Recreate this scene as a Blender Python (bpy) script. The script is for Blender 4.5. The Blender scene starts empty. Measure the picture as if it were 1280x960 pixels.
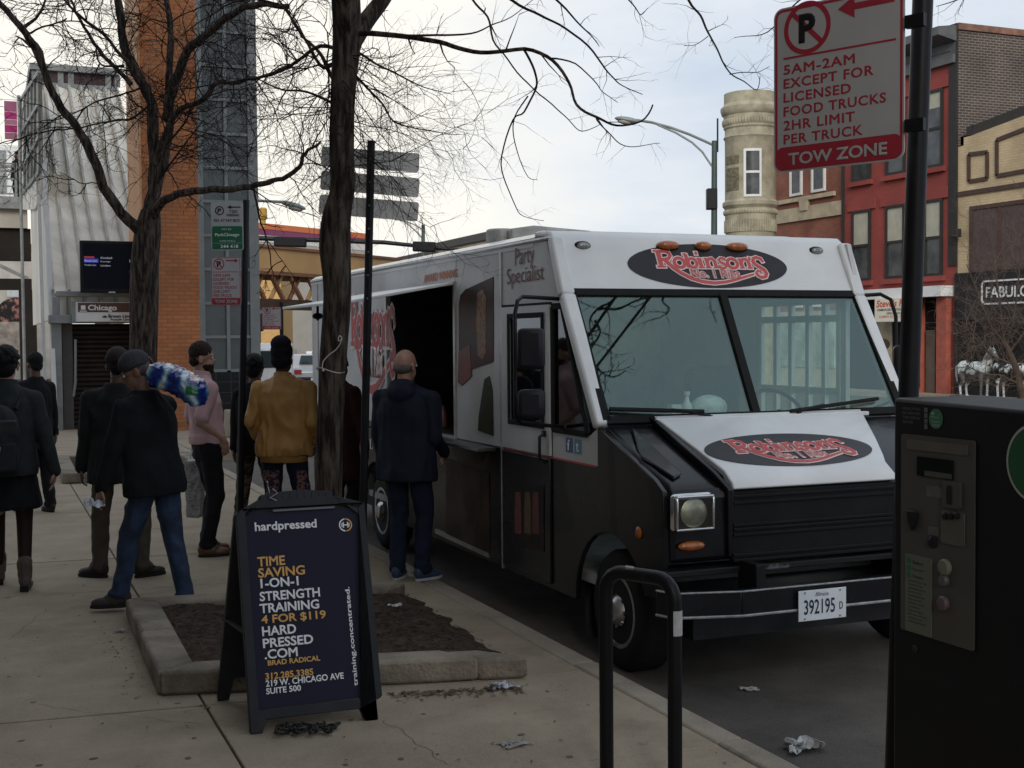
import bpy, bmesh, math, random
from math import sin, cos, pi, radians
from mathutils import Vector, Matrix, noise
random.seed(7)
SC = bpy.context.scene
COL = SC.collection

# ------------------------------------------------------------------ camera
FPX, EYE = 1600.0, 1.85
YAW, PITCH, ROLL = radians(22.39), radians(2.05), radians(-0.458)
_f = Vector((sin(YAW)*cos(PITCH), cos(YAW)*cos(PITCH), -sin(PITCH)))
_rt = Vector((cos(YAW), -sin(YAW), 0)); _up = _rt.cross(_f)
_R = _rt*cos(ROLL) + _up*sin(ROLL); _U = -_rt*sin(ROLL) + _up*cos(ROLL)
CAMP = Vector((0, 0, EYE))
cam = bpy.data.cameras.new('camera'); camo = bpy.data.objects.new('camera', cam); COL.objects.link(camo)
cam.sensor_width = 36.0; cam.lens = 36.0*FPX/1280.0; cam.clip_start = 0.05; cam.clip_end = 3000
camo.matrix_world = Matrix(((_R.x, _U.x, -_f.x, 0), (_R.y, _U.y, -_f.y, 0), (_R.z, _U.z, -_f.z, EYE), (0, 0, 0, 1)))
SC.camera = camo

# ------------------------------------------------------------------ sky, sun, exposure
SUN_AZ, SUN_EL = radians(205), radians(25)       # azimuth from +Y, towards +X
w = bpy.data.worlds.new('World'); SC.world = w; w.use_nodes = True
nt = w.node_tree; nt.nodes.clear(); N = nt.nodes; L = nt.links
wo = N.new('ShaderNodeOutputWorld'); bg = N.new('ShaderNodeBackground'); L.new(bg.outputs[0], wo.inputs[0])
sky = N.new('ShaderNodeTexSky'); sky.sky_type = 'NISHITA'; sky.sun_disc = False
sky.sun_elevation = SUN_EL; sky.sun_rotation = SUN_AZ; sky.dust_density = 3.0
tc = N.new('ShaderNodeTexCoord')
mp = N.new('ShaderNodeMapping'); mp.inputs['Scale'].default_value = (1.0, 1.0, 3.2); L.new(tc.outputs['Generated'], mp.inputs[0])
nz = N.new('ShaderNodeTexNoise'); nz.inputs['Scale'].default_value = 2.0; nz.inputs['Detail'].default_value = 7; nz.inputs['Roughness'].default_value = 0.56; nz.inputs['Distortion'].default_value = 0.35
L.new(mp.outputs[0], nz.inputs['Vector'])
dt = N.new('ShaderNodeVectorMath'); dt.operation = 'DOT_PRODUCT'; L.new(tc.outputs['Generated'], dt.inputs[0])
bd = Vector((sin(radians(10))*cos(radians(9)), cos(radians(10))*cos(radians(9)), sin(radians(9)))); dt.inputs[1].default_value = bd
m1 = N.new('ShaderNodeMapRange'); m1.inputs['From Min'].default_value = 0.78; m1.inputs['From Max'].default_value = 1.0
m1.inputs['To Min'].default_value = -0.06; m1.inputs['To Max'].default_value = 0.46
L.new(dt.outputs['Value'], m1.inputs['Value'])
ad = N.new('ShaderNodeMath'); ad.operation = 'ADD'; L.new(nz.outputs['Fac'], ad.inputs[0]); L.new(m1.outputs[0], ad.inputs[1])
dt2 = N.new('ShaderNodeVectorMath'); dt2.operation = 'DOT_PRODUCT'; L.new(tc.outputs['Generated'], dt2.inputs[0]); dt2.inputs[1].default_value = (sin(radians(31))*cos(radians(4)), cos(radians(31))*cos(radians(4)), sin(radians(4)))
m2 = N.new('ShaderNodeMapRange'); m2.inputs['From Min'].default_value = 0.955; m2.inputs['From Max'].default_value = 1.0; m2.inputs['To Min'].default_value = 0; m2.inputs['To Max'].default_value = -0.30
L.new(dt2.outputs['Value'], m2.inputs['Value']); ad2 = N.new('ShaderNodeMath'); ad2.operation = 'ADD'; L.new(ad.outputs[0], ad2.inputs[0]); L.new(m2.outputs[0], ad2.inputs[1]); ad = ad2
cr = N.new('ShaderNodeValToRGB'); e = cr.color_ramp.elements
e[0].position = 0.38; e[0].color = (0.53, 0.61, 0.73, 1)
e[1].position = 0.90; e[1].color = (1.0, 0.955, 0.86, 1)
q = cr.color_ramp.elements.new(0.60); q.color = (0.74, 0.78, 0.83, 1)
L.new(ad.outputs[0], cr.inputs[0])
sc_ = N.new('ShaderNodeVectorMath'); sc_.operation = 'SCALE'; sc_.inputs['Scale'].default_value = 8.8; L.new(cr.outputs[0], sc_.inputs[0])
mx = N.new('ShaderNodeMix'); mx.data_type = 'RGBA'; mx.inputs['Factor'].default_value = 0.93
L.new(sky.outputs[0], mx.inputs['A']); L.new(sc_.outputs[0], mx.inputs['B']); L.new(mx.outputs['Result'], bg.inputs[0])
bg.inputs['Strength'].default_value = 0.1
sun = bpy.data.lights.new('sun', 'SUN'); sun.energy = 1.5; sun.angle = radians(28); sun.color = (1, 0.95, 0.87)
suno = bpy.data.objects.new('sun', sun); COL.objects.link(suno)
sd = Vector((sin(SUN_AZ)*cos(SUN_EL), cos(SUN_AZ)*cos(SUN_EL), sin(SUN_EL)))
suno.rotation_euler = sd.to_track_quat('Z', 'Y').to_euler(); suno.location = (0, 0, 30)
SC.view_settings.view_transform = 'Standard'; SC.view_settings.look = 'None'
SC.view_settings.exposure = 0.35; SC.view_settings.gamma = 1.0; SC.view_settings.use_curve_mapping = False
SC.cycles.max_bounces = 6; SC.cycles.diffuse_bounces = 3; SC.cycles.glossy_bounces = 3; SC.cycles.transparent_max_bounces = 10

# ------------------------------------------------------------------ measuring helpers: where a sight line meets a real surface
def ray(x, y): return _f + _R*((x-640)/FPX) + _U*((480-y)/FPX)
def onx(x, y, X): d = ray(x, y); return CAMP + d*(X/d.x)
def ony(x, y, Y): d = ray(x, y); return CAMP + d*(Y/d.y)
def onz(x, y, z=0): d = ray(x, y); return CAMP + d*((z-EYE)/d.z)
_fh = Vector((_f.x, _f.y, 0)).normalized(); _rh = Vector((_fh.y, -_fh.x, 0))
def dep(x, y, D): d = ray(x, y); return CAMP + d*(D/d.dot(_fh))
def onp(x, y, P, n): d = ray(x, y); return CAMP + d*((P-CAMP).dot(n)/d.dot(n))

# ------------------------------------------------------------------ materials
MATS = {}
def mat(name, col, rough=0.6, metal=0.0, var=0.12, scale=6.0, bump=0.0, bscale=60.0, spec=0.5, coat=0.0, col2=None, lo=0.35, hi=0.65, stretch=None, emit=0, alpha=1):
    if name in MATS: return MATS[name]
    if max(col[:3]) < .06 and spec == .5 and not coat: spec = .2
    m = bpy.data.materials.new(name); m.use_nodes = True; t = m.node_tree; n = t.nodes; l = t.links
    b = n['Principled BSDF']; b.inputs['Roughness'].default_value = rough; b.inputs['Metallic'].default_value = metal
    b.inputs['Specular IOR Level'].default_value = spec; b.inputs['Coat Weight'].default_value = coat
    c = Vector(col[:3])
    tcn = n.new('ShaderNodeTexCoord'); src = tcn.outputs['Object']
    if stretch:
        mpn = n.new('ShaderNodeMapping'); mpn.inputs['Scale'].default_value = stretch; l.new(src, mpn.inputs[0]); src = mpn.outputs[0]
    if var > 0 or col2:
        nn = n.new('ShaderNodeTexNoise'); nn.inputs['Scale'].default_value = scale; nn.inputs['Detail'].default_value = 8; nn.inputs['Roughness'].default_value = 0.62
        l.new(src, nn.inputs['Vector']); r = n.new('ShaderNodeValToRGB'); l.new(nn.outputs['Fac'], r.inputs[0])
        a = c*(1-var); d = Vector(col2) if col2 else c*(1+var)
        r.color_ramp.elements[0].position = lo; r.color_ramp.elements[0].color = (*a, 1)
        r.color_ramp.elements[1].position = hi; r.color_ramp.elements[1].color = (min(d[0], 1), min(d[1], 1), min(d[2], 1), 1)
        l.new(r.outputs[0], b.inputs['Base Color'])
        rm = n.new('ShaderNodeMapRange'); rm.inputs['To Min'].default_value = max(rough-0.08, 0.02); rm.inputs['To Max'].default_value = min(rough+0.1, 1)
        l.new(nn.outputs['Fac'], rm.inputs['Value']); l.new(rm.outputs[0], b.inputs['Roughness'])
    else: b.inputs['Base Color'].default_value = (*c, 1)
    if bump > 0:
        bn = n.new('ShaderNodeTexNoise'); bn.inputs['Scale'].default_value = bscale; bn.inputs['Detail'].default_value = 6
        l.new(src, bn.inputs['Vector']); bb = n.new('ShaderNodeBump'); bb.inputs['Strength'].default_value = bump; bb.inputs['Distance'].default_value = 0.02
        l.new(bn.outputs['Fac'], bb.inputs['Height']); l.new(bb.outputs[0], b.inputs['Normal'])
    if emit: b.inputs['Emission Color'].default_value = (*c, 1); b.inputs['Emission Strength'].default_value = emit
    MATS[name] = m; return m

def ground_mat(name, c1, c2, stain, speck, rough=.9, sp_scale=220, st_scale=.9):
    m = bpy.data.materials.new(name); m.use_nodes = True; t = m.node_tree; n = t.nodes; l = t.links; b = n['Principled BSDF']; b.inputs['Roughness'].default_value = rough; b.inputs['Specular IOR Level'].default_value = .3
    tcn = n.new('ShaderNodeTexCoord'); V = tcn.outputs['Object']
    def nz(s, d=6, r=.6): q = n.new('ShaderNodeTexNoise'); q.inputs['Scale'].default_value = s; q.inputs['Detail'].default_value = d; q.inputs['Roughness'].default_value = r; l.new(V, q.inputs['Vector']); return q.outputs['Fac']
    def ramp(src, p0, p1): q = n.new('ShaderNodeMapRange'); q.inputs['From Min'].default_value = p0; q.inputs['From Max'].default_value = p1; l.new(src, q.inputs['Value']); return q.outputs[0]
    def mix(f, a, c):
        q = n.new('ShaderNodeMix'); q.data_type = 'RGBA'; l.new(f, q.inputs['Factor'])
        for k, v in (('A', a), ('B', c)):
            if isinstance(v, tuple): q.inputs[k].default_value = (*v, 1)
            else: l.new(v, q.inputs[k])
        return q.outputs['Result']
    col = mix(ramp(nz(2.2, 9, .65), .36, .66), c1, c2); col = mix(ramp(nz(st_scale, 10, .72), .55, .80), col, stain); col = mix(ramp(nz(7.5, 6, .7), .62, .74), col, stain)
    col = mix(ramp(nz(sp_scale, 2), .57, .72), col, speck); col = mix(ramp(nz(sp_scale*.35, 3), .60, .78), col, tuple(x*.45 for x in c1))
    l.new(col, b.inputs['Base Color'])
    bb = n.new('ShaderNodeBump'); bb.inputs['Strength'].default_value = .45; bb.inputs['Distance'].default_value = .012; l.new(nz(sp_scale*.6, 4), bb.inputs['Height']); l.new(bb.outputs[0], b.inputs['Normal'])
    MATS[name] = m; return m

def brick_mat(name, c1, c2, mortar, axis='x', bw=0.22, bh=0.075, dirt=0.3):
    """axis 'x': wall facing +-X (bricks run along Y); 'y': wall facing +-Y."""
    m = bpy.data.materials.new(name); m.use_nodes = True; t = m.node_tree; n = t.nodes; l = t.links; b = n['Principled BSDF']
    tcn = n.new('ShaderNodeTexCoord'); sp = n.new('ShaderNodeSeparateXYZ'); l.new(tcn.outputs['Object'], sp.inputs[0])
    cb = n.new('ShaderNodeCombineXYZ'); l.new(sp.outputs['Y' if axis == 'x' else 'X'], cb.inputs[0]); l.new(sp.outputs['Z'], cb.inputs[1])
    br = n.new('ShaderNodeTexBrick'); l.new(cb.outputs[0], br.inputs['Vector']); br.inputs['Scale'].default_value = 1.0
    br.inputs['Brick Width'].default_value = bw; br.inputs['Row Height'].default_value = bh; br.inputs['Mortar Size'].default_value = bh*0.13
    br.inputs['Color1'].default_value = (*c1, 1); br.inputs['Color2'].default_value = (*c2, 1); br.inputs['Mortar'].default_value = (*mortar, 1)
    nn = n.new('ShaderNodeTexNoise'); nn.inputs['Scale'].default_value = 0.9; nn.inputs['Detail'].default_value = 9; l.new(tcn.outputs['Object'], nn.inputs['Vector'])
    mr = n.new('ShaderNodeMapRange'); mr.inputs['From Min'].default_value = .3; mr.inputs['From Max'].default_value = .7; mr.inputs['To Min'].default_value = 1-dirt; mr.inputs['To Max'].default_value = 1.12
    l.new(nn.outputs['Fac'], mr.inputs['Value']); sc = n.new('ShaderNodeVectorMath'); sc.operation = 'SCALE'; l.new(br.outputs['Color'], sc.inputs[0]); l.new(mr.outputs[0], sc.inputs['Scale'])
    l.new(sc.outputs[0], b.inputs['Base Color']); b.inputs['Roughness'].default_value = 0.85
    bb = n.new('ShaderNodeBump'); bb.inputs['Strength'].default_value = 0.4; bb.inputs['Distance'].default_value = 0.01; bb.invert = True
    l.new(br.outputs['Fac'], bb.inputs['Height']); l.new(bb.outputs[0], b.inputs['Normal'])
    MATS[name] = m; return m

def glass_mat(name, tint, gloss=0.2, rough=0.02, gcol=(1, 1, 1)):
    m = bpy.data.materials.new(name); m.use_nodes = True; t = m.node_tree; n = t.nodes; l = t.links; n.clear()
    o = n.new('ShaderNodeOutputMaterial'); tr = n.new('ShaderNodeBsdfTransparent'); tr.inputs[0].default_value = (*tint, 1)
    g = n.new('ShaderNodeBsdfGlossy'); g.inputs['Roughness'].default_value = rough; g.inputs['Color'].default_value = (*gcol, 1)
    lw = n.new('ShaderNodeLayerWeight'); lw.inputs['Blend'].default_value = .5; fr = n.new('ShaderNodeMath'); fr.operation = 'POWER'; l.new(lw.outputs['Facing'], fr.inputs[0]); fr.inputs[1].default_value = 4.0; a = n.new('ShaderNodeMath'); a.operation = 'ADD'; a.inputs[1].default_value = gloss; a.use_clamp = True
    tcn = n.new('ShaderNodeTexCoord'); nn = n.new('ShaderNodeTexNoise'); nn.inputs['Scale'].default_value = 2.5; nn.inputs['Detail'].default_value = 5; l.new(tcn.outputs['Object'], nn.inputs['Vector'])
    bu = n.new('ShaderNodeBump'); bu.inputs['Strength'].default_value = 0.006; bu.inputs['Distance'].default_value = 0.02; l.new(nn.outputs['Fac'], bu.inputs['Height']); l.new(bu.outputs[0], g.inputs['Normal'])
    l.new(fr.outputs[0], a.inputs[0]); mxs = n.new('ShaderNodeMixShader'); l.new(a.outputs[0], mxs.inputs[0]); l.new(tr.outputs[0], mxs.inputs[1]); l.new(g.outputs[0], mxs.inputs[2]); l.new(mxs.outputs[0], o.inputs[0])
    MATS[name] = m; return m

# ------------------------------------------------------------------ mesh builder
class MB:
    def __init__(s): s.bm = bmesh.new()
    def box(s, x0, x1, y0, y1, z0, z1):
        v = [s.bm.verts.new((x, y, z)) for z in (z0, z1) for x, y in ((x0, y0), (x1, y0), (x1, y1), (x0, y1))]
        for f in ((3, 2, 1, 0), (4, 5, 6, 7), (0, 1, 5, 4), (1, 2, 6, 5), (2, 3, 7, 6), (3, 0, 4, 7)): s.bm.faces.new([v[i] for i in f])
        return s
    def obox(s, c, ax, hs):
        c = Vector(c); a = [Vector(q).normalized()*h for q, h in zip(ax, hs)]
        v = [s.bm.verts.new(c + a[0]*i + a[1]*j + a[2]*k) for k in (-1, 1) for i, j in ((-1, -1), (1, -1), (1, 1), (-1, 1))]
        for f in ((3, 2, 1, 0), (4, 5, 6, 7), (0, 1, 5, 4), (1, 2, 6, 5), (2, 3, 7, 6), (3, 0, 4, 7)): s.bm.faces.new([v[i] for i in f])
        return s
    def bar(s, p0, p1, w, d=None, up=(0, 0, 1)):
        p0, p1 = Vector(p0), Vector(p1); t = (p1-p0); u = Vector(up)
        if abs(t.normalized().dot(u)) > 0.98: u = Vector((0, 1, 0))
        sd_ = t.cross(u).normalized(); u = sd_.cross(t).normalized()
        return s.obox((p0+p1)/2, (sd_, t, u), (w/2, t.length/2, (d or w)/2))
    def prism(s, poly, d):
        """poly: list of 3D points (planar); extruded by vector d."""
        d = Vector(d); n = len(poly); a = [s.bm.verts.new(p) for p in poly]; b = [s.bm.verts.new(Vector(p)+d) for p in poly]
        s.bm.faces.new(a[::-1]); s.bm.faces.new(b)
        for i in range(n): s.bm.faces.new((a[i], a[(i+1) % n], b[(i+1) % n], b[i]))
        return s
    def quad(s, *p): s.bm.faces.new([s.bm.verts.new(q) for q in p]); return s
    def rings(s, rs, cap=True):
        vs = [[s.bm.verts.new(p) for p in r] for r in rs]; n = len(vs[0])
        for a, b in zip(vs, vs[1:]):
            for i in range(n): s.bm.faces.new((a[i], a[(i+1) % n], b[(i+1) % n], b[i]))
        if cap: s.bm.faces.new(vs[0][::-1]); s.bm.faces.new(vs[-1])
        return s
    def tube(s, pts, rad, n=8, cap=True, flat=None):
        pts = [Vector(p) for p in pts]
        if not isinstance(rad, (list, tuple)): rad = [rad]*len(pts)
        rs = []; u = None
        for i, p in enumerate(pts):
            t = (pts[min(i+1, len(pts)-1)]-pts[max(i-1, 0)])
            if t.length < 1e-7: t = Vector((0, 0, 1))
            t.normalize()
            if u is None: u = t.orthogonal().normalized()
            else:
                u = u - t*u.dot(t)
                u = u.normalized() if u.length > 1e-5 else t.orthogonal().normalized()
            v = t.cross(u); rs.append([p + (u*cos(2*pi*k/n) + v*sin(2*pi*k/n))*rad[i] for k in range(n)])
        return s.rings(rs, cap)
    def cyl(s, p0, p1, r0, r1=None, n=16): return s.tube([p0, p1], [r0, r0 if r1 is None else r1], n)
    def ell(s, c, r, rot=None, u=14, v=9):
        c = Vector(c); M = rot or Matrix.Identity(3); rs = []
        for j in range(1, v):
            ph = pi*j/v; rs.append([c + M @ Vector((r[0]*sin(ph)*cos(2*pi*i/u), r[1]*sin(ph)*sin(2*pi*i/u), -r[2]*cos(ph))) for i in range(u)])
        vs = [[s.bm.verts.new(p) for p in q] for q in rs]; a = s.bm.verts.new(c + M @ Vector((0, 0, -r[2]))); b = s.bm.verts.new(c + M @ Vector((0, 0, r[2])))
        for x, y in zip(vs, vs[1:]):
            for i in range(u): s.bm.faces.new((x[i], x[(i+1) % u], y[(i+1) % u], y[i]))
        for i in range(u): s.bm.faces.new((a, vs[0][(i+1) % u], vs[0][i])); s.bm.faces.new((b, vs[-1][i], vs[-1][(i+1) % u]))
        return s
    def cap_(s, p0, p1, r0, r1):
        p0, p1 = Vector(p0), Vector(p1); s.tube([p0, p1], [r0, r1], 12); s.ell(p0, (r0,)*3, u=12, v=8); s.ell(p1, (r1,)*3, u=12, v=8); return s
    def lathe(s, c, prof, n=24, axis=(0, 0, 1)):
        c = Vector(c); ax = Vector(axis).normalized(); u = ax.orthogonal().normalized(); v = ax.cross(u)
        return s.rings([[c + ax*h + (u*cos(2*pi*k/n) + v*sin(2*pi*k/n))*max(r, 1e-4) for k in range(n)] for r, h in prof])
    def disc(s, c, nrm, r, th=0.003, n=28, ry=None, up=(0, 0, 1)):
        c = Vector(c); nn = Vector(nrm).normalized(); v = Vector(up); v = (v-nn*v.dot(nn)).normalized(); u = v.cross(nn)
        return s.prism([c + u*cos(2*pi*k/n)*r + v*sin(2*pi*k/n)*(ry or r) for k in range(n)], nn*th)
    def mesh(s, name, off=None, smooth=35, jitter=0):
        if off is not None:
            for v in s.bm.verts: v.co -= off
        bmesh.ops.recalc_face_normals(s.bm, faces=s.bm.faces)
        if smooth:
            a = radians(smooth)
            for f in s.bm.faces: f.smooth = True
            for e_ in s.bm.edges: e_.smooth = (len(e_.link_faces) == 2 and e_.calc_face_angle(9) < a)
        me = bpy.data.meshes.new(name); s.bm.to_mesh(me); s.bm.free(); return me

def tag(o, label=None, cat=None, group=None, kind=None):
    if label: o['label'] = label
    if cat: o['category'] = cat
    if group: o['group'] = group
    if kind: o['kind'] = kind
    return o
def thing(name, loc, label, cat, group=None, rz=0):
    o = bpy.data.objects.new(name, None); o.empty_display_size = 0.1; COL.objects.link(o); o.location = loc; o.rotation_euler.z = rz
    return tag(o, label, cat, group)
def root_of(o):
    p = Vector(o.location) if o.parent is None else root_of(o.parent); return p
def part(name, mb, m, parent, local=False, bevel=0, label=None, smooth=35):
    off = None if (local or parent is None) else root_of(parent)
    me = mb.mesh(name, off, smooth) if isinstance(mb, MB) else mb
    me.materials.append(m); o = bpy.data.objects.new(name, me); COL.objects.link(o)
    if parent: o.parent = parent
    if bevel:
        bv = o.modifiers.new('bevel', 'BEVEL'); bv.width = bevel; bv.segments = 2; bv.limit_method = 'ANGLE'; bv.angle_limit = radians(40)
    if label: o['label'] = label
    return o
def parts(name, mb, m, parent, **k):
    '''every loose island of the mesh as an object of its own'''
    seen = set(); isl = []
    for v in mb.bm.verts:
        if v in seen: continue
        st_ = [v]; c = []; seen.add(v)
        while st_:
            a = st_.pop(); c.append(a)
            for e_ in a.link_edges:
                o = e_.other_vert(a)
                if o not in seen: seen.add(o); st_.append(o)
        isl.append(c)
    for c in isl:
        n = MB(); mp_ = {v: n.bm.verts.new(v.co) for v in c}
        for f in {f for v in c for f in v.link_faces}: n.bm.faces.new([mp_[v] for v in f.verts])
        part(name, n, m, parent, **k)
    mb.bm.free()
def struct(name, mb, m): o = part(name, mb, m, None); o['kind'] = 'structure'; return o

def text_mesh(body, bold=0.0, spacing=1.0, heavy=0.0):
    c = bpy.data.curves.new('lettering', 'FONT'); c.body = body; c.size = 1; c.offset = bold; c.extrude = 0.0; c.bevel_depth = heavy; c.bevel_resolution = 0; c.resolution_u = 3; c.space_character = spacing
    c.align_x = 'LEFT'; o = bpy.data.objects.new('lettering', c); COL.objects.link(o)
    dg = bpy.context.evaluated_depsgraph_get(); dg.update(); me = bpy.data.meshes.new_from_object(o.evaluated_get(dg)); bpy.data.objects.remove(o); bpy.data.curves.remove(c)
    return me
def text(name, body, O, U, V, w, h, m, parent, bold=0.0, spacing=1.0, lift=0.002, local=False, italic=0.0, keep=False, heavy=0.0):
    """lettering fitted in the rectangle O + U*w + V*h (U, V unit vectors along the surface)."""
    me = text_mesh(body, bold, spacing, heavy*.8); zmn = min((v.co.z for v in me.vertices), default=0)
    xs = [v.co.x for v in me.vertices]; ys = [v.co.y for v in me.vertices]
    if not xs: return None
    x0, x1, y0, y1 = min(xs), max(xs), min(ys), max(ys); O, U, V = Vector(O), Vector(U).normalized(), Vector(V).normalized(); Nn = U.cross(V)
    sy = h/(y1-y0); sx = sy if keep else w/(x1-x0); off = Vector((0, 0, 0)) if (local or parent is None) else root_of(parent)
    for v in me.vertices:
        a, b = (v.co.x-x0)*sx, (v.co.y-y0)*sy
        v.co = O + U*(a + italic*b) + V*b + Nn*(lift + (v.co.z-zmn)*sy*.12) - off
    me.materials.append(m); o = bpy.data.objects.new(name, me); COL.objects.link(o)
    if parent: o.parent = parent
    return o

# ------------------------------------------------------------------ shared colours
black_metal = mat('black_metal', (0.012, 0.012, 0.014), 0.42, 0.0, 0.2, 9, 0.05, 120)
dark_steel = mat('dark_steel', (0.03, 0.03, 0.032), 0.5, 0.3, 0.2, 6)
rubber = mat('rubber', (0.012, 0.012, 0.012), 0.8, 0, 0.2, 20, 0.1, 90)
chrome = mat('chrome', (0.62, 0.62, 0.62), 0.18, 1.0, 0.1, 8)
galv = mat('galvanised_steel', (0.30, 0.31, 0.31), 0.5, 0.6, 0.15, 10)
white_paint = mat('white_paint', (0.72, 0.72, 0.70), 0.45, 0, 0.06, 4)
black_ink = mat('black_ink', (0.015, 0.015, 0.015), 0.6, 0, 0)
white_ink = mat('white_ink', (0.78, 0.78, 0.77), 0.55, 0, 0)
# ================================================================== SETTING: ground, road, pavements
asphalt = ground_mat('asphalt', (.072, .063, .054), (.112, .099, .085), (.048, .042, .036), (.19, .175, .155), sp_scale=160, st_scale=.6)
concrete = ground_mat('pavement_concrete', (.26, .21, .15), (.35, .29, .21), (.165, .132, .094), (.42, .36, .275))
kerb_m = ground_mat('kerb_concrete', (.25, .212, .165), (.34, .295, .23), (.14, .115, .088), (.42, .37, .30), st_scale=1.6)
seam_m = mat('pavement_seam_dirt', (0.055, 0.045, 0.036), 0.95, 0, 0.3, 12)
g = MB(); g.quad((-400, -60, -.17), (400, -60, -.17), (400, 900, -.17), (-400, 900, -.17)); struct('ground', g, mat('distant_ground', (0.07, 0.065, 0.06), .95, 0, .2, .2))
g = MB(); g.quad((3.1, -40, -.15), (27.0, -40, -.15), (27.0, 220, -.15), (3.1, 220, -.15)); struct('road', g, asphalt)
g = MB(); g.box(-4.0, 3.05, -40, 140, -.16, -.012); struct('pavement_base', g, seam_m)
# individually cast slabs with open joints
g = MB(); rnd = random.Random(3)
xs = [-4.0, -2.2, -.55, 1.0, 3.045]; ys = [-6, -3.2, -1.6, 0, 1.7, 3.4, 5.12, 6.55, 8.2, 9.87, 11.35, 13.0, 14.6, 16.2, 17.9] + [19.6+1.7*k for k in range(24)]
for a, b in zip(xs, xs[1:]):
    for c, d in zip(ys, ys[1:]):
        sk = 0.09 if c > 4 else 0; h = rnd.uniform(-.0025, .0025)
        y = lambda Y, X: Y - sk*(X-1.0)
        p = [(a+.006, y(c, a)+.006), (b-.006, y(c, b)+.006), (b-.006, y(d, b)-.006), (a+.006, y(d, a)-.006)]
        g.prism([(q[0], q[1], -.10) for q in p], (0, 0, .10+h))
bpy_slabs = part('pavement', g, concrete, None, bevel=.006); bpy_slabs['kind'] = 'structure'
g = MB()
for k in range(-6, 30):
    g.box(3.056, 3.205, k*1.55+.35+.004, (k+1)*1.55+.35-.004, -.3, rnd.uniform(-.004, .002))
kb = part('kerb', g, kerb_m, None, bevel=.018); kb['kind'] = 'structure'
g = MB(); g.box(3.21, 8.2, 21.5, 140, -.16, .001); struct('station_pavement', g, concrete)
g = MB(); g.box(27.0, 31.2, -10, 150, -.16, 0); struct('far_pavement', g, concrete)
g = MB(); g.box(26.84, 27.0, -10, 150, -.16, .003); struct('far_kerb', g, kerb_m)
g = MB()
for k in range(14): g.box(15.0, 15.12, 2+k*9.0, 5+k*9.0, -.146, -.1455)
struct('lane_marking', g, mat('road_paint', (.55, .53, .45), .8, 0, .35, 6))
# ================================================================== FOOD TRUCK
XL, XR = 3.42, 5.72
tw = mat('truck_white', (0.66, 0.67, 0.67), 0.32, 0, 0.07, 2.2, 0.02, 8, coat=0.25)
tside = mat('truck_white_shaded', (0.53, 0.53, 0.52), 0.4, 0, 0.14, 1.6, 0.02, 8, coat=0.1)  # the truck white again, darkened to carry the shade on its side
tb = mat('truck_black', (0.007, 0.007, 0.009), 0.25, 0, 0.25, 3, 0.03, 7, spec=.35, coat=0.12)
trim = mat('trim_aluminium', (0.45, 0.45, 0.45), 0.35, 0.9, 0.15, 12)
wsg = glass_mat('windshield_glass', (0.84, 0.91, 0.88), 0.10, 0.012, (0.70, 0.86, 0.80))
sdg = glass_mat('side_glass', (0.25, 0.30, 0.29), 0.05, 0.03)
dark_in = mat('truck_interior', (0.26, 0.26, 0.25), 0.7, 0, 0.3, 4)
red_ink = mat('logo_red', (0.52, 0.075, 0.07), 0.5, 0, 0.05)
pink_ink = mat('logo_outline', (0.80, 0.62, 0.60), 0.5, 0, 0)
oval_m = mat('logo_oval', (0.035, 0.033, 0.038), 0.4, 0, 0.1, 8)
amber = mat('amber_lens', (0.36, 0.11, 0.025), 0.25, 0, 0.25, 30, coat=0.4)
orange_ink = mat('orange_ink', (0.48, 0.13, 0.05), .5, 0, 0)
truck = thing('food_truck', (4.57, 10.0, -.15), 'black and white step van food truck parked at the kerb with its serving hatch open', 'food truck')
def P_(name, mb, m, parent=truck, bevel=0, **k): return part(name, mb, m, parent, bevel=bevel, **k)
def arc(cy, cz, r, a0, a1, n=12): return [(cy + r*cos(radians(a0+(a1-a0)*i/n)), cz + r*sin(radians(a0+(a1-a0)*i/n))) for i in range(n+1)]
# --- white upper body: pavement side built round its openings
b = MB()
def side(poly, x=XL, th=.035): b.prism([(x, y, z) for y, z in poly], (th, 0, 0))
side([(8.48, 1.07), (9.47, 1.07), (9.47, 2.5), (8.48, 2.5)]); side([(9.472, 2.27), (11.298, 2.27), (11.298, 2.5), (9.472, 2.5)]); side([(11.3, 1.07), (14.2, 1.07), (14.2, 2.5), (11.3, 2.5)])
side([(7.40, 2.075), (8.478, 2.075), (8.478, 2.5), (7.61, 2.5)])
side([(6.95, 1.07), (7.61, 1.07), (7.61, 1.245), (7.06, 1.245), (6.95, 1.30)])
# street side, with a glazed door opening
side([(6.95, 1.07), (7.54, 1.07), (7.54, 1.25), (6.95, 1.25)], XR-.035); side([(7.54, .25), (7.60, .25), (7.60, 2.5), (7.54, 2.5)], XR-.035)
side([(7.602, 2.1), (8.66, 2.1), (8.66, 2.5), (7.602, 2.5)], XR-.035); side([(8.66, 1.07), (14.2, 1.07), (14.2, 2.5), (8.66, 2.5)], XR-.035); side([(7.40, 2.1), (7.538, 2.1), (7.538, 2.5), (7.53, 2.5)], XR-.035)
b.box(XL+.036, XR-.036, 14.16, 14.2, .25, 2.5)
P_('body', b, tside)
b = MB(); b.prism([(XL, y, z) for y, z in [(7.405, 2.115), (7.575, 2.44), (7.605, 2.505), (7.665, 2.548), (7.78, 2.56), (7.9, 2.56), (7.9, 2.52), (7.72, 2.5), (7.50, 2.115)]], (XR-XL, 0, 0)); P_('header_panel', b, tw, bevel=.035)
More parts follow.
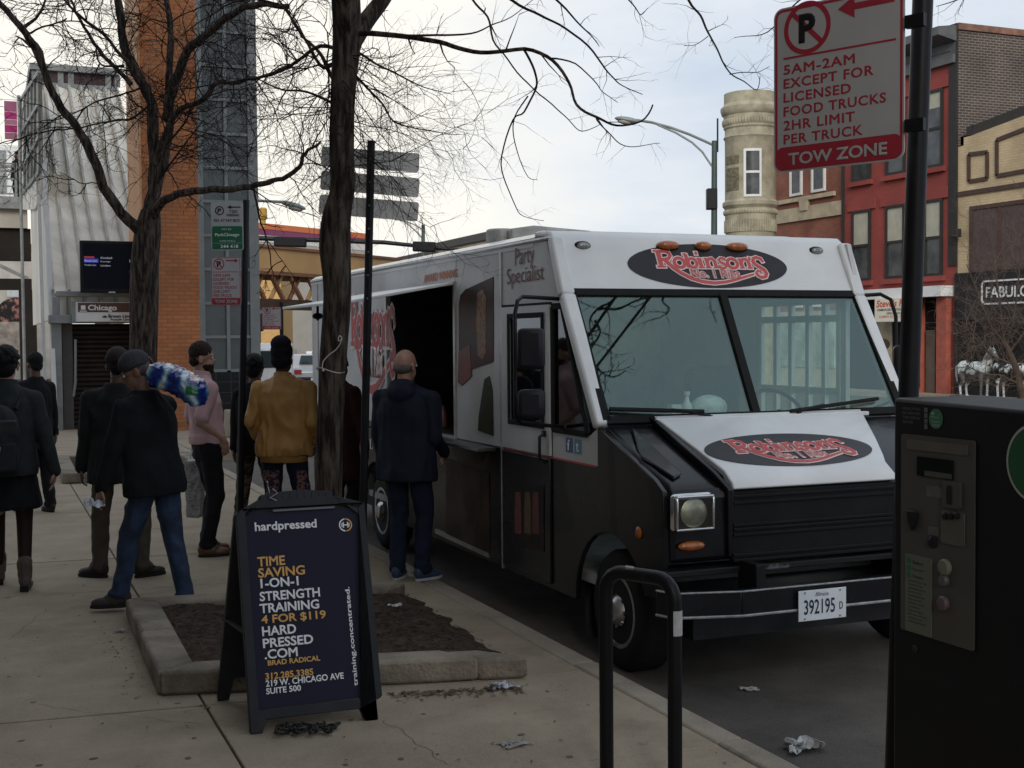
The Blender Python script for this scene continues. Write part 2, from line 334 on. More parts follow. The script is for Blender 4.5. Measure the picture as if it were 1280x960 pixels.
b = MB(); b.prism([(x, 7.9, z) for x, z in [(XL-.004, 2.46), (XL-.004, 2.52), (XL+.06, 2.556), (XL+.3, 2.575), (XR-.3, 2.575), (XR-.06, 2.556), (XR+.004, 2.52), (XR+.004, 2.46), (XR-.06, 2.505), (XL+.06, 2.505)]], (0, 6.32, 0)); P_('roof', b, tw)
b = MB()
for x in (XL+.022, XR-.022):
    b.bar((x, 6.93, 1.31), (x, 7.425, 2.12), .075, .1, up=(1, 0, 0)); b.bar((x, 7.425, 2.115), (x, 7.6, 2.50), .075, .1, up=(1, 0, 0))
parts('windshield_pillar', b, tw, truck, bevel=.02)
b = MB(); b.cyl((XL-.002, 7.62, 2.50), (XL-.002, 14.2, 2.50), .014, n=8); b.box(XL-.012, XL, 8.465, 8.495, .2, 2.46); b.box(XL-.01, XL, 13.9, 13.92, .25, 2.46); P_('trim_strip', b, trim)
b = MB()
for k in range(40): b.ell((XL-.001, 8.55+.14*k, 2.46), (.004, .006, .006), u=6, v=4)
for k in range(22): b.ell((3.55+.098*k, 7.398+.012, 2.135), (.006, .004, .006), u=6, v=4)
P_('rivets', b, trim)
# --- black lower body with wheel arches
b = MB()
lo = [(8.478, .2)] + [(8.478, 1.066), (6.952, 1.066), (6.952, 1.315), (6.25, 1.06), (6.15, 1.0), (6.13, .62), (6.22, .40)] + [p for p in arc(6.80, .215, .47, 158, -2)]
b.prism([(XL-.001, y, z) for y, z in lo], (.035, 0, 0)); b.prism([(XR-.034, y, z) for y, z in [(7.54, .2), (7.54, 1.066)]+lo[2:]], (.035, 0, 0))
lo = [(8.482, .2), (8.482, 1.066), (14.2, 1.066), (14.2, .25)] + arc(11.72, .215, .47, -2, 182) + [(11.2, .2)]
b.prism([(XL-.001, y, z) for y, z in lo], (.035, 0, 0)); b.prism([(XR-.034, y, z) for y, z in [(8.66, .2), (8.66, 1.066)]+lo[2:]], (.035, 0, 0))
P_('lower_body', b, tb, bevel=.006)
b = MB(); b.box(XL-.003, XL, 6.97, 8.46, 1.062, 1.074); P_('pinstripe', b, red_ink)
# floor, bulkhead and cab furniture
b = MB(); b.box(XL+.05, XR-.05, 6.95, 14.1, .32, .38); b.box(4.4, XR-.05, 10.2, 10.25, .38, 2.49); b.box(XL+.05, XL+.35, 12.2, 12.25, .38, 2.49); b.box(4.95, XR-.06, 10.3, 14.0, .38, 1.25); b.box(XL+.045, XR-.045, 14.0, 14.1, .38, 2.49); b.box(XL+.04, XR-.04, 8.0, 14.15, 2.48, 2.499); P_('interior', b, dark_in)
b = MB(); b.prism([(XL+.05, y, z) for y, z in [(6.97, .7), (6.97, 1.30), (7.12, 1.33), (7.36, 1.30), (7.42, 1.1), (7.3, .7)]], (XR-XL-.1, 0, 0)); P_('dashboard', b, mat('dashboard', (.05, .055, .055), .6, 0, .2, 6), bevel=.02)
for x in (4.05, 5.15):
    b = MB(); b.box(x-.23, x+.23, 8.0, 8.45, .8, .95); b.box(x-.23, x+.23, 8.42, 8.54, .95, 1.62); P_('seat', b, mat('seat_vinyl', (.03, .032, .034), .6), bevel=.05)
b = MB(); rs = .2; c0 = Vector((5.12, 7.55, 1.32)); ax = Vector((0, -.75, .66)); u_ = Vector((1, 0, 0)); v_ = ax.cross(u_)
b.tube([c0 + (u_*cos(2*pi*k/24) + v_*sin(2*pi*k/24))*rs for k in range(25)], .014, 8); b.bar(c0-u_*.19, c0+u_*.19, .03, .02); b.cyl(c0, c0+Vector((0, -.25, -.2)), .03, n=10); P_('steering_wheel', b, black_metal)
b = MB(); b.ell((4.33, 7.17, 1.39), (.13, .09, .085)); P_('crumpled_bag', b, mat('plastic_bag', (.62, .68, .66), .5, 0, .2, 14, .6, 25))
b = MB(); b.lathe((4.15, 7.14, 1.32), [(.035, 0), (.035, .09), (.018, .12), (.012, .15), (.02, .16), (.02, .18)], 14); b.box(4.02, 4.09, 7.1, 7.16, 1.32, 1.42); P_('spray_bottle', b, white_paint)
b = MB(); b.box(3.62, 3.98, 7.0, 7.11, 1.335, 1.342); P_('paper_sheet', b, white_paint)
# glazed street-side door
b = MB()
for y in (7.625, 7.80, 8.0, 8.22, 8.42, 8.63): b.box(XR-.04, XR-.005, y-.022, y+.022, .3, 2.1)
for z in (.3, 1.1, 1.42, 1.95, 2.08): b.box(XR-.038, XR-.007, 7.60, 8.66, z, z+.05)
P_('street_side_door', b, tw)
b = MB(); b.box(XR-.03, XR-.024, 7.60, 8.66, .34, 2.08); P_('door_glass', b, glass_mat('door_glass', (.95, .98, .96), .0))
# --- windshield
T = Vector((0, 7.43-6.94, 2.12-1.345)).normalized(); WN = Vector((0, -T.z, T.y))
def ws(x, s, o=0.0): return Vector((x, 6.94, 1.345)) + T*s + WN*o
WL = (Vector((0, 7.43, 2.12))-Vector((0, 6.94, 1.345))).length
b = MB(); b.prism([ws(3.47, .0, .012), ws(4.53, .0, .012), ws(4.585, WL, .012), ws(3.49, WL, .012)], WN*.006); P_('windshield', b, wsg)
b = MB(); b.prism([ws(4.53, .0, .012), ws(5.66, .0, .012), ws(5.66, WL, .012), ws(4.585, WL, .012)], WN*.006); P_('windshield', b, wsg)
b = MB()
fr = [ws(3.465, -.01, .016), ws(5.665, -.01, .016), ws(5.672, WL+.01, .016), ws(3.475, WL+.01, .016)]
for i in range(4): b.bar(fr[i], fr[(i+1) % 4], .05, .03, up=WN)
b.bar(ws(4.53, 0, .018), ws(4.585, WL, .018), .055, .035, up=WN); P_('windshield_gasket', b, rubber)
for pts in ([onp(905, 526, ws(0, 0, .03), WN), onp(865, 514, ws(0, 0, .06), WN), onp(840, 512, ws(0, 0, .06), WN), onp(762, 511, ws(0, 0, .045), WN)], [onp(985, 527, ws(0, 0, .03), WN), onp(1003, 512, ws(0, 0, .06), WN), onp(1030, 506, ws(0, 0, .06), WN), onp(1098, 498, ws(0, 0, .045), WN)]):
    b = MB(); b.tube(pts[:3], [.014, .011, .009], 6); bl = part('wiper', b, black_metal, truck)
    b = MB(); b.bar(pts[1]+(pts[3]-pts[2])*-.2, pts[3], .02, .012, up=WN); b.bar(pts[1]+(pts[3]-pts[2])*-.2-WN*.012, pts[3]-WN*.012, .008, .02, up=WN); part('wiper_blade', b, rubber, bl)
# --- hood, fenders, grille
HT = (Vector((0, 6.18, 1.045))-Vector((0, 6.93, 1.325))); HN = Vector((0, HT.z, -HT.y)).normalized()
if HN.z < 0: HN = -HN
def hd(x, s, o=0.0): return Vector((x, 6.93, 1.325)) + HT*s + HN*o
b = MB(); b.prism([Vector((XL+.035, y, z)) for y, z in [(6.93, 1.32), (6.18, 1.04), (6.125, .985), (6.125, .60), (6.28, .60), (6.35, .9), (6.93, 1.1)]], (XR-XL-.07, 0, 0)); P_('fender', b, tb, bevel=.03)
b = MB(); b.prism([hd(3.60, .08, 0), hd(3.60, .9, 0), hd(3.42+.1, .97, 0), hd(3.46, .6, 0)], HN*.02); P_('fender_crease', b, tb, bevel=.012)
xr0, xr1 = 5.33, 4.96
b = MB(); hp = [(0, 3.785, xr0), (.25, 3.80, 5.24), (.55, 3.82, 5.13), (.85, 3.835, 5.01), (.96, 3.838, xr1)]
rr = [[hd(l, s, .004), hd(l, s, .045), hd(r, s, .045), hd(r, s, .004)] for s, l, r in hp] + [[Vector((3.838, 6.16, 1.0)), Vector((3.838, 6.105, 1.035)), Vector((xr1, 6.105, 1.035)), Vector((xr1, 6.16, 1.0))], [Vector((3.838, 6.16, .985)), Vector((3.838, 6.092, 1.0)), Vector((xr1, 6.092, 1.0)), Vector((xr1, 6.16, .985))]]
b.rings(rr); P_('hood', b, tw, bevel=.008)
b = MB(); b.rings([[hd(3.755, s, .004), hd(3.755, s, .043), hd(3.784, s, .047), hd(3.784, s, .004)] for s in (0, .5, .97)] + [[Vector((3.80, 6.15, .96)), Vector((3.80, 6.088, 1.0)), Vector((3.836, 6.086, 1.0)), Vector((3.836, 6.15, .96))], [Vector((3.81, 6.12, .62)), Vector((3.81, 6.10, .62)), Vector((3.836, 6.10, .62)), Vector((3.836, 6.12, .62))]]); P_('hood_lip', b, tb, bevel=.006)
b = MB(); b.box(3.77, 5.36, 6.86, 6.945, 1.325, 1.352); P_('cowl', b, tw, bevel=.006)
b = MB(); b.box(3.84, 5.30, 6.115, 6.14, .58, .985)
for z in (.96, .925, .80, .775, .745, .63, .60): b.box(3.842, 5.298, 6.095, 6.13, z-.012, z+.006)
P_('grille', b, mat('grille_black', (.009, .009, .01), .35, 0, .2, 5), bevel=.003)
b = MB(); b.box(XL+.0, XR, 6.1, 6.3, .53, .565); P_('fender_ledge', b, mat('ledge_worn', (.02, .02, .022), .4, 0, .2, 5, col2=(.10, .10, .105), lo=.58, hi=.63), bevel=.006)
for s in (1, -1):
    hx = 3.58 if s > 0 else XL+XR-3.58
    hl = part('headlight', MB().obox((hx, 6.115, .885), ((1, 0, 0), (0, 1, 0), (0, 0, 1)), (.13, .022, .105)), chrome, truck, bevel=.05)
    b = MB(); b.obox((hx, 6.0925, .885), ((1, 0, 0), (0, 1, 0), (0, 0, 1)), (.114, .004, .088)); part('lamp_housing', b, black_metal, hl, bevel=.003)
    b = MB(); b.lathe((hx, 6.0880, .885), [(.082, 0), (.082, .003), (.06, .014), (.02, .016), (.0, .016)], 24, (0, -1, 0)); part('reflector', b, mat('reflector', (.82, .80, .74), .32, .85, .25, 16), hl)
    b = MB(); b.obox((hx, 6.066, .885), ((1, 0, 0), (0, 1, 0), (0, 0, 1)), (.110, .004, .084)); part('lens', b, glass_mat('headlight_glass', (.8, .8, .76), .06, .05), hl, bevel=.003)
    b = MB()
    for dx, dz, wx, wz in ((0, .09, .118, .008), (0, -.09, .118, .008), (.114, 0, .008, .088), (-.114, 0, .008, .088)): b.obox((hx+dx, 6.078, .885+dz), ((1, 0, 0), (0, 1, 0), (0, 0, 1)), (wx, .016, wz))
    part('trim_ring', b, chrome, hl, bevel=.006)
    b = MB(); b.ell((hx-.005, 6.105, .70), (.085, .028, .027), u=18); part('turn_signal', b, amber, truck)
    b = MB(); b.ell((XL-.006 if s > 0 else XR+.006, 6.42, .74), (.012, .035, .035)); part('side_marker', b, amber, truck)
# --- bumper
bp = [(5.62, 5.90), (3.77, 5.90), (3.40, 6.0), (3.36, 6.12)]
b = MB()
for p, q in zip(bp, bp[1:]):
    d = (Vector((q[0], q[1], 0))-Vector((p[0], p[1], 0))).normalized(); nn = Vector((-d.y, d.x, 0)); nn = nn if nn.y < 0 else -nn
    b.prism([Vector((p[0], p[1], .33)), Vector((q[0], q[1], .33)), Vector((q[0], q[1], .33))-nn*.06, Vector((p[0], p[1], .33))-nn*.06], (0, 0, .145))
bm_ = P_('bumper', b, tb, bevel=.008)
b = MB()
for z in (.335, .468):
    b.tube([(x, y-.004, z) for x, y in bp], [.008 if z < .4 else .005]*4, 6)
part('bumper_edge', b, mat('worn_edge', (.34, .34, .34), .5, .4, .3, 30), bm_)
b = MB(); b.box(3.88, 3.94, 5.93, 6.12, .40, .60); b.box(5.02, 5.08, 5.93, 6.12, .40, .60); parts('bracket', b, black_metal, bm_, bevel=.005)
# licence plate
pl = part('license_plate', MB().box(4.115, 4.432, 5.872, 5.878, .275, .445), mat('plate_white', (.62, .66, .70), .35, 0, .06, 10), truck, bevel=.002)
UX, UZ, UY = Vector((1, 0, 0)), Vector((0, 0, 1)), Vector((0, 1, 0))
text('plate_number', '392195', (4.15, 5.872, .31), UX, UZ, .205, .083, mat('plate_ink', (.02, .025, .05), .5, 0, 0), pl, bold=.012)
text('plate_letter', 'D', (4.385, 5.872, .325), UX, UZ, .024, .042, MATS['plate_ink'], pl, bold=.01)
text('plate_state', 'Illinois', (4.225, 5.872, .409), UX, UZ, .085, .022, MATS['plate_ink'], pl, italic=.3)
b = MB()
for x in (4.155, 4.39):
    for z in (.432, .288): b.cyl((x, 5.868, z), (x, 5.874, z), .006, n=8)
part('plate_bolt', b, galv, pl)
# --- wheels
hubm = mat('wheel_aluminium', (.5, .49, .47), .3, .9, .25, 14)
def wheel(x, y, d):
    t = part('wheel', MB().lathe((x, y, .215), [(.20, 0), (.30, -.01), (.345, .01), (.365, .04), (.365, .19), (.345, .215), (.30, .23), (.2, .22)], 36, (d, 0, 0)), rubber, truck)
    part('rim', MB().lathe((x, y, .215), [(.215, .012), (.225, -.004), (.20, -.002), (.185, .03), (.11, .05), (.1, .03), (.085, -.02), (.06, -.04), (.0, -.042)], 32, (d, 0, 0)), hubm, t)
    b = MB()
    for k in range(8):
        a = 2*pi*k/8; b.cyl((x+d*.005, y+.093*cos(a), .215+.093*sin(a)), (x-d*.012, y+.093*cos(a), .215+.093*sin(a)), .012, n=8)
    part('wheel_nut', b, chrome, t)
    b = MB()
    for k in range(10):
        a = 2*pi*(k+.5)/10; b.disc((x+d*.032, y+.15*cos(a), .215+.15*sin(a)), (-d, 0, 0), .021, .012, 12)
    part('hand_hole', b, rubber, t)
wheel(3.475, 6.80, 1); wheel(XR-.055, 6.80, -1); wheel(3.475, 11.72, 1); wheel(XR-.055, 11.72, -1)
b = MB(); b.box(3.7, 5.4, 6.3, 14.0, .12, .32); b.cyl((3.6, 6.8, .215), (5.5, 6.8, .215), .07); b.cyl((3.6, 11.72, .215), (5.5, 11.72, .215), .09); b.ell((4.57, 11.72, .2), (.2, .22, .2)); P_('chassis', b, dark_steel)
b = MB(); b.box(3.5, 3.56, 7.25, 7.30, -.05, .3); b.box(3.5, 5.6, 14.2, 14.4, .2, .3); P_('step_bumper', b, dark_steel)
# --- cab door and windows
b = MB(); z0, z1, y0, y1 = 1.078, 2.068, 7.625, 8.46
def ring(b, y0, y1, z0, z1, iy0, iy1, iz0, iz1, x, th):
    b.box(x-th, x, y0, y1, z0, iz0); b.box(x-th, x, y0, y1, iz1, z1); b.box(x-th, x, y0, iy0, iz0+.0005, iz1-.0005); b.box(x-th, x, iy1, y1, iz0+.0005, iz1-.0005)
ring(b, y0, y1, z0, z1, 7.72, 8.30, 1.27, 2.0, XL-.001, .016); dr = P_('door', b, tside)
b = MB(); ring(b, 7.70, 8.32, 1.25, 2.02, 7.735, 8.285, 1.285, 1.985, XL-.018, .012); part('window_gasket', b, rubber, dr, bevel=.004)
part('door_window', MB().box(XL-.012, XL-.007, 7.72, 8.30, 1.27, 2.0), sdg, dr)
part('door_lower_panel', MB().box(XL-.017, XL-.002, 7.625, 8.46, .235, 1.056), tb, dr, bevel=.004)
b = MB(); b.tube([(XL-.02, 7.70, 1.225), (XL-.055, 7.70, 1.2), (XL-.055, 7.70, 1.06), (XL-.02, 7.70, 1.03)], .011, 8); b.box(XL-.03, XL-.016, 7.68, 7.72, 1.2, 1.24); part('handle', b, black_metal, dr)
b = MB(); b.box(XL-.006, XL-.001, 7.61, 8.475, 2.066, 2.085); P_('drip_rail', b, rubber)
b = MB(); tri = [(7.455, 2.05), (7.08, 1.25), (7.60, 1.25), (7.60, 2.05)]
b.prism([(XL+.012, y, z) for y, z in tri], (.005, 0, 0)); P_('quarter_window', b, sdg)
b = MB(); t3 = [Vector((XL-.002, y, z)) for y, z in tri]
for i in range(4): b.bar(t3[i], t3[(i+1) % 4], .03, .016, up=(1, 0, 0))
P_('quarter_window_gasket', b, rubber)
# facebook-blue and pale blue square stickers
b1 = MB().box(XL-.004, XL-.001, 7.30, 7.40, 1.125, 1.215); P_('sticker', b1, mat('sticker_blue', (.05, .12, .28), .4, 0, 0)); text('sticker_letter', 'f', (XL-.004, 7.375, 1.135), (0, -1, 0), UZ, .04, .07, white_ink, truck, bold=.02)
b1 = MB().box(XL-.004, XL-.001, 7.17, 7.27, 1.125, 1.215); P_('sticker', b1, mat('sticker_cyan', (.10, .27, .36), .4, 0, 0)); text('sticker_letter', 't', (XL-.004, 7.245, 1.135), (0, -1, 0), UZ, .04, .065, white_ink, truck, bold=.02)
# mirrors on tube brackets
b = MB(); b.tube([(XL, 7.50, 2.10), (3.12, 7.40, 2.11), (3.06, 7.33, 2.08), (3.03, 7.30, 2.0), (3.03, 7.30, 1.36), (3.08, 7.33, 1.32), (XL, 7.45, 1.28)], .013, 8); mi = P_('mirror_bracket', b, black_metal)
def mirr(c, hw, hh, par):
    ax = ((.86, -.5, 0), (.5, .86, 0), (0, 0, 1)); m_ = part('mirror', MB().obox(c, ax, (hw, .05, hh)), mat('mirror_shell', (.016, .016, .02), .4, 0, .15, 8), par, bevel=.03)
    c2 = Vector(c) + Vector((.5, .86, 0))*.048; part('mirror_glass', MB().obox(c2, ax, (hw*.85, .006, hh*.88)), chrome, m_)
mirr((3.06, 7.12, 1.785), .082, .125, mi); mirr((3.06, 7.12, 1.45), .082, .09, mi)
b = MB(); b.tube([(XR, 7.45, 2.13), (5.86, 7.38, 2.14), (5.91, 7.33, 2.10), (5.93, 7.3, 1.98), (5.93, 7.3, 1.4), (XR, 7.4, 1.3)], .014, 8); mi = P_('mirror_bracket', b, black_metal)
mirr((5.94, 7.2, 1.62), .09, .16, mi)
# marker lamps
for x in (4.26, 4.53, 4.80):
    yb = 7.575 + .012; lp = part('marker_lamp', MB().ell((x, 7.572, 2.465), (.085 if x != 4.53 else .062, .05, .033), u=18), amber, truck)
    part('lamp_base', MB().ell((x, 7.585, 2.45), (.09 if x != 4.53 else .066, .04, .03), u=18), black_metal, lp)
for x in (3.63, 5.46): lp = part('recessed_lamp', MB().ell((x, 7.578, 2.45), (.05, .03, .024)), mat('lamp_clear', (.25, .27, .25), .2, .3, .4, 40), truck); part('lamp_bezel', MB().ell((x, 7.587, 2.45), (.062, .03, .032)), black_metal, lp)
# roof ventilator
b = MB(); b.cyl((3.75, 9.3, 2.57), (3.75, 9.3, 2.70), .12, n=20); b.prism([(x, 9.1, z) for x, z in [(3.75, 2.57), (3.75, 2.69), (3.95, 2.72), (4.45, 2.69), (4.5, 2.57)]], (0, .5, 0)); P_('roof_vent', b, mat('vent_metal', (.35, .34, .31), .5, .3, .3, 5), bevel=.02)
# --- serving hatch
hx = [Vector((XL-.005, 9.47, 2.275)), Vector((XL-.005, 11.32, 2.275)), Vector((2.50, 11.5, 2.125)), Vector((2.58, 9.47, 2.125))]
lid = P_('serving_hatch', MB().prism(hx, (0, 0, .022)), white_paint, bevel=.004)
b = MB(); b.cyl((2.75, 11.2, 2.16), (2.75, 11.2, 2.02), .012, n=8); b.ell((2.75, 11.2, 2.06), (.05, .05, .03)); part('lamp', b, black_metal, lid)
b = MB(); b.cyl((XL, 9.52, 2.0), (2.9, 9.52, 2.185), .012, n=8); b.cyl((XL, 11.27, 2.0), (2.9, 11.3, 2.19), .012, n=8); b.bm.free()
b = MB(); ring(b, 9.44, 11.33, 1.05, 2.30, 9.48, 11.29, 1.085, 2.265, XL-.001, .012); P_('hatch_frame', b, trim)
b = MB(); b.box(3.26, XL-.014, 8.58, 11.35, 1.035, 1.062); P_('counter_shelf', b, mat('counter_steel', (.10, .10, .10), .4, .5, .2, 6), bevel=.005)
part('shelf_edge', MB().box(3.255, 3.26, 8.575, 11.355, 1.04, 1.058), trim, truck)
# hanging utensils and jars just inside the hatch
b = MB()
for k in range(5): b.lathe((3.62+.05*(k % 2), 9.75+.3*k, 1.09), [(.04, 0), (.04, .13), (.02, .16), (.02, .19)], 12)
parts('sauce_bottle', b, mat('sauce', (.10, .02, .012), .3, 0, .3, 9), truck)
b = MB(); b.box(3.47, 3.75, 9.48, 11.29, 1.0, 1.085); P_('inside_counter', b, dark_steel)
# --- pictures and lettering printed on the side
LS, US = Vector((0, -1, 0)), UZ
def panel(name, pix, m, d=.004, X=XL):
    p = [onx(x, y, X-.002) for x, y in pix]; return P_(name, MB().prism([Vector((X-.002, q.y, q.z)) for q in p], (-d, 0, 0)), m)
pic = mat('food_picture', (.014, .005, .005), .35, 0, .5, 7, col2=(.07, .014, .010), lo=.4, hi=.62)
panel('food_picture', [(576, 369), (582, 362), (617, 346), (617, 452), (600, 458), (588, 462), (574, 470), (574, 380)], pic)
panel('picture_rib', [(598, 366), (604, 362), (608, 372), (608, 440), (604, 450), (598, 444), (596, 400)], mat('grilled_food', (.10, .035, .012), .4, 0, .5, 30, col2=(.34, .15, .05), lo=.42, hi=.58, stretch=(1, 3, 1)), .006)  # printed grilled rib within the food picture
panel('picture_red', [(574, 440), (588, 430), (590, 470), (578, 482), (573, 478)], mat('picture_red', (.16, .015, .01), .4, 0, .4, 8), .0065)
panel('bottle_picture', [(599, 520), (606, 474), (612, 470), (616, 488), (617, 545), (598, 538)], mat('bottle_picture', (.02, .03, .016), .35, 0, .5, 20), .005)
panel('food_poster', [(558, 572), (612, 592), (612, 694), (558, 668)], mat('poster_brown', (.018, .010, .008), .35, 0, .5, 3.5, col2=(.06, .034, .024), lo=.42, hi=.62), .004)
panel('poster_trim', [(545, 661), (612, 692), (612, 697), (545, 666)], trim, .012)
pp = panel('bottle_poster', [(641, 600), (680, 606), (680, 690), (641, 680)], mat('poster_dark', (.010, .006, .007), .35, 0, .5, 9, col2=(.05, .015, .012), lo=.5, hi=.7), .003, XL-.017)
for x, c in ((648, (.12, .02, .015)), (660, (.09, .05, .01)), (670, (.09, .02, .012))):
    panel('bottle_picture', [(x-3, 615), (x+3, 616), (x+4, 640), (x+4, 668), (x-4, 666), (x-4, 638)], mat('bottle_red' + str(x), c, .35, 0, .5, 25), .004, XL-.02)
def stext(s, x0, y0, x1, y1, h, m, bold=.01, italic=0):
    a = onx(x0, y0, XL-.003); c = onx(x1, y1, XL-.003); a.x = c.x = XL-.003
    return text('lettering', s, a, c-a, UZ, (c-a).length, h, m, truck, bold=bold, italic=italic)
party = mat('party_ink', (.16, .035, .025), .5, 0, 0)
stext('Party', 644, 338.5, 668, 334, .155, party, .0); stext('Specialist', 634, 362, 680, 356, .145, party, .0)
stext('AWARD WINNING', 530, 354, 572, 346.5, .068, orange_ink, .03)
stext('N.', 458, 561, 466, 562, .10, white_ink, .01)
stext('www.', 524, 640, 538, 643, .04, white_ink, .01) if False else None

# --- the oval logo, drawn with strokes
GL = [ # polyline, widths  (layout units: oval centre 581,180; half width 280)
 ([(413, 129), (413, 186)], 15), ([(398, 187), (428, 187)], 6), ([(396, 128), (416, 128)], 6), ([(413, 131), (434, 128), (449, 134), (452, 145), (444, 156), (428, 160), (413, 160)], 11),
 ([(428, 158), (438, 172), (452, 190), (475, 210), (505, 229), (540, 241), (580, 246), (620, 242), (655, 234), (690, 223), (730, 211)], [13, 13, 13, 13, 13, 12, 11, 10, 9, 8, 7]),
 ([(478+18*sin(2*pi*k/14), 171-18*cos(2*pi*k/14)) for k in range(15)], 11),
 ([(506, 138), (506, 188)], 12), ([(496, 138), (508, 138)], 5), ([(523+15*sin(2*pi*k/14), 171-17*cos(2*pi*k/14)) for k in range(15)], 10),
 ([(551, 153), (551, 188)], 13), ([(541, 154), (552, 154)], 5), ([(540, 188), (562, 188)], 5), ([(539, 134), (548, 134)], 11),
 ([(575, 153), (575, 188)], 12), ([(566, 154), (576, 154)], 5), ([(566, 188), (585, 188)], 5), ([(575, 168), (583, 155), (595, 153), (602, 163), (603, 188)], 11), ([(594, 188), (612, 188)], 5),
 ([(641, 160), (638, 153), (627, 151), (618, 157), (622, 167), (634, 173), (640, 181), (634, 188), (622, 190), (615, 185), (614, 179)], 9),
 ([(664+18*sin(2*pi*k/14), 171-18*cos(2*pi*k/14)) for k in range(15)], 11),
 ([(696, 153), (696, 188)], 12), ([(687, 154), (697, 154)], 5), ([(687, 188), (705, 188)], 5), ([(696, 168), (704, 155), (716, 153), (723, 163), (724, 188)], 11), ([(715, 188), (733, 188)], 5),
 ([(731, 145), (729, 158)], 8),
 ([(776, 165), (771, 151), (757, 146), (745, 150), (740, 162), (746, 174), (760, 184), (773, 195), (777, 208), (770, 220), (756, 224), (744, 217), (740, 206), (747, 198), (757, 200), (757, 209)], [8, 11, 12, 12, 13, 13, 13, 13, 13, 12, 11, 10, 9, 8, 7, 6])]
def ribbon(b, pts, w, grow, fn, lv):
    n = len(pts); pts = [Vector((x, y, 0)) for x, y in pts]
    if not isinstance(w, list): w = [w]*n
    closed = (pts[0]-pts[-1]).length < .5
    if not closed and grow:
        d0 = (pts[0]-pts[1]).normalized()*grow*.5; d1 = (pts[-1]-pts[-2]).normalized()*grow*.5; pts[0] = pts[0]+d0; pts[-1] = pts[-1]+d1
    vs = []
    for i in range(n):
        a = pts[i-1] if i else (pts[-2] if closed else pts[0]); c = pts[i+1] if i < n-1 else (pts[1] if closed else pts[-1])
        t = (c-a).normalized(); nn = Vector((-t.y, t.x, 0))*(w[i]+grow)/2
        vs.append((b.bm.verts.new(fn(pts[i]+nn, lv)), b.bm.verts.new(fn(pts[i]-nn, lv))))
    for p, q in zip(vs, vs[1:]): b.bm.faces.new((p[0], p[1], q[1], q[0]))
def logo(C, U, V, half, squash, par, oval=True):
    """C centre, U along, V up, half = half width in metres, squash = V scale."""
    U, V = Vector(U).normalized(), Vector(V).normalized(); Nn = U.cross(V); k = half/280; C = Vector(C)
    fn = lambda p, lv: C + U*((p.x-581)*k) + V*(-(p.y-180)*k*squash) + Nn*lv
    base = par
    if oval:
        b = MB(); b.prism([C + U*cos(2*pi*i/64)*half + V*sin(2*pi*i/64)*half*.297*squash + Nn*.001 for i in range(64)], Nn*.002); base = part('logo_oval', b, oval_m, par)
    for grow, m, l0, nm in ((8, pink_ink, .0045, 'lettering_outline'), (0, red_ink, .0085, 'lettering')):
        b = MB()
        for i, (p, w) in enumerate(GL): ribbon(b, p, w, grow, fn, l0+.0001*i)
        part(nm, b, m, base, smooth=0)
    O = fn(Vector((508, 226, 0)), .0)
    e_ = 32*k*.13
    text('small_lettering', 'No. 1 Ribs', O-U*e_-V*e_*squash, U, V, 170*k+2*e_, 32*k*squash+2*e_*squash, pink_ink, base, heavy=.13, lift=.0045)
    text('small_lettering', 'No. 1 Ribs', O, U, V, 170*k, 32*k*squash, mat('logo_soft_red', (.50, .11, .10), .5, 0, 0), base, heavy=.0, lift=.0125)
HV = (Vector((0, 7.575, 2.44))-Vector((0, 7.405, 2.115))).normalized(); HNn = UX.cross(HV)
cc = Vector((4.545, 7.49, 2.2775)) + HV*.055 + HNn*.002
logo(cc, UX, HV, .62, .93, truck)
ch = onp(985, 562, hd(0, .5, .046), HN); Lh = onp(878, 563, hd(0, .5, .046), HN); Rh = onp(1092, 561, hd(0, .5, .046), HN)
tp = onp(985, 545, hd(0, .5, .046), HN); bt = onp(985, 580, hd(0, .5, .046), HN); half = (Rh.x-Lh.x)/2
logo(Vector(((Lh.x+Rh.x)/2, ch.y, ch.z)), UX, -HT, half, (tp-bt).length/2/(half*.297), truck)
sl = onx(465, 425, XL); logo((XL-.004, 11.80, 1.86), LS, UZ, 1.10, 1.9, truck, oval=False)
# ================================================================== BUILDINGS
brick_or = brick_mat('orange_brick', (.52, .185, .062), (.42, .14, .05), (.27, .13, .07), 'y', .24, .082, .25)
brick_or_x = brick_mat('orange_brick_side', (.46, .165, .06), (.38, .13, .05), (.30, .17, .10), 'x', .26, .088, .2)
red_brick = brick_mat('painted_red_brick', (.31, .058, .044), (.28, .053, .041), (.24, .05, .04), 'x', .22, .08, .22)
old_brick = brick_mat('old_brick', (.33, .105, .06), (.26, .08, .05), (.24, .14, .10), 'x', .22, .08, .35)
sooty_brick = brick_mat('sooty_brick', (.055, .045, .04), (.085, .06, .048), (.24, .20, .165), 'y', .24, .085, .35)
yellow_brick = brick_mat('yellow_brick', (.62, .47, .27), (.56, .42, .24), (.48, .38, .25), 'x', .22, .08, .25)
grey_brick = brick_mat('grey_brick', (.11, .07, .055), (.09, .06, .045), (.09, .075, .065), 'x', .22, .08, .4)
stone = mat('limestone', (.46, .39, .27), .85, 0, .2, 2, .3, 40)
olive_stone = mat('olive_stone', (.37, .335, .24), .85, 0, .25, 2.5, .35, 14)
win_glass = mat('window_glass', (.05, .055, .06), .12, 0, .35, 1.3, col2=(.10, .105, .105))
blind_m = mat('window_blind', (.42, .40, .31), .6, 0, .1, 3)
frame_dk = mat('dark_window_frame', (.035, .032, .03), .5)
brown_trim = mat('brown_trim', (.07, .035, .025), .6, 0, .2, 5)
steel_lt = mat('painted_steel_grey', (.24, .25, .245), .5, .2, .2, 4)
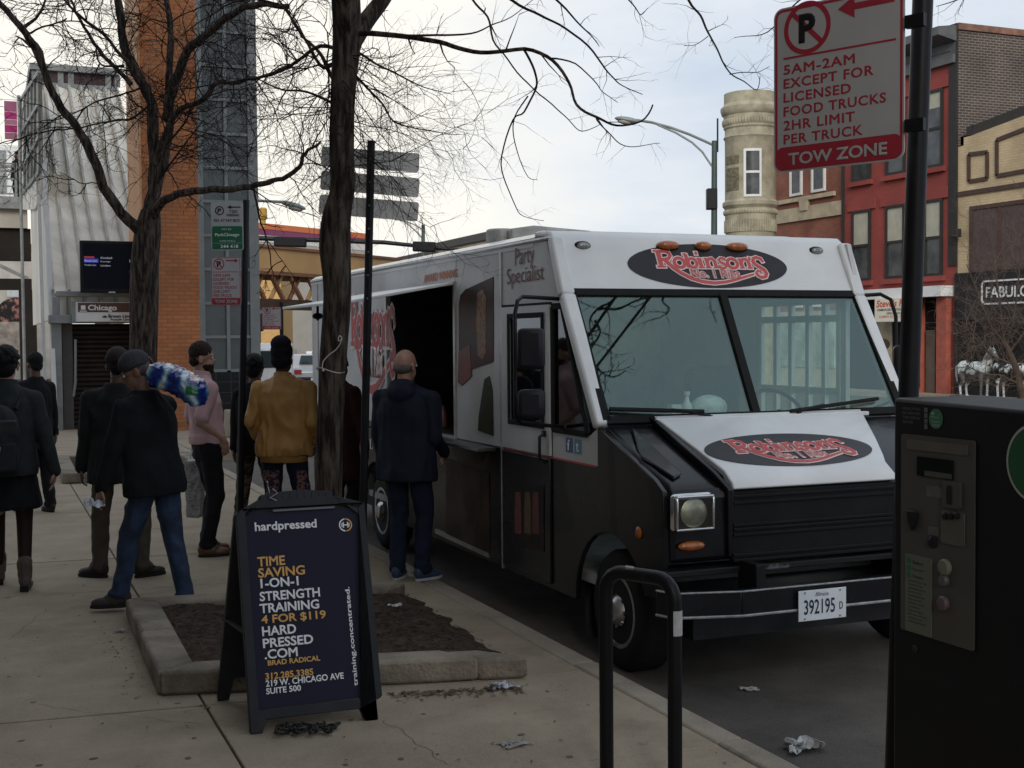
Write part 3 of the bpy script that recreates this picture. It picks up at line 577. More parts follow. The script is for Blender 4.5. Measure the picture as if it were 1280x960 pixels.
dark_void = mat('dark_shop_interior', (.014, .013, .013), .8, 0, .3, 1)

def bld(name, loc, label, group=None): return thing(name, loc, label, 'building', group)
def window(par, y0, y1, z0, z1, X, d=-1, fm=None, blind=0, sill=None, axis='x'):
    """sash window on a wall facing -X (axis x) or -Y (axis y), a few centimetres proud."""
    def bx(b, a0, a1, zz0, zz1, n0, n1):
        if axis == 'x': b.box(X-n1, X-n0, a0, a1, zz0, zz1)
        else: b.box(a0, a1, X-n1, X-n0, zz0, zz1)
    t = min(.09, (y1-y0)*.12); b = MB(); bx(b, y0, y0+t, z0, z1, 0, .07); bx(b, y1-t, y1, z0, z1, 0, .07); bx(b, y0+t, y1-t, z0, z0+t, 0, .07); bx(b, y0+t, y1-t, z1-t, z1, 0, .07); bx(b, y0+t, y1-t, (z0+z1)/2-t/2, (z0+z1)/2+t/2, .0, .06)
    f = part('window', b, fm or frame_dk, par)
    b = MB(); bx(b, y0+t, y1-t, z0+t, z1-t, .005, .02); part('pane', b, win_glass, f)
    if blind:
        b = MB(); bx(b, y0+t, y1-t, z1-t-(z1-z0)*blind, z1-t, .0205, .028); part('blind', b, blind_m, f)
    if sill:
        b = MB(); bx(b, y0-.12, y1+.12, z0-.16, z0-.003, 0, .14); part('sill', b, sill, f)
    return f
# --- unseen building added left of the camera to shade the truck side and people
bl = bld('brick_building', (-7, 0, 0), 'unseen brown brick building added left of the pavement to shade the truck and people')
part('wall', MB().box(-14, -2.1, -9.0, 11.5, 0, 21), grey_brick, bl)
b = MB(); b.box(-2.1, -2.0, -9.0, 11.5, 3.6, 4.1); b.box(-2.1, -1.85, -9.0, 11.5, 20.2, 20.9); part('cornice', b, stone, bl)
for k in range(4):
    y = -8.6+k*5.1; part('shop_window', MB().box(-2.099, -2.05, y, y+3.8, .7, 3.3), win_glass, bl)
    for z in (5.2, 9.6, 14.0): window(bl, y+.4, y+1.6, z, z+2.2, -3.0-.0, -1) if False else part('window', MB().box(-2.099, -2.05, y+.4, y+1.7, z, z+2.2), win_glass, bl)
# --- opposite row, facades on the plane X = 28
FX = 28.0
def fy(x, y): q = onx(x, y, FX); return q.y, q.z
ya, _ = fy(1195, 260); yb, _ = fy(1054.5, 260); yc, _ = fy(967, 240)
ztop = onx(1200, 30, FX).z; zr = onx(1196, 78, FX).z
rb = bld('red_building', (FX+8, (ya+yb)/2, 0), 'three storey red painted brick building with grey roof cornice')
b = MB(); b.box(FX, FX+16, ya, yb, 0, zr); part('wall', b, red_brick, rb)
part('side_wall', MB().box(FX+.02, FX+16, ya-.05, ya-.003, 0, ztop-.15), sooty_brick, rb)
b = MB(); b.box(FX-.15, FX+16, ya, yb, zr, zr+.25); b.box(FX-.05, FX+.4, ya, yb, zr+.25, ztop-.5); b.prism([(FX, ya-.04, ztop-.5), (FX-.75, ya-.04, ztop-.35), (FX-.75, ya-.04, ztop-.1), (FX, ya-.04, ztop)], (0, yb-ya, 0)); b.box(FX, FX+15.9, ya, yb, zr+.25, ztop-.25)
part('cornice', b, mat('cornice_grey', (.10, .10, .10), .6, 0, .25, 2), rb)
b = MB(); b.box(FX-.02, FX+16, ya-.12, ya+.25, ztop-.15, ztop+.05); part('parapet_coping', b, mat('coping_brick', (.20, .10, .07), .85, 0, .4, 3), rb)
b = MB(); b.box(FX-.045, FX-.003, ya-.05, ya+.3, 4, zr+1.2); part('downpipe', b, frame_dk, rb)
for k in range(4):
    yy = ya+.75+(yb-ya-1.5)*(k/3); part('cornice_panel', MB().box(FX-.09, FX-.05, yy-.55, yy+.55, zr+.4, ztop-.75), mat('cornice_panel', (.22, .20, .16), .7), rb)
for x0, x1, bl_ in ((1066, 1089, 0), (1108, 1132, .0), (1156, 1179, .45)):
    a = fy(x1, 300)[0]; c = fy(x0, 300)[0]
    for (z0, z1, k) in ((3.25+.0, 0, 0), (6.95, 0, 1)):
        zlo = fy((x0+x1)/2, 344)[1] if k == 0 else fy((x0+x1)/2, 218)[1]; zhi = fy((x0+x1)/2, 256)[1] if k == 0 else fy((x0+x1)/2, 126)[1]
        zlo = {0: 3.72, 1: 7.15}[k]; zhi = {0: 6.15, 1: 9.6}[k]
        window(rb, a, c, zlo, zhi, FX, blind=(.45 if (k == 0) else (.2 if x0 != 1108 else 0)), sill=MATS['painted_red_brick'])
        part('lintel', MB().box(FX-.06, FX-.003, a-.25, c+.25, zhi+.003, zhi+.35), red_brick, rb)
zb0, zb1 = 3.05, 3.38
b = MB(); b.box(FX-.55, FX-.003, ya+.05, yb-.05, zb0, zb1); part('shop_fascia', b, white_paint, rb)
b = MB(); b.box(FX-.02, FX-.003, ya+.6, yb-.2, 0, zb0-.003); part('shopfront', b, dark_void, rb)
for xx in ((1178, 1190), (1151, 1157)):
    a = fy(xx[1], 450)[0]; c = fy(xx[0], 450)[0]; part('pilaster', MB().box(FX-.25, FX-.021, a, c, 0, zb0-.003), mat('pilaster_red', (.36, .09, .06), .7, 0, .15, 4), rb)
a = fy(1172, 450)[0]; c = fy(1160, 450)[0]; part('shop_door', MB().box(FX-.1, FX-.021, a, c, 0, 2.0), mat('shop_door', (.10, .075, .05), .5, 0, .2, 3), rb)
a = fy(1116, 450)[0]; c = fy(1098, 450)[0]; part('window_poster', MB().box(FX-.05, FX-.021, a, c, .9, 2.3), mat('poster_tan', (.34, .28, .19), .7, 0, .3, 2), rb)
b = MB(); q = (a+c)/2; b.ell((FX-.055, q, 1.55), (.02, .3, .18)); part('poster_mark', b, brown_trim, rb)
# shop sign hung under the fascia
s1 = onx(1093, 373, FX-.7); s2 = onx(1093, 403, FX-.7); s3 = onx(1146, 372, FX-.7); ss = thing('shop_sign', (FX-.7, s1.y, s2.z), 'lit white box sign with red script over the red shopfront', 'sign')
part('sign_box', MB().box(FX-.7, FX-.57, s3.y, s1.y, s2.z, s1.z), mat('sign_face', (.75, .70, .58), .5, 0, .05, 3), ss, bevel=.02)
SH = s1.z-s2.z; SW = s1.y-s3.y; L2 = Vector((0, -1, 0)); red_sign = mat('sign_red', (.62, .07, .04), .5, 0, 0)
def sg(s, u, v, w_, h_, m, **k): text('lettering', s, (FX-.70, s1.y-u*SW, s2.z+v*SH), L2, UZ, w_*SW, h_*SH, m, ss, lift=.006, **k)
sg("Steve's Place", .05, .62, .9, .30, red_sign, bold=.02, italic=.2); sg('HAMBURGERS - GYROS - CHICKEN', .08, .46, .84, .10, black_ink, bold=.01); sg('OPEN 24 HOURS', .3, .31, .4, .09, black_ink, bold=.01); sg('CARRY OUT - DINE IN', .12, .18, .76, .09, red_sign, bold=.01)
# yellow building
yz = ya-.06; y1_ = fy(1300, 260)[0]-4
yb_ = bld('yellow_building', (FX+6, yz-4, 0), 'yellow brick shop building with gabled parapet and brown trim lines')
def Y(x, y): q = onx(x, y, FX); return (q.y, q.z)
gp = [(yz, 0), (yz, Y(1197, 184)[1]), (Y(1204, 182)[0], Y(1204, 182)[1]), (Y(1204, 172)[0], Y(1204, 172)[1]), Y(1212, 170), (Y(1279, 145)[0]-.5, Y(1279, 142)[1]), (y1_, Y(1279, 142)[1]), (y1_, 0)]
part('wall', MB().prism([(FX+.02, y, z) for y, z in gp], (.4, 0, 0)), yellow_brick, yb_)
b = MB()
for p, q in zip(gp[1:6], gp[2:7]): b.bar((FX+.2, p[0], p[1]+.06), (FX+.2, q[0], q[1]+.06), .55, .14, up=(1, 0, 0))
part('coping', b, mat('coping_dark', (.05, .045, .04), .7), yb_)
part('roof', MB().box(FX+.43, FX+15, y1_, yz, 0, 6.8), mat('flat_roof', (.12, .11, .10), .9), yb_)
def outline(pts, wd=.14):
    b = MB(); P3 = [Vector((FX+.0, *Y(*p))) for p in pts]
    for i in range(len(P3)): b.bar(P3[i], P3[(i+1) % len(P3)], wd, .05, up=(1, 0, 0))
    part('trim_band', b, brown_trim, yb_)
outline([(1211, 193), (1234, 190), (1234, 223), (1211, 227)], .12); outline([(1246, 175), (1310, 150), (1310, 208), (1246, 220)], .12)
b = MB(); zt = Y(1230, 238)[1]; b.box(FX-.03, FX+.018, y1_, yz-.02, zt-.07, zt+.07); part('trim_band', b, brown_trim, yb_)
zz0, zz1 = Y(1215, 340)[1], Y(1215, 258)[1]; yw = Y(1213, 300)[0]
f = part('window', MB().box(FX-.02, FX+.019, y1_, yw, zz0, zz1), mat('brown_shutter', (.085, .055, .05), .7, 0, .25, 4), yb_)
b = MB(); b.box(FX-.05, FX-.021, y1_, yw, zz1-.12, zz1); b.box(FX-.05, FX-.021, yw-.12, yw, zz0, zz1-.121)
for k in range(6): b.box(FX-.045, FX-.021, yw-1.3-k*1.2, yw-1.2-k*1.2, zz0, zz1-.121)
part('frame', b, brown_trim, f)
bb_ = part('black_shopfront', MB().box(FX-.12, FX+.018, y1_, yz-.02, 0, zz0-.02), mat('black_shopfront', (.022, .021, .022), .6, 0, .2, 2), yb_)
yv = Y(1200, 440)[0]; part('display_window', MB().box(FX-.125, FX-.121, y1_, yv, .35, 2.3), dark_void, yb_)
b = MB(); b.box(FX-.16, FX-.126, yv-.03, yv+.06, .3, 2.35); b.box(FX-.16, FX-.126, y1_, yv-.031, 2.3, 2.36); b.box(FX-.16, FX-.126, y1_, yv-.031, .3, .36); part('display_frame', b, frame_dk, yb_)
f1, f2 = Y(1232, 352), Y(1232, 380); b = MB(); fw = 2.6
pts = [(FX-.14, f1[0]-fw*u, f2[1]+(f1[1]-f2[1])*v) for u, v in ((0, .12), (0, .88), (.04, 1), (.96, 1), (1, .88), (1, .12), (.96, 0), (.04, 0))]
for i in range(8): b.bar(pts[i], pts[(i+1) % 8], .05, .03, up=(1, 0, 0))
fs = part('sign_outline', b, white_ink, yb_); text('lettering', 'FABULOUS', (FX-.12, f1[0]-.15, f2[1]+.17), L2, UZ, fw-.3, (f1[1]-f2[1])-.34, white_ink, fs, bold=.02, lift=.01)
b = MB(); q = Vector((FX-.15, *Y(1202, 292))); b.box(q.x-.15, q.x+.03, q.y-.14, q.y+.14, q.z-.12, q.z+.14); part('wall_lamp', b, frame_dk, yb_, bevel=.02)
# dish aerials on the yellow building's roof
sat = thing('satellite_dish', Vector((FX+3, ya-1.3, 6.8)), 'small dark satellite dish and mast on the yellow building roof', 'aerial')
b = MB(); q = Vector((FX+3, ya-1.3, 6.8)); b.cyl(q, q+Vector((0, 0, 3.0)), .04, n=8); part('mast', b, dark_steel, sat)
b = MB(); b.lathe(q+Vector((-.15, 0, 1.2)), [(.04, 0), (.3, -.08), (.42, -.2), (.41, -.21), (.28, -.1), (.0, -.03)], 20, (1, .3, -.4)); part('dish', b, dark_steel, sat)
b = MB(); b.bar(q+Vector((-.1, -.2, 1.9)), q+Vector((-.1, -1.3, .25)), .08, .08); part('brace', b, dark_steel, sat)
# old brick building next to the red one
bk = bld('brick_building', (FX+8, (yb+yc)/2, 0), 'weathered brown brick building between the round turret and the red building')
part('wall', MB().box(FX+.12, FX+16, yb+.02, yc+1.5, 0, 10.2), old_brick, bk)
b = MB(); z = Y(1010, 262)[1]; b.box(FX+.04, FX+.118, yb+.05, yc, z-.35, z+.15); z2 = Y(1010, 245)[1]; b.box(FX+.0, FX+.118, yb+.6, yc, z2-.13, z2+.02); b.box(FX-.2, FX+.118, yb+.05, yc, 9.8, 10.4); parts('stone_band', b, stone, bk)
b = MB(); q = Y(1004, 246); b.prism([(FX-.02, q[0]+u, q[1]+v) for u, v in ((-.28, 0), (.28, 0), (.2, -.5), (-.2, -.5))], (.13, 0, 0)); part('corbel', b, stone, bk)
for x0, x1 in ((985, 1000), (1012, 1029)):
    a, c = Y(x1, 230)[0], Y(x0, 230)[0]
    for z0 in (Y(1005, 243)[1]+.02, 2.9): window(bk, a, c, z0, z0+2.1, FX+.12, fm=white_paint)
part('downpipe', MB().box(FX-.02, FX+.1, yb-.06, yb+.1, 3, 10), frame_dk, bk)
sf_ = part('shopfront', MB().box(FX-.05, FX+.118, yb+.15, yc+1.4, 0, 2.75), mat('cream_shopfront', (.46, .44, .37), .6, 0, .12, 1.5), bk)
for k in range(4):
    yy = yb+.4+k*1.35; part('shop_window', MB().box(FX-.09, FX-.051, yy, yy+1.05, .7, 2.3), mat('pale_shop_window', (.34, .40, .36), .25, 0, .3, 1.5), sf_)
# round corner turret
D = 46.0; tcx = dep(938, 200, D); R0 = (968-907)/2*D/FPX*1.03; zt = lambda y: dep(938, y, D).z
tu = bld('corner_turret', (tcx.x, tcx.y, 0), 'round olive stone corner turret with carved bands and a tall white window')
pr = [(R0*.98, 0), (R0*.98, zt(292)), (R0*1.0, zt(290)), (R0*1.0, zt(262)), (R0*1.1, zt(258)), (R0*1.1, zt(254)), (R0, zt(251)), (R0, zt(176)), (R0*1.06, zt(173)), (R0*1.0, zt(170)), (R0*1.0, zt(163)), (R0*1.05, zt(161)), (R0*1.05, zt(146)), (R0*1.12, zt(144)), (R0*1.17, zt(139)), (R0*1.17, zt(136)), (R0*1.08, zt(133)), (R0*1.03, zt(131)), (R0*1.03, zt(118)), (0, zt(118))]
part('wall', MB().lathe((tcx.x, tcx.y, 0), pr, 40), olive_stone, tu)
b = MB(); vdir = -Vector((tcx.x, tcx.y, 0)).normalized(); a0 = math.atan2(vdir.y, vdir.x)
for k in range(30):
    a = a0-1.6+3.2*k/29; p = Vector((tcx.x+cos(a)*R0*1.05, tcx.y+sin(a)*R0*1.05, zt(154))); b.ell(p, (.06, .06, .13), u=8, v=5); p2 = Vector((tcx.x+cos(a)*R0*1.0, tcx.y+sin(a)*R0*1.0, zt(266))); b.ell(p2, (.07, .07, .10), u=8, v=5)
    b.cyl(Vector((tcx.x+cos(a)*R0*.99, tcx.y+sin(a)*R0*.99, zt(291))), Vector((tcx.x+cos(a)*R0*.99, tcx.y+sin(a)*R0*.99, zt(276))), .045, n=6)
part('carved_frieze', b, olive_stone, tu)
def curved(name, px0, px1, y0, y1, m, o, par, n=6):
    r = []
    for i in range(n+1):
        x = px0+(px1-px0)*i/n; u = (x-938)*D/FPX; al = math.asin(max(-.99, min(.99, u/R0))); a = a0+al
        r.append((tcx.x+cos(a)*(R0+o), tcx.y+sin(a)*(R0+o)))
    b = MB(); rs = [[Vector((x, yy, zt(y1))), Vector((x, yy, zt(y0))), Vector((x+(tcx.x-x)*.05, yy+(tcx.y-yy)*.05, zt(y0))), Vector((x+(tcx.x-x)*.05, yy+(tcx.y-yy)*.05, zt(y1)))] for x, yy in r]
    b.rings(rs); return part(name, b, m, par)
wf = curved('window', 930, 951, 190, 249, white_paint, .03, tu); curved('pane', 933, 948.5, 193, 217, win_glass, .036, wf); curved('pane', 933, 948.5, 220, 246, win_glass, .036, wf)
for y0, y1 in ((197, 207), (212, 240)): curved('carved_panel', 909, 924, y0, y1, mat('carved_stone', (.15, .13, .08), .9, 0, .5, 9, .8, 9), .02, tu)
None and part('tower_building', MB().box(tcx.x+.35, tcx.x+12, yc+1.52, tcx.y+.25, 0, zt(150)), olive_stone, tu)
# far buildings seen over the truck
def farb(label, x0, x1, ytop, X, depth, wm, rm, name='flat_roof_building', over=.2):
    p, q = onx(x0, ytop, X), onx(x1, ytop, X); y0, y1 = min(p.y, q.y), max(p.y, q.y); z = (q.z if p.y > q.y else p.z)-.55
    t = bld(name, (X+depth/2, (y0+y1)/2, 0), label); part('wall', MB().box(X, X+depth, y0, y1, 0, z), wm, t); part('roof', MB().box(X-over, X+depth, y0-over, y1+over, z+.003, z+.55), rm, t, bevel=.05)
    for k in range(5):
        yy = y0+(y1-y0)*(k+.5)/5; part('window', MB().box(X-.05, X-.003, yy-.5, yy+.5, z*.55, z*.55+1.5), win_glass, t)
    return t
cream_wall = mat('cream_wall', (.55, .47, .36), .85, 0, .12, .6); roof_dk = mat('roof_edge_dark', (.06, .055, .05), .7); beige_wall = mat('beige_stone', (.30, .26, .20), .9, 0, .35, .7, col2=(.36, .31, .23))
farb('cream building with dark flat roof just above the truck roof', 548, 618, 288, 30.5, .8, cream_wall, roof_dk)
farb('low stone building with a dark roof beyond the truck', 470, 545, 312, 36, 4, beige_wall, roof_dk)
t = bld('striped_store', dep(390, 300, 150).xy.to_3d(), 'pale store with orange and purple stripes along its roofline')
A, B_ = dep(300, 276, 140), dep(456, 284, 158); dv = Vector((B_.x-A.x, B_.y-A.y, 0)); nv = Vector((-dv.y, dv.x, 0)).normalized()
def slab(z0, z1, o, m, nm):
    part(nm, MB().prism([Vector((A.x, A.y, z0))-nv*o, Vector((B_.x, B_.y, z0))-nv*o, Vector((B_.x, B_.y, z1))-nv*o, Vector((A.x, A.y, z1))-nv*o], nv*(8+o)), m, t)
zt_ = A.z; slab(0, zt_-2.1, 0, mat('store_beige', (.42, .38, .33), .8, 0, .1, .3), 'wall'); slab(zt_-2.1, zt_-1.3, .05, mat('store_white', (.66, .62, .58), .7), 'white_stripe'); slab(zt_-1.3, zt_-.65, .1, mat('store_purple', (.22, .05, .12), .7), 'purple_stripe'); slab(zt_-.65, zt_, .15, mat('store_orange', (.60, .16, .05), .7), 'orange_stripe')
# buildings closing the street under the bridge
t = bld('stone_building', dep(400, 424, 175), 'beige building with upright windows closing the street under the bridge'); q = dep(400, 424, 175); ax = (_rh, _fh, Vector((0, 0, 1)))
part('wall', MB().obox(q+Vector((0, 0, 1)), ax, (24, 4, 6.5)), beige_wall, t)
for k in range(14):
    for zz in (-2.2, 1.6, 5.0): part('window', MB().obox(q+_rh*(-21+3.2*k)-_fh*4.03+Vector((0, 0, zz)), ax, (.75, .03, 1.2)), win_glass, t)
t = bld('yellow_shop', dep(337, 424, 120), 'small ochre shop with a red and white ground floor far down the street'); q = dep(338, 424, 120)
part('wall', MB().obox(q+Vector((0, 0, 1.2)), ax, (1.6, 3, 4.2)), mat('ochre_wall', (.55, .34, .13), .8), t); part('shopfront', MB().obox(q-_fh*3.03+Vector((0, 0, -2.2)), ax, (1.55, .04, .8)), mat('shop_red', (.40, .06, .05), .7, 0, 0), t); part('awning', MB().obox(q-_fh*3.05+Vector((0, 0, -.9)), ax, (1.5, .05, .35)), white_paint, t)
part('window', MB().obox(q-_fh*3.03+Vector((0, 0, 2.2)), ax, (.5, .04, .8)), win_glass, t)

# ================================================================== RAILWAY STATION (left)
pale_panel = mat('pale_concrete_panel', (.74, .70, .61), .8, 0, .2, 1.2, .15, 30, stretch=(1, 1, .35))
SY = 28.5
def S(x, y, Yp=SY): return ony(x, y, Yp)
st = bld('station_entrance', S(130, 530), 'pale ribbed station stair enclosure with a shuttered doorway at its foot')
x0, x1 = S(66, 366).x, S(203, 366).x; za = S(66, 366).z; zq = S(66, 398).z
YT = 37.5; ztp = ony(100, 114, YT).z
n = 7; b = MB(); wv = (x1-x0)/n
for k in range(n):       # folded ribs running up the slope
    xa = x0+k*wv; pts = [(xa, .0), (xa+.03, .17), (xa+wv-.06, .04), (xa+wv-.02, -.0)]
    lowr = [Vector((x, SY-.02-o, zq)) for x, o in pts]; midr = [Vector((x, SY-o, za)) for x, o in pts]; topr = [Vector((x, YT-o, ztp+o*.4)) for x, o in pts]
    for r0, r1 in ((lowr, midr), (midr, topr)):
        for i in range(3): b.quad(r0[i], r0[i+1], r1[i+1], r1[i])
    for r0, r1 in ((midr, topr),): b.quad(r0[3], r0[3]+Vector((.02, -.0, 0)), r1[3]+Vector((.02, 0, 0)), r1[3])
b.prism([(x0, SY+.03, zq), (x0, SY+.05, za), (x0, YT+.05, ztp), (x0, YT+3, ztp), (x0, YT+3, zq)], (.05, 0, 0)); b.prism([(x1-.05, SY+.03, zq), (x1-.05, SY+.05, za), (x1-.05, YT+.05, ztp), (x1-.05, YT+3, ztp), (x1-.05, YT+3, zq)], (.05, 0, 0))
part('ribbed_roof', b, pale_panel, st, smooth=20)
b = MB()
for k in range(n+1):
    xa = x0+k*wv; b.bar((xa, SY-.06, zq+.0), (xa, SY-.10, za), .05, .14, up=(0, -1, 0)); b.bar((xa, SY-.10, za), (xa, YT-.10, ztp+.05), .05, .16, up=(0, -.6, .8))
part('rib_shadow_strip', b, mat('rib_shadow_grey', (.42, .39, .34), .8, 0, .2, 2), st)  # added darker strips that stand in for shadow lines between the folds
zt2 = ony(100, 86, YT).z
b = MB(); b.box(x0, x1, YT-.06, YT+10, ztp-.02, ztp+.18); b.box(x0-.05, x1+.05, YT-.14, YT+10, zt2-.12, zt2+.05)
for u in (0, .3, .42, .86, .97): b.box(x0+(x1-x0)*u, x0+(x1-x0)*(u+.04)+.06, YT-.05, YT+.05, ztp+.18, zt2-.12)
part('top_frame', b, steel_lt, st)
part('top_window', MB().box(x0+.08, x1-.05, YT, YT+.04, ztp+.2, zt2-.125), mat('maroon_glass', (.06, .035, .04), .3, 0, .3, 3), st)
# glazed side wall of the stair, with its frame and soffit
SX = x0-.03
def sp3(x, y, o=0): q = onx(x, y, SX); return Vector((SX-o, q.y, q.z))
part('side_glazing', MB().prism([sp3(*p) for p in ((51, 92), (28, 126), (28, 243), (38, 233), (52, 212))], (.03, 0, 0)), mat('greenish_glazing', (.25, .26, .235), .3, 0, .2, 1.2), st)
b = MB()
for p, q in (((51, 90), (28, 124)), ((28, 124), (28, 245)), ((28, 245), (52, 214)), ((52, 170), (28, 212)), ((52, 128), (28, 166)), ((51.5, 90), (52, 214)), ((46, 97), (46, 222)), ((41.5, 104), (41.5, 228)), ((37, 111), (37, 234)), ((32.5, 118), (32.5, 239))): b.bar(sp3(*p, .04), sp3(*q, .04), .10, .06, up=(1, 0, 0))
part('side_frame', b, steel_lt, st)
b = MB(); b.prism([sp3(*p, .02) for p in ((52, 217), (28, 248), (28, 262), (44, 262), (52, 245))], (.6, 0, 0)); part('stair_soffit', b, pale_panel, st)
b = MB(); b.bar((x0+.0, SY-.2, zq-2.4), (x0-.1, SY+.2, 5.6), .09, .09); b.bar((x0-.18, SY+.2, zq-2.4), (x0-.22, SY+.4, 5.3), .07, .07); part('corner_post', b, white_paint, st)
# doorway
dx0, dx1 = S(92, 500).x, S(206, 500).x; zl = S(130, 404).z
b = MB(); b.box(x0-.1, x1+.2, SY-.30, SY+.2, zl, zl+.17); b.box(x0+.05, x1+.25, SY-.25, SY-.15, za-.08, za+.03); b.box(x1-.05, x1+.25, SY-.24, SY-.14, zl+.171, za-.081); b.box(x0-.02, x0+.12, SY-.24, SY-.14, zl+.171, za-.081); part('canopy', b, steel_lt, st, bevel=.01)
b = MB(); b.box(x0-.05, dx0-.22, SY-.12, SY+.6, 0, zl-.003); part('door_pier', b, steel_lt, st)
b = MB(); b.box(dx0-.2, dx0, SY-.02, SY+.3, 0, zl-.003); part('door_pier', b, mat('pier_dark', (.07, .065, .06), .6), st)
b = MB(); b.box(dx1-.08, dx1+.1, SY-.12, SY+.6, 0, zl-.003); part('door_pier', b, steel_lt, st)
b = MB()
for k in range(int(zl/.1)): b.prism([(dx0, SY+.20, k*.1), (dx0, SY+.20, k*.1+.094), (dx0, SY+.155, k*.1+.07), (dx0, SY+.155, k*.1+.02)], (dx1-dx0-.08, 0, 0))
b.box(dx0, dx1-.08, SY+.2, SY+.25, 0, zl-.01); part('roller_shutter', b, mat('shutter_brown', (.035, .028, .024), .6, .1, .3, 3), st)
b = MB(); b.tube([(dx0+.06, SY-.02, 1.9), (dx0+.04, SY-.1, 1.0), (dx0-.0, SY-.02, .7)], .03, 8); part('handrail', b, galv, st)
# name board
nb0, nb1, nbt, nbb = S(93, 402).x, S(196, 402).x, S(93, 378.5).z, S(93, 402.5).z
nb = thing('station_name_sign', (nb0, SY-.4, nbb), 'brown and white station name board over the shuttered doorway', 'sign')
part('board', MB().box(nb0, nb1, SY-.40, SY-.31, nbb, nbt), white_paint, nb, bevel=.005)
hh = nbt-nbb; part('brown_band', MB().box(nb0+.05, nb1, SY-.405, SY-.401, nbb+hh*.49, nbt-.01), mat('sign_brown', (.10, .042, .025), .5, 0, .05), nb)
part('end_frame', MB().box(nb0-.07, nb0-.002, SY-.42, SY-.3, nbb-.02, nbt+.02), steel_lt, nb)
sc = (nb1-nb0)/103
def nbtx(s, px0, py0, px1, py1, m, **k): a = S(px0, py0, SY-.405); c = S(px1, py1, SY-.405); text('lettering', s, (a.x, SY-.405, a.z), UX, UZ, c.x-a.x, c.z-a.z, m, nb, lift=.004, **k)
nbtx('Chicago', 110, 390, 146, 381, white_ink, bold=.03); nbtx('cta', 128, 397.2, 133.5, 394, black_ink, bold=.05); nbtx('Brown Line', 135.5, 397.2, 163, 393, black_ink, bold=.03); nbtx('Purple Line', 138, 401.5, 163, 397.9, black_ink, bold=.03); nbtx('Express', 165, 401.5, 181, 397.9, black_ink, bold=.03)
b = MB(); q = S(104, 385, SY-.405); b.box(q.x-.045, q.x+.045, SY-.412, SY-.406, q.z-.035, q.z+.055); b.box(q.x-.07, q.x+.07, SY-.412, SY-.406, q.z-.075, q.z-.055); part('train_symbol', b, white_ink, nb)
# departures screen
sx0, sx1, sz1, sz0 = S(97, 303).x, S(172, 303).x, S(97, 303).z, S(97, 367).z
sn = thing('departures_screen', (sx0, SY-.6, sz0), 'large black departures screen hung on the ribbed stair enclosure', 'screen')
part('case', MB().box(sx0, sx1, SY-.62, SY-.48, sz0, sz1), mat('screen_case', (.008, .008, .01), .4, 0, 0, spec=.2), sn, bevel=.02)
part('display', MB().box(sx0+.06, sx1-.06, SY-.625, SY-.6205, sz0+.08, sz1-.06), mat('screen_dark', (.003, .004, .008), .4, 0, .3, 4, emit=.15, spec=.1), sn)
def sl_(px0, py0, px1, py1, m): a = S(px0, py1, SY-.63); c = S(px1, py0, SY-.63); part('screen_row', MB().box(a.x, c.x, SY-.6285, SY-.6255, a.z, c.z), m, sn)
sl_(105, 323.5, 123, 328, mat('screen_blue', (.02, .03, .25), .4, 0, 0, emit=.8)); sl_(105, 320.5, 118, 322.5, mat('screen_red', (.22, .02, .03), .4, 0, 0, emit=.6))
ld = mat('screen_text', (.35, .37, .42), .5, 0, 0, emit=.5)
def stx(s, px0, py0, px1, py1): a = S(px0, py0, SY-.63); c = S(px1, py1, SY-.63); text('screen_text', s, (a.x, SY-.629, a.z), UX, UZ, c.x-a.x, c.z-a.z, ld, sn, lift=.004)
stx('Brown Line', 106, 327.2, 121, 324.6); stx('Kimball', 126, 323.5, 140, 321.3); stx('Loop', 126, 328.2, 138, 326); stx('Purple Line', 106, 332.6, 120, 330.4); stx('Linden', 126, 333, 138, 331); stx('12:41', 162, 328, 171, 324.6); stx('Due', 163, 337.5, 170, 335); stx('3 min', 162, 341, 171, 338.6)
b = MB(); a = S(136, 366, SY-.63); part('maker_plate', MB().box(a.x, a.x+.13, SY-.63, SY-.6205, a.z-.0, a.z+.025), trim, sn)
for xx in (sx0+.3, sx1-.3): part('mount_arm', MB().bar((xx, SY-.5, sz1-.3), (xx, SY+.6, sz1-.1), .06), dark_steel, sn)
# lift tower: orange brick shaft and glazed shaft
TY = 27.0
tx0, tx1, tx2 = ony(181, 400, TY).x, ony(250, 400, TY).x, ony(324, 400, TY).x
lt = bld('lift_tower', ((tx0+tx2)/2, TY+1.5, 0), 'tall orange brick and grey glass lift tower beside the station')
part('brick_shaft', MB().box(tx0, tx1, TY, TY+2.2, 0, 15), brick_or, lt)
part('brick_side', MB().box(tx0-.06, tx0-.003, TY+.02, TY+2.2, 0, 15), mat('peach_side_lit', (.62, .34, .18), .8, 0, .08, 2), lt)  # light on the left face put into a paler peach colour
zb = ony(290, 463, TY).z
part('glass_shaft', MB().box(tx1+.03, tx2-.03, TY+.08, TY+2.6, zb, 15), mat('tower_glass', (.06, .072, .072), .16, 0, .3, .8, coat=.1), lt)
b = MB(); xm = ony(285.5, 400, TY).x; zs = (ony(290, 421, TY).z-zb)
for xx, ww in ((tx1+.055, .11), (xm, .07), (tx2-.09, .18)): b.box(xx-ww/2, xx+ww/2, TY+.0, TY+.079, zb, 15)
k = 0
while zb+k*zs < 15:
    b.box(tx1+.112, xm-.037, TY+.012, TY+.078, zb+k*zs-.03, zb+k*zs+.03); b.box(xm+.037, tx2-.182, TY+.012, TY+.078, zb+k*zs-.03, zb+k*zs+.03); k += 1
b.box(tx2-.0, tx2+.02, TY+.0, TY+2.6, zb, 15); part('glazing_frame', b, mat('mullion_grey', (.20, .21, .20), .5, .2, .1, 3), lt)
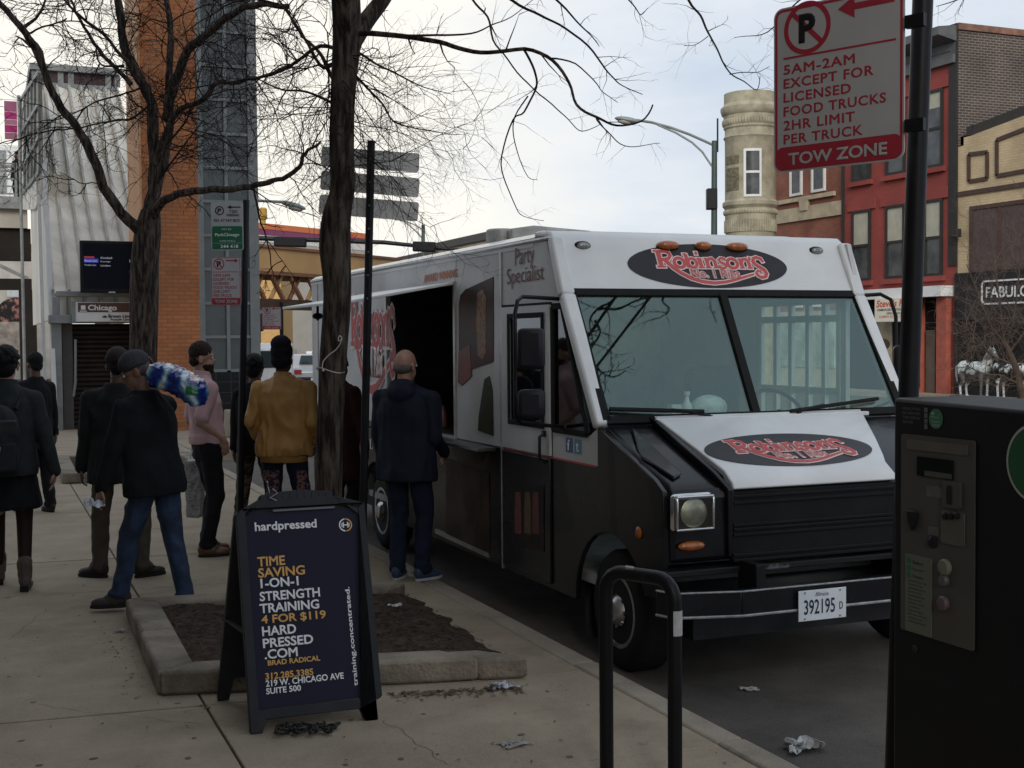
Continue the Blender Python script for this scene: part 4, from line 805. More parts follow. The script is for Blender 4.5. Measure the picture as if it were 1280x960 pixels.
part('tile_base', MB().box(tx1+.03, tx2+.02, TY+.01, TY+2.6, 0, zb-.032), mat('black_tile', (.012, .012, .014), .25, 0, .2, 3), lt)
b = MB()
for k in range(5): b.box(tx1+.03, tx2+.02, TY+.004, TY+.0095, zb*.18*k+.1, zb*.18*k+.106)
for k in range(1, 4): b.box(tx1+(tx2-tx1)*k/4, tx1+(tx2-tx1)*k/4+.006, TY+.004, TY+.0095, 0, zb-.04)
part('tile_joints', b, mat('tile_joint', (.09, .09, .09), .8, 0, 0), lt)
pb = thing('concrete_block', (ony(292, 530, 24.5).x, 24.5, 0), 'pale concrete block at the foot of the lift tower', 'block')
a, c = ony(284, 520, 24.5), ony(318, 545, 24.5); part('block', MB().prism([(a.x, 24.5, 0), (c.x, 24.5, 0), (c.x-.02, 24.5, .5), (a.x+.02, 24.5, .52)], (0, .5, 0)), kerb_m, pb, bevel=.03)
# elevated platform behind the station, with its dark understructure
PY = 48.0
pf = thing('elevated_platform', (-1, PY, 0), 'elevated railway platform with grey railing left of the stair enclosure', 'railway platform')
pz = lambda y: ony(25, y, PY).z
part('deck', MB().box(-14, 1.5, PY, PY+9, pz(285), pz(262)), mat('deck_cream', (.44, .40, .34), .8, 0, .15, .8), pf)
part('deck_edge', MB().box(-14, 1.4, PY-.3, PY+9, pz(261.9), pz(247)), steel_lt, pf)
b = MB()
for k in range(5): b.box(-14, 1.2, PY-.2, PY-.14, pz(246)+.05+k*.26, pz(246)+.10+k*.26)
b.box(-14, 1.2, PY-.24, PY-.10, pz(211), pz(208)); part('railing', b, steel_lt, pf)
for k in range(7): part('railing_post', MB().box(1.1-.75*k, 1.18-.75*k, PY-.23, PY-.11, pz(247)+.003, pz(208)+.1), steel_lt, pf)
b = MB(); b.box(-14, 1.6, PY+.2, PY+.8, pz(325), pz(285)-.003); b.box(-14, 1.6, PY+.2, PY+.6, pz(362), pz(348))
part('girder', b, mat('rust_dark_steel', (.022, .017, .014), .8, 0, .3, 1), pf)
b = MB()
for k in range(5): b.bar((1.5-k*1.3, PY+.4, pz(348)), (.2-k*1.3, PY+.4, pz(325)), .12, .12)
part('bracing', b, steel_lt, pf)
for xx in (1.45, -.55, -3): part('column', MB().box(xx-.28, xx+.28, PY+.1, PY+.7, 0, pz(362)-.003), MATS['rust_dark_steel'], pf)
b = MB(); b.box(-14, 1.7, PY+9, PY+9.5, 0, pz(380)); wb = bld('shopfront_building', (-3, PY+22, 0), 'pale shopfront under the railway with a round dark portrait poster')
part('wall', MB().box(-14, 3.2, PY+20, PY+24, 0, 6.3), mat('shop_pale', (.40, .37, .33), .8, 0, .2, 1), wb); b.bm.free()
qf = ony(20, 396, PY+20); part('portrait_poster', MB().disc((qf.x, PY+19.98, qf.z), (0, -1, 0), .95, .02), mat('portrait', (.03, .03, .03), .7, 0, .5, 3, col2=(.35, .16, .14), lo=.5, hi=.62), wb)
qf = ony(17, 425, PY+20); part('poster', MB().box(qf.x-.8, qf.x+.9, PY+19.95, PY+19.99, qf.z-.7, qf.z+.9), mat('poster_grey', (.28, .24, .20), .7, 0, .4, 3), wb)
for k in range(4): part('shop_window', MB().box(-1.2+1.15*k, -.5+1.15*k, PY+19.96, PY+19.99, pz(372)*1.2, pz(372)*1.2+.9), mat('bright_window', (.45, .47, .48), .4), wb)
wb2 = bld('white_building', (-4, 90, 0), 'white building behind the elevated platform railing'); q = ony(25, 182, 90); part('wall', MB().box(-30, q.x, 90, 100, 0, q.z), white_paint, wb2); part('window', MB().box(-1.2, ony(7, 200, 90).x, 89.9, 89.99, ony(5, 240, 90).z, ony(5, 188, 90).z), steel_lt, wb2)
bn = thing('street_banner', (ony(16, 150, 44).x, 44, 0), 'magenta and pink striped banner on a pole above the platform', 'banner')
a, c = ony(5, 126, 44), ony(22, 175, 44)
for i, (u, v, m) in enumerate(((0, .28, (.30, .09, .17)), (.28, .48, (.36, .03, .16)), (.48, .62, (.32, .14, .20)), (.62, .82, (.38, .02, .15)), (.82, 1, (.28, .12, .17)))):
    part('banner_stripe', MB().box(a.x, c.x, 43.99, 44.02, a.z+(c.z-a.z)*v+.01, a.z+(c.z-a.z)*u), mat('banner%d' % i, m, .8, 0, .12, 3), bn)
part('pole', MB().cyl((c.x+.06, 44, 0), (c.x+.06, 44, a.z+.2), .05, n=10), steel_lt, bn)
# bridge over the street
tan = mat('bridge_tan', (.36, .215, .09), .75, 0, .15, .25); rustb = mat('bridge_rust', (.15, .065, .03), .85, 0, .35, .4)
A, B_ = dep(150, 300, 72.5), dep(560, 330, 104)
br = thing('railway_bridge', ((A.x+B_.x)/2, (A.y+B_.y)/2, 0), 'tan plate girder railway bridge with rusty lattice below it', 'bridge')
A0 = dep(325, 309, 85); B0 = dep(470, 323, 97.7); dv = Vector((B0.x-A0.x, B0.y-A0.y, 0)).normalized(); O = Vector((A0.x, A0.y, 0)); nv = Vector((-dv.y, dv.x, 0))
zz = [A0.z, dep(325, 338, 85).z, dep(325, 373, 85).z, dep(325, 386, 85).z]
def bp3(u, z, o=0): return O + dv*u + Vector((0, 0, z)) + nv*o
part('plate_girder', MB().prism([bp3(-14, zz[1]), bp3(34, zz[1]), bp3(34, zz[0]), bp3(-14, zz[0])], nv*.5), tan, br)
b = MB(); b.prism([bp3(-14, zz[0]+.003, -.15), bp3(34, zz[0]+.003, -.15), bp3(34, zz[0]+.2, -.15), bp3(-14, zz[0]+.2, -.15)], nv*.8); b.prism([bp3(-14, zz[1]-.25, -.15), bp3(34, zz[1]-.25, -.15), bp3(34, zz[1]-.003, -.15), bp3(-14, zz[1]-.003, -.15)], nv*.8)
for k in range(20): b.prism([bp3(-13+2.3*k, zz[1], -.06), bp3(-12.8+2.3*k, zz[1], -.06), bp3(-12.8+2.3*k, zz[0], -.06), bp3(-13+2.3*k, zz[0], -.06)], nv*.05) if False else None
part('flange', b, rustb, br)
for k in range(22): part('brace', MB().bar(bp3(-13.5+2.1*k, zz[1]-.2, .1), bp3(-12.1+2.1*k, zz[2], .1), .28, .2), rustb, br); part('brace', MB().bar(bp3(-11.9+2.1*k, zz[1]-.2, .35), bp3(-13.2+2.1*k, zz[2], .35), .22, .2), tan if k % 2 else rustb, br)
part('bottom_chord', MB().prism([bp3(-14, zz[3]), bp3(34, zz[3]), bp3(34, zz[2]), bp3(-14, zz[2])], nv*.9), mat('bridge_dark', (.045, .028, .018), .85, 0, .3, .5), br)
for u in (-13.5, 33): part('pier', MB().obox(bp3(u, zz[3]/2, .45), (dv, nv, (0, 0, 1)), (.5, .5, zz[3]/2-.01)), rustb, br)
part('far_girder', MB().prism([bp3(-14, zz[1], 7), bp3(34, zz[1], 7), bp3(34, zz[0]-.3, 7), bp3(-14, zz[0]-.3, 7)], nv*.4), tan, br)
part('deck', MB().prism([bp3(-14, zz[1]-.1, .55), bp3(34, zz[1]-.1, .55), bp3(34, zz[1]+.2, .55), bp3(-14, zz[1]+.2, .55)], nv*6.4), rustb, br)
# ================================================================== STREET FURNITURE
sign_white = mat('sign_sheet_white', (.42, .42, .42), .45, 0, .05, 3)
sign_red = mat('sign_sheet_red', (.36, .025, .045), .45, 0, .08, 5)
sign_green = mat('sign_sheet_green', (.015, .13, .06), .45, 0, .08, 5)
sign_back = mat('sign_back_aluminium', (.78, .76, .72), .6, .0, .1, 4)
def rrect(C, U, V, w, h, r, n=5):
    pts = []
    for cx, cy, a0 in ((w-r, h-r, 0), (r, h-r, 90), (r, r, 180), (w-r, r, 270)):
        for k in range(n+1): a = radians(a0+90*k/n); pts.append(C + U*(cx+r*cos(a)) + V*(cy+r*sin(a)))
    return pts
def ringband(b, C, U, V, r0, r1, th, n=40, a0=0, a1=360):
    Nn = U.cross(V); rs = []
    for k in range(n+1):
        a = radians(a0+(a1-a0)*k/n); d = U*cos(a)+V*sin(a)
        rs.append([C+d*r0, C+d*r1, C+d*r1+Nn*th, C+d*r0+Nn*th])
    b.rings(rs, cap=(a1-a0 < 360))
def arrow(b, C, U, V, L_, d, th, wd):
    """straight arrow of length L_ pointing along +U*d, centred on C."""
    Nn = U.cross(V); U = U*d
    b.prism([C-U*L_/2-V*wd, C+U*L_/4-V*wd, C+U*L_/4+V*wd, C-U*L_/2+V*wd], Nn*th)
    b.prism([C+U*L_/5+V*wd*3.4, C+U*L_/2, C+U*L_/5-V*wd*3.4], Nn*th*1.3)
def parking_panel(par, O, U, V, w, h, full=True, arrow_dir=-1, small=False):
    """no-parking sheet: O bottom left."""
    U, V = Vector(U).normalized(), Vector(V).normalized(); Nn = U.cross(V)
    pl = part('sign_panel', MB().prism(rrect(O, U, V, w, h, w*.07), Nn*.003), sign_white, par)
    part('panel_back', MB().prism(rrect(O-Nn*.003, U, V, w, h, w*.07), Nn*.0025), sign_back, par)
    F = Nn*.0032; b = MB(); pts = rrect(O+F+U*w*.012+V*w*.012, U, V, w*.976, h-w*.024, w*.06); pin = rrect(O+F+U*w*.03+V*w*.03, U, V, w*.94, h-w*.06, w*.045)
    b.rings([[a, c, c+Nn*.0006, a+Nn*.0006] for a, c in zip(pts+pts[:1], pin+pin[:1])], cap=False)
    part('red_border', b, sign_red, pl)
    zh = h*.135; b = MB(); b.prism(rrect(O+F*1.15+U*w*.02+V*w*.02, U, V, w*.96, zh, w*.05), Nn*.0007); part('red_band', b, sign_red, pl)
    text('lettering', 'TOW ZONE', O+U*w*.12+V*(zh*.28), U, V, w*.76, zh*.55, sign_white, pl, bold=.0, lift=.0058, heavy=.035)
    C = O+U*w*.27+V*h*.855+F; r = w*.185
    b = MB(); ringband(b, C, U, V, r*.82, r, .001); d = (U*-.7+V*.7); e_ = U*.7+V*.7; b.prism([C+d*r*.88+e_*r*.09, C-d*r*.88+e_*r*.09, C-d*r*.88-e_*r*.09, C+d*r*.88-e_*r*.09], Nn*.0013); part('no_symbol', b, sign_red, pl)
    text('lettering', 'P', C-U*r*.36-V*r*.56, U, V, r*.72, r*1.1, black_ink, pl, bold=.0, lift=.0004, heavy=.06)
    b = MB(); arrow(b, O+U*w*.72+V*h*.925+F, U, V, w*.42, arrow_dir, .001, w*.022); b.prism([O+F+U*w*.08+V*h*.685, O+F+U*w*.94+V*h*.685, O+F+U*w*.94+V*h*.697, O+F+U*w*.08+V*h*.697], Nn*.0008); part('arrow', b, sign_red, pl)
    for i, (s, ww) in enumerate((('5AM-2AM', .56), ('EXCEPT FOR', .70), ('LICENSED', .53), ('FOOD TRUCKS', .79), ('2HR LIMIT', .56), ('PER TRUCK', .62))):
        text('lettering', s, O+U*w*.08+V*(h*(.592-.0845*i)), U, V, w*ww, h*.060, sign_red, pl, bold=.0, spacing=1.1, lift=.0035, heavy=.03)
    return pl
# near no-parking sign, right
dr_ = radians(-24.2); SU = Vector((-sin(dr_), -cos(dr_), 0)); SV = UZ; D = 4.55
BR = dep(1130, 206, D); n_ = SU.cross(SV); bl_ = onp(968, 217, BR, n_); br_ = onp(1130.5, 206, BR, n_); w_ = (br_-bl_).length; h_ = 222*4.45/FPX
pole_b = dep(1135.5, 497, 4.62); pole_t = dep(1153.5, 0, 4.62)
ps = thing('parking_sign', (pole_b.x, pole_b.y, 0), 'large near no parking sign with red TOW ZONE band on a black pole', 'sign', 'parking restriction signs')
ex = pole_b-(pole_t-pole_b)*(pole_b.z/(pole_t.z-pole_b.z)); pd = (pole_t-ex).normalized()
part('pole', MB().cyl(ex, ex+pd*3.8, .0365, n=16), black_metal, ps)
SVt = (SV - SU*SU.dot(SV)).normalized(); parking_panel(ps, bl_, SU, SVt, w_, h_)
b = MB()
for z in (.33, 1.22):
    p = br_ + SV*(h_*z*.66) + SU*.02; b.obox(p+SU*.02, (SU, SV, n_), (.035, .022, .012)); b.cyl(p-n_*.01-SV*.02, p-n_*.01+SV*.02, .018, n=10)
parts('bracket', b, black_metal, ps)
# left pole with two plates
D = 11.75; q0 = onz(299.5, 675, 0); pt = dep(307.5, 250, D); lp = thing('parking_sign', (q0.x, q0.y, 0), 'slim black pole with a green pay box plate above a no parking plate', 'sign', 'parking restriction signs')
part('pole', MB().cyl((q0.x, q0.y, 0), pt, .032, n=12), black_metal, lp)
SU2, n2 = _rh, -_fh
def pxp(x, y, D): return dep(x, y, D)
o1 = pxp(264.5, 381.5, D-.05); w1 = pxp(301.5, 381.5, D-.05)-o1; h1 = pxp(264.5, 321.5, D-.05).z-o1.z
parking_panel(lp, o1, SU2, UZ, w1.length, h1, arrow_dir=1)
o2 = pxp(264.5, 313, D-.05); w2 = (pxp(304.5, 313, D-.05)-o2).length; h2 = pxp(264.5, 252.5, D-.05).z-o2.z
pl = part('pay_box_plate', MB().prism(rrect(o2, SU2, UZ, w2, h2, .02), n2*.003), sign_white, lp); part('panel_back', MB().prism(rrect(o2-n2*.003, SU2, UZ, w2, h2, .02), n2*.0025), sign_back, lp)
F2 = n2*.0035; part('green_field', MB().prism(rrect(o2+F2+SU2*.008+UZ*.008, SU2, UZ, w2-.016, h2*.48, .015), n2*.001), sign_green, pl)
b = MB(); b.prism([o2+F2+SU2*.01+UZ*h2*.145, o2+F2+SU2*(w2-.01)+UZ*h2*.145, o2+F2+SU2*(w2-.01)+UZ*h2*.152, o2+F2+SU2*.01+UZ*h2*.152], n2*.0016); part('white_line', b, sign_white, pl)
C = o2+F2+SU2*w2*.27+UZ*h2*.82; b = MB(); ringband(b, C, SU2, UZ, .032, .041, .001); arrow(b, o2+F2+SU2*w2*.72+UZ*h2*.89, SU2, UZ, w2*.42, -1, .001, .005); part('arrow', b, black_ink, pl)
def t2(s, u, v, ww, hh, m, **k): text('lettering', s, o2+SU2*w2*u+UZ*h2*v, SU2, UZ, w2*ww, h2*hh, m, pl, lift=.0065, **k)
t2('P', .21, .775, .12, .09, black_ink, bold=.03); t2('7 DAY', .58, .77, .26, .06, black_ink, bold=.02); t2('PARKING', .5, .70, .38, .05, black_ink, bold=.02); t2('PAY AT PAY BOX', .09, .585, .82, .06, black_ink, bold=.01)
t2('PAY BY', .34, .415, .3, .035, white_ink); t2('ParkChicago', .12, .27, .76, .085, white_ink, bold=.015); t2('WITH MOBILE', .25, .175, .5, .03, white_ink); t2('244 418', .28, .045, .56, .07, white_ink, bold=.015)
# street name boards seen from the back
D = 9.0; q0 = onz(451.5, 753, 0); pt = dep(464, 176, D)
sp = thing('street_name_sign', (q0.x, q0.y, 0), 'three blank grey sign backs stacked on a slim black post beside the near tree', 'sign')
part('post', MB().cyl((q0.x, q0.y, 0), pt, .028, n=10), black_metal, sp)
b = MB()
for k in range(7): b.cyl(Vector((q0.x, q0.y, 0)).lerp(pt, .66+.05*k)-_fh*.03, Vector((q0.x, q0.y, 0)).lerp(pt, .66+.05*k)-_fh*.027, .006, n=6)
part('post_bolts', b, galv, sp)
for (xa, ya_, xb, yb2, hh) in ((401, 207, 523, 216, 24), (400, 237, 523, 247, 24), (398, 267, 522, 277, 24)):
    p, q = dep(xa, ya_, D+.06), dep(xb, yb2, D+.06); U = (q-p).normalized(); V = UZ - U*U.z; V.normalize(); hgt = hh*D/FPX
    part('name_board', MB().prism(rrect(p, U, V, (q-p).length, hgt, .02), U.cross(V)*.004), sign_back, sp)
# ---------------- pay station
PX = 2.70; yA, yB = 3.335, 2.56; ztl = onx(1118, 497, PX).z; pm = mat('pay_station_black', (.009, .009, .010), .5, 0, .25, 4, .03, 60)
py_ = thing('pay_station', (2.88, 2.95, 0), 'black parking pay station with grey control panel and green disc', 'pay station')
part('cabinet', MB().prism([(PX, yA, 0), (PX, yB, 0), (PX, yB, ztl-.02), (PX, yA, ztl)], (.36, 0, 0)), pm, py_, bevel=.012)
b = MB(); b.box(PX-.012, PX+.37, yB-.012, yA+.012, 0, .40) ; part('plinth', b, pm, py_, bevel=.01)
PU, PV, PN = Vector((0, -1, 0)), UZ, Vector((-1, 0, 0))
gp = mat('panel_grey', (.08, .076, .067), .45, .2, .1, 5)
def pq(x, y): q = onx(x, y, PX-.004); return q
def pr(name, x0, y0, x1, y1, m, d0, d1, par, r=.004, bevel=0):
    a, c = pq(x0, y0), pq(x1, y0); e_ = pq(x0, y1); w = a.y-c.y; h = a.z-e_.z
    return part(name, MB().prism(rrect(Vector((PX-d0, a.y, e_.z)), PU, PV, w, h, r), PN*(d1-d0)), m, par, bevel=bevel)
cp = pr('control_panel', 1127, 542, 1219, 786, gp, .001, .006, py_, .008)
pr('instruction_strip', 1135, 549, 1211, 561, mat('strip_yellowish', (.10, .09, .066), .5, 0, .1, 20), .006, .009, cp)
sc2 = pr('display', 1148, 570, 1193, 594, mat('lcd_dark', (.010, .014, .013), .15, 0, 0), .006, .010, cp); pr('display_bar', 1158, 588, 1192, 594.5, mat('lcd_bar', (.07, .075, .07), .4, 0, 0), .0105, .012, sc2)
pr('card_label', 1159, 606, 1179, 620, mat('label_grey', (.10, .10, .09), .6, 0, .2, 40), .006, .008, cp); cs = pr('card_slot', 1181, 600, 1203, 633, mat('slot_grey', (.06, .058, .05), .5, 0, .1, 9), .006, .014, cp, .006); pr('slot', 1187, 606, 1193, 630, black_ink, .0145, .016, cs, .008)
kp = pr('keypad_plate', 1178, 637, 1207, 678, mat('keypad_plate', (.09, .087, .07), .5, 0, .1, 15), .006, .010, cp)
for x in (1184, 1191, 1199): q = pq(x, 645); part('key', MB().lathe((PX-.010, q.y, q.z), [(.010, 0), (.010, .006), (.007, .009)], 16, (-1, 0, 0)), black_metal, kp)
q = pq(1143, 652); part('coin_funnel', MB().prism([(PX-.006, q.y+.024, q.z+.035), (PX-.006, q.y-.024, q.z+.035), (PX-.006, q.y-.018, q.z-.005), (PX-.006, q.y, q.z-.03), (PX-.006, q.y+.018, q.z-.005)], (-.012, 0, 0)), black_metal, cp, bevel=.004)
q = pq(1167, 677); part('receiver', MB().ell((PX-.008, q.y, q.z), (.010, .021, .021)), black_metal, cp); pr('receiver_label', 1161, 657, 1174, 668, MATS['label_grey'], .006, .008, cp)
fl = pr('fee_card', 1133, 691, 1166, 788-1, mat('fee_card', (.12, .13, .105), .4, 0, .06, 5), .006, .009, cp)
for k in range(3): q = pq(1138, 700+9*k); part('green_dot', MB().disc((PX-.009, q.y, q.z), PN, .009, .001, 14), sign_green, fl)
for k in range(12):
    a = pq(1137, 724+4.6*k); c = pq(1160-(k*5) % 9, 724+4.6*k); text('fine_print', ('Insert coins or card to pay', 'then press button for receipt', 'maximum stay two hours only')[k % 3], (PX-.009, a.y, a.z-.006), PU, PV, a.y-c.y, .0085, black_ink, fl, lift=.001)
for k in range(3): a = pq(1143, 702+9*k); text('fine_print', ('Select', 'Pay now', 'Display')[k], (PX-.009, a.y, a.z-.006), PU, PV, .05, .011, black_ink, fl, lift=.001)
for x, y, r, m in ((1183, 709, .026, mat('button_pale', (.16, .16, .12), .45, 0, .1, 30)), (1182, 725.5, .019, mat('button_grey', (.09, .085, .08), .45, 0, .1, 30)), (1181, 754, .023, mat('button_rose', (.11, .08, .08), .45, 0, .1, 30))):
    q = pq(x, y); part('push_button', MB().lathe((PX-.006, q.y, q.z), [(r, 0), (r, .008), (r*.8, .014), (.0, .016)], 22, (-1, 0, 0)), m, cp)
# stickers
a = pq(1126, 510); so = None
for k, s in enumerate(('CHICAGO PAY BOX', 'PAY HERE FIRST', 'THEN DISPLAY', 'CASH OR CARD')):
    text('sticker_lettering', s, (PX, pq(1127, 512+5.5*k).y, pq(1127, 512+5.5*k).z), PU, PV, .085 if k < 3 else .05, .009, mat('sticker_print', (.12, .12, .12), .6, 0, 0), py_, lift=.001)
q = pq(1169, 523.5); ds = part('green_sticker', MB().disc((PX-.001, q.y, q.z), PN, .031, .001, 24, ry=.031), mat('sticker_green', (.04, .17, .085), .5, 0, 0), py_)
for k in range(4): text('sticker_lettering', ('1', 'Pay', 'Station', 'zone')[k], (PX-.002, q.y+.018, q.z+.012-.012*k), PU, PV, .012 if k == 0 else .034, .008, mat('sticker_print2', (.3, .42, .34), .6, 0, 0), ds, lift=.001)
for k in range(4): q4 = pq(1156.5, 512.5+7*k); part('sticker', MB().box(PX-.002, PX-.0005, q4.y-.006, q4.y+.007, q4.z-.007, q4.z+.007), MATS['sticker_print'], py_)
q = onx(1259, 571, PX); rr_ = .112; cy_ = q.y-rr_
gd = part('green_disc', MB().disc((PX-.001, cy_, q.z-.01), PN, rr_, .002, 48), mat('disc_rim', (.42, .45, .42), .5, 0, 0), py_); part('disc_field', MB().disc((PX-.003, cy_, q.z-.01), PN, rr_*.93, .001, 48), mat('disc_green', (.006, .085, .022), .5, 0, 0), gd)
text('lettering', 'P', (PX-.004, cy_+.035, q.z-.075), PU, PV, .08, .13, white_ink, gd, bold=.03, lift=.001)
q = pq(1143, 811); part('lock', MB().ell((PX-.002, q.y, q.z), (.006, .012, .012)), dark_steel, py_)
# ---------------- bike rack
zr_ = .905; A = onz(757, 704, zr_); Bp = onz(843, 716, zr_); A.z = B_z = 0; 
L0 = Vector((A.x, A.y, 0)); q = onz(842, 960, 0.05); hd_ = Vector((Bp.x, Bp.y, 0))
rk = thing('bike_rack', (L0.x, L0.y, 0), 'black inverted U bike rack with worn paint and a white sticker', 'bike rack')
U = (hd_-L0).normalized(); W = (hd_-L0).length; R_ = .085; r = .0295
path = [L0, L0+UZ*(zr_-R_-r)] + [L0+U*(R_-R_*cos(radians(a)))+UZ*(zr_-r-R_+R_*sin(radians(a))) for a in (15, 35, 55, 75, 90)] + [L0+U*(W-R_+R_*sin(radians(a)))+UZ*(zr_-r-R_+R_*cos(radians(a))) for a in (0, 15, 35, 55, 75, 90)] + [hd_]
rack_m = mat('rack_paint', (.010, .010, .012), .38, 0, .2, 8, .1, 90, col2=(.04, .04, .045), lo=.6, hi=.75)
part('hoop', MB().tube(path, r, 20), rack_m, rk)
q = hd_+UZ*.70; stw = mat('sticker_white_worn', (.42, .42, .42), .6, 0, .12, 30)
b = MB()
vd = Vector((-hd_.x, -hd_.y, 0)).normalized(); a0_ = math.atan2(vd.y, vd.x)
rs = [[hd_+Vector((cos(a), sin(a), 0))*(r+.001)+UZ*z for z in (.655, .755)] + [hd_+Vector((cos(a), sin(a), 0))*(r+.0025)+UZ*z for z in (.755, .655)] for a in [a0_-.15+1.5*k/8 for k in range(9)]]
b.rings(rs); part('white_sticker', b, stw, rk)
q = L0+U*(W*.36)+UZ*(zr_-.004); part('small_label', MB().obox(q-vd*-.005, (U, vd, UZ), (.022, .022, .004)), mat('label_tan', (.20, .18, .14), .6), rk)
for p in (L0, hd_): part('flange', MB().cyl(p, p+UZ*.012, .07, n=20), rack_m, rk)
# ---------------- sandwich board
FL, FR = onz(313, 918), onz(471, 899); yt = (FL.y+FR.y)/2+.33
TL, TR = ony(299, 640, yt), ony(461, 628, yt); 
af = thing('sandwich_board', ((FL.x+FR.x)/2, (FL.y+FR.y)/2+.3, 0), 'black plastic A-frame board with a dark blue fitness poster in white and gold letters', 'sign')
frm = mat('board_plastic', (.022, .023, .026), .55, 0, .2, 10, .12, 130); poster = mat('poster_navy', (.012, .011, .028), .6, 0, .12, 3); gold = mat('poster_gold', (.66, .36, .09), .6, 0, 0)
bU = (FR-FL).normalized(); bV0 = ((TL-FL)+(TR-FR))/2; bN = bU.cross(bV0).normalized(); bV = bN.cross(bU).normalized(); BW = (FR-FL).length; BH = bV0.dot(bV)
Ob = FL.copy()
def B3(u, v, o=0): return Ob + bU*u + bV*v + bN*o
def bpx(x, y, o=.002): q = onp(x, y, Ob+bN*o, bN); d = q-Ob; return d.dot(bU), d.dot(bV)
def strip(pts, th, m, nm, par, o=0, bevel=0): return part(nm, MB().prism([B3(u, v, o) for u, v in pts], bN*th), m, par, bevel=bevel)
pu0, pv1 = bpx(306, 642); pu1, _ = bpx(455, 634); _, pv0 = bpx(322, 887)
fb = MB(); g_ = .004
zt0 = BH-.02
fb.prism([B3(u, v, -.03) for u, v in [(0, 0), (.055, 0), (.075, pv0-.05), (pu0+.01, pv0-.01), (pu0, pv0), (pu0, pv1), (pu0-.015, pv1+.02), (.0, zt0)]], bN*.045)
fb.prism([B3(u, v, -.03) for u, v in [(BW, 0), (BW, zt0), (pu1+.0, pv1+.02), (pu1, pv1), (pu1, pv0), (pu1-.01, pv0-.01), (BW-.075, pv0-.05), (BW-.055, 0)]], bN*.045)
fb.prism([B3(u, v, -.029) for u, v in [(.076, pv0-.05), (BW-.076, pv0-.05), (pu1, pv0-.002), (pu0, pv0-.002)]], bN*.040)
fb.prism([B3(u, v, -.029) for u, v in [(pu0-.014, pv1+.021), (pu1-.001, pv1+.021), (BW*.82, pv1+.062), (BW*.18, pv1+.062)]], bN*.041)
def arcp(h0, h1, n=12): return [(.0+BW*k/n, zt0+h0+(h1-h0)*sin(pi*k/n)) for k in range(n+1)]
inn = [(BW*.2+BW*.6*k/10, pv1+.085+.018*sin(pi*k/10)) for k in range(11)]
out = arcp(0, .052)
fb.prism([B3(u, v, -.028) for u, v in out[:3]+[inn[0], (BW*.18, pv1+.063), (.0, zt0-.03)]], bN*.040); fb.prism([B3(u, v, -.028) for u, v in [(BW, zt0-.03), (BW*.82, pv1+.063), inn[-1]]+out[-3:]], bN*.040)
for k in range(10): fb.prism([B3(*p_, -.027) for p_ in (inn[k], inn[k+1], (inn[k+1][0], zt0+.052*sin(pi*inn[k+1][0]/BW)), (inn[k][0], zt0+.052*sin(pi*inn[k][0]/BW)))], bN*.038)
part('front_frame', fb, frm, af, bevel=.006)
po = strip([(pu0+.003, pv0), (pu1-.003, pv0), (pu1-.003, pv1-.012), (pu1-.02, pv1), (pu0+.02, pv1), (pu0+.003, pv1-.012)], .006, poster, 'poster', af, -.008)
strip([(pu0+.0, pv0-.0), (pu1, pv0), (pu1, pv1+.02), (pu0, pv1+.02)], .012, frm, 'backing', af, -.026)
strip([bpx(341, 637.5), bpx(418, 633), bpx(418, 635.5), bpx(341, 640)], .01, mat('clip_grey', (.10, .10, .11), .4, 0, .1, 9), 'poster_clip', af, 0)
# back half
bU2 = bU; dB = Vector((0, 1, 0)); Rl, Rr = onz(272, 877), onz(272, 877)+bU*BW; Tb = B3(0, zt0+.0, -.035); Tb2 = B3(BW, zt0, -.035)
bN2 = bU.cross((Tb-Rl)).normalized()
bk2 = MB()
def Bk(u, v, o=0): return Rl.lerp(Tb, v) + (Rr-Rl)*u/BW + bN2*o
bk2.prism([Bk(u, v) for u, v in [(0, 0), (.06, 0), (.075, .12), (BW-.075, .12), (BW-.06, 0), (BW, 0), (BW, 1), (0, 1)]], -bN2*.04)
part('rear_frame', bk2, frm, af, bevel=.006)
b = MB(); b.box(*sorted((Tb.x, Tb2.x)), Tb.y-.02, Tb.y+.03, Tb.z-.03, Tb.z-.0) ; part('hinge', b, frm, af, bevel=.006)
part('side_strap', MB().bar(B3(.01, BH*.45, -.035), Bk(.01, .45), .025, .008), frm, af)
b = MB(); wq = Vector(B3(*bpx(341, 616), .0)); b.tube([wq+Vector((.0, 0, .02)), wq+Vector((.02, -.02, .0)), wq+Vector((-.02, -.03, -.02)), wq+Vector((.025, -.02, -.04)), wq+Vector((.0, .02, -.05)), wq+Vector((-.02, .02, .03)), wq+Vector((-.03, -.02, .06))], .004, 6); part('wire_tie', b, galv, af)
def bt(s, x0, yb0, x1, h, m, bold=.03, **k):
    k.setdefault('heavy', .036)
    """lettering: baseline from pixel (x0, yb0) to x1, cap height in pixels."""
    u0, v0 = bpx(x0, yb0); u1, _ = bpx(x1, yb0); _, v1 = bpx(x0, yb0-h)
    return text('lettering', s, B3(u0, v0, -.002), bU, bV, u1-u0, v1-v0, m, po, bold=bold, lift=.0015, **k)
bt('hardpressed', 319, 667.5, 397, 14.5, white_ink, .0)
for s, x0, yb0, x1, m in (('TIME', 322, 708.5, 357, gold), ('SAVING', 323, 722.5, 382, gold), ('1-ON-1', 326, 735.5, 374, white_ink), ('STRENGTH', 325, 752, 401, white_ink), ('TRAINING', 325, 767, 400, white_ink), ('4 FOR $119', 327, 781.5, 408.5, gold), ('HARD', 328, 795.5, 371, white_ink), ('PRESSED', 329, 810.5, 392.5, white_ink), ('.COM', 331, 824.5, 373, white_ink)):
    bt(s, x0, yb0, x1, 12.2, m, .0)
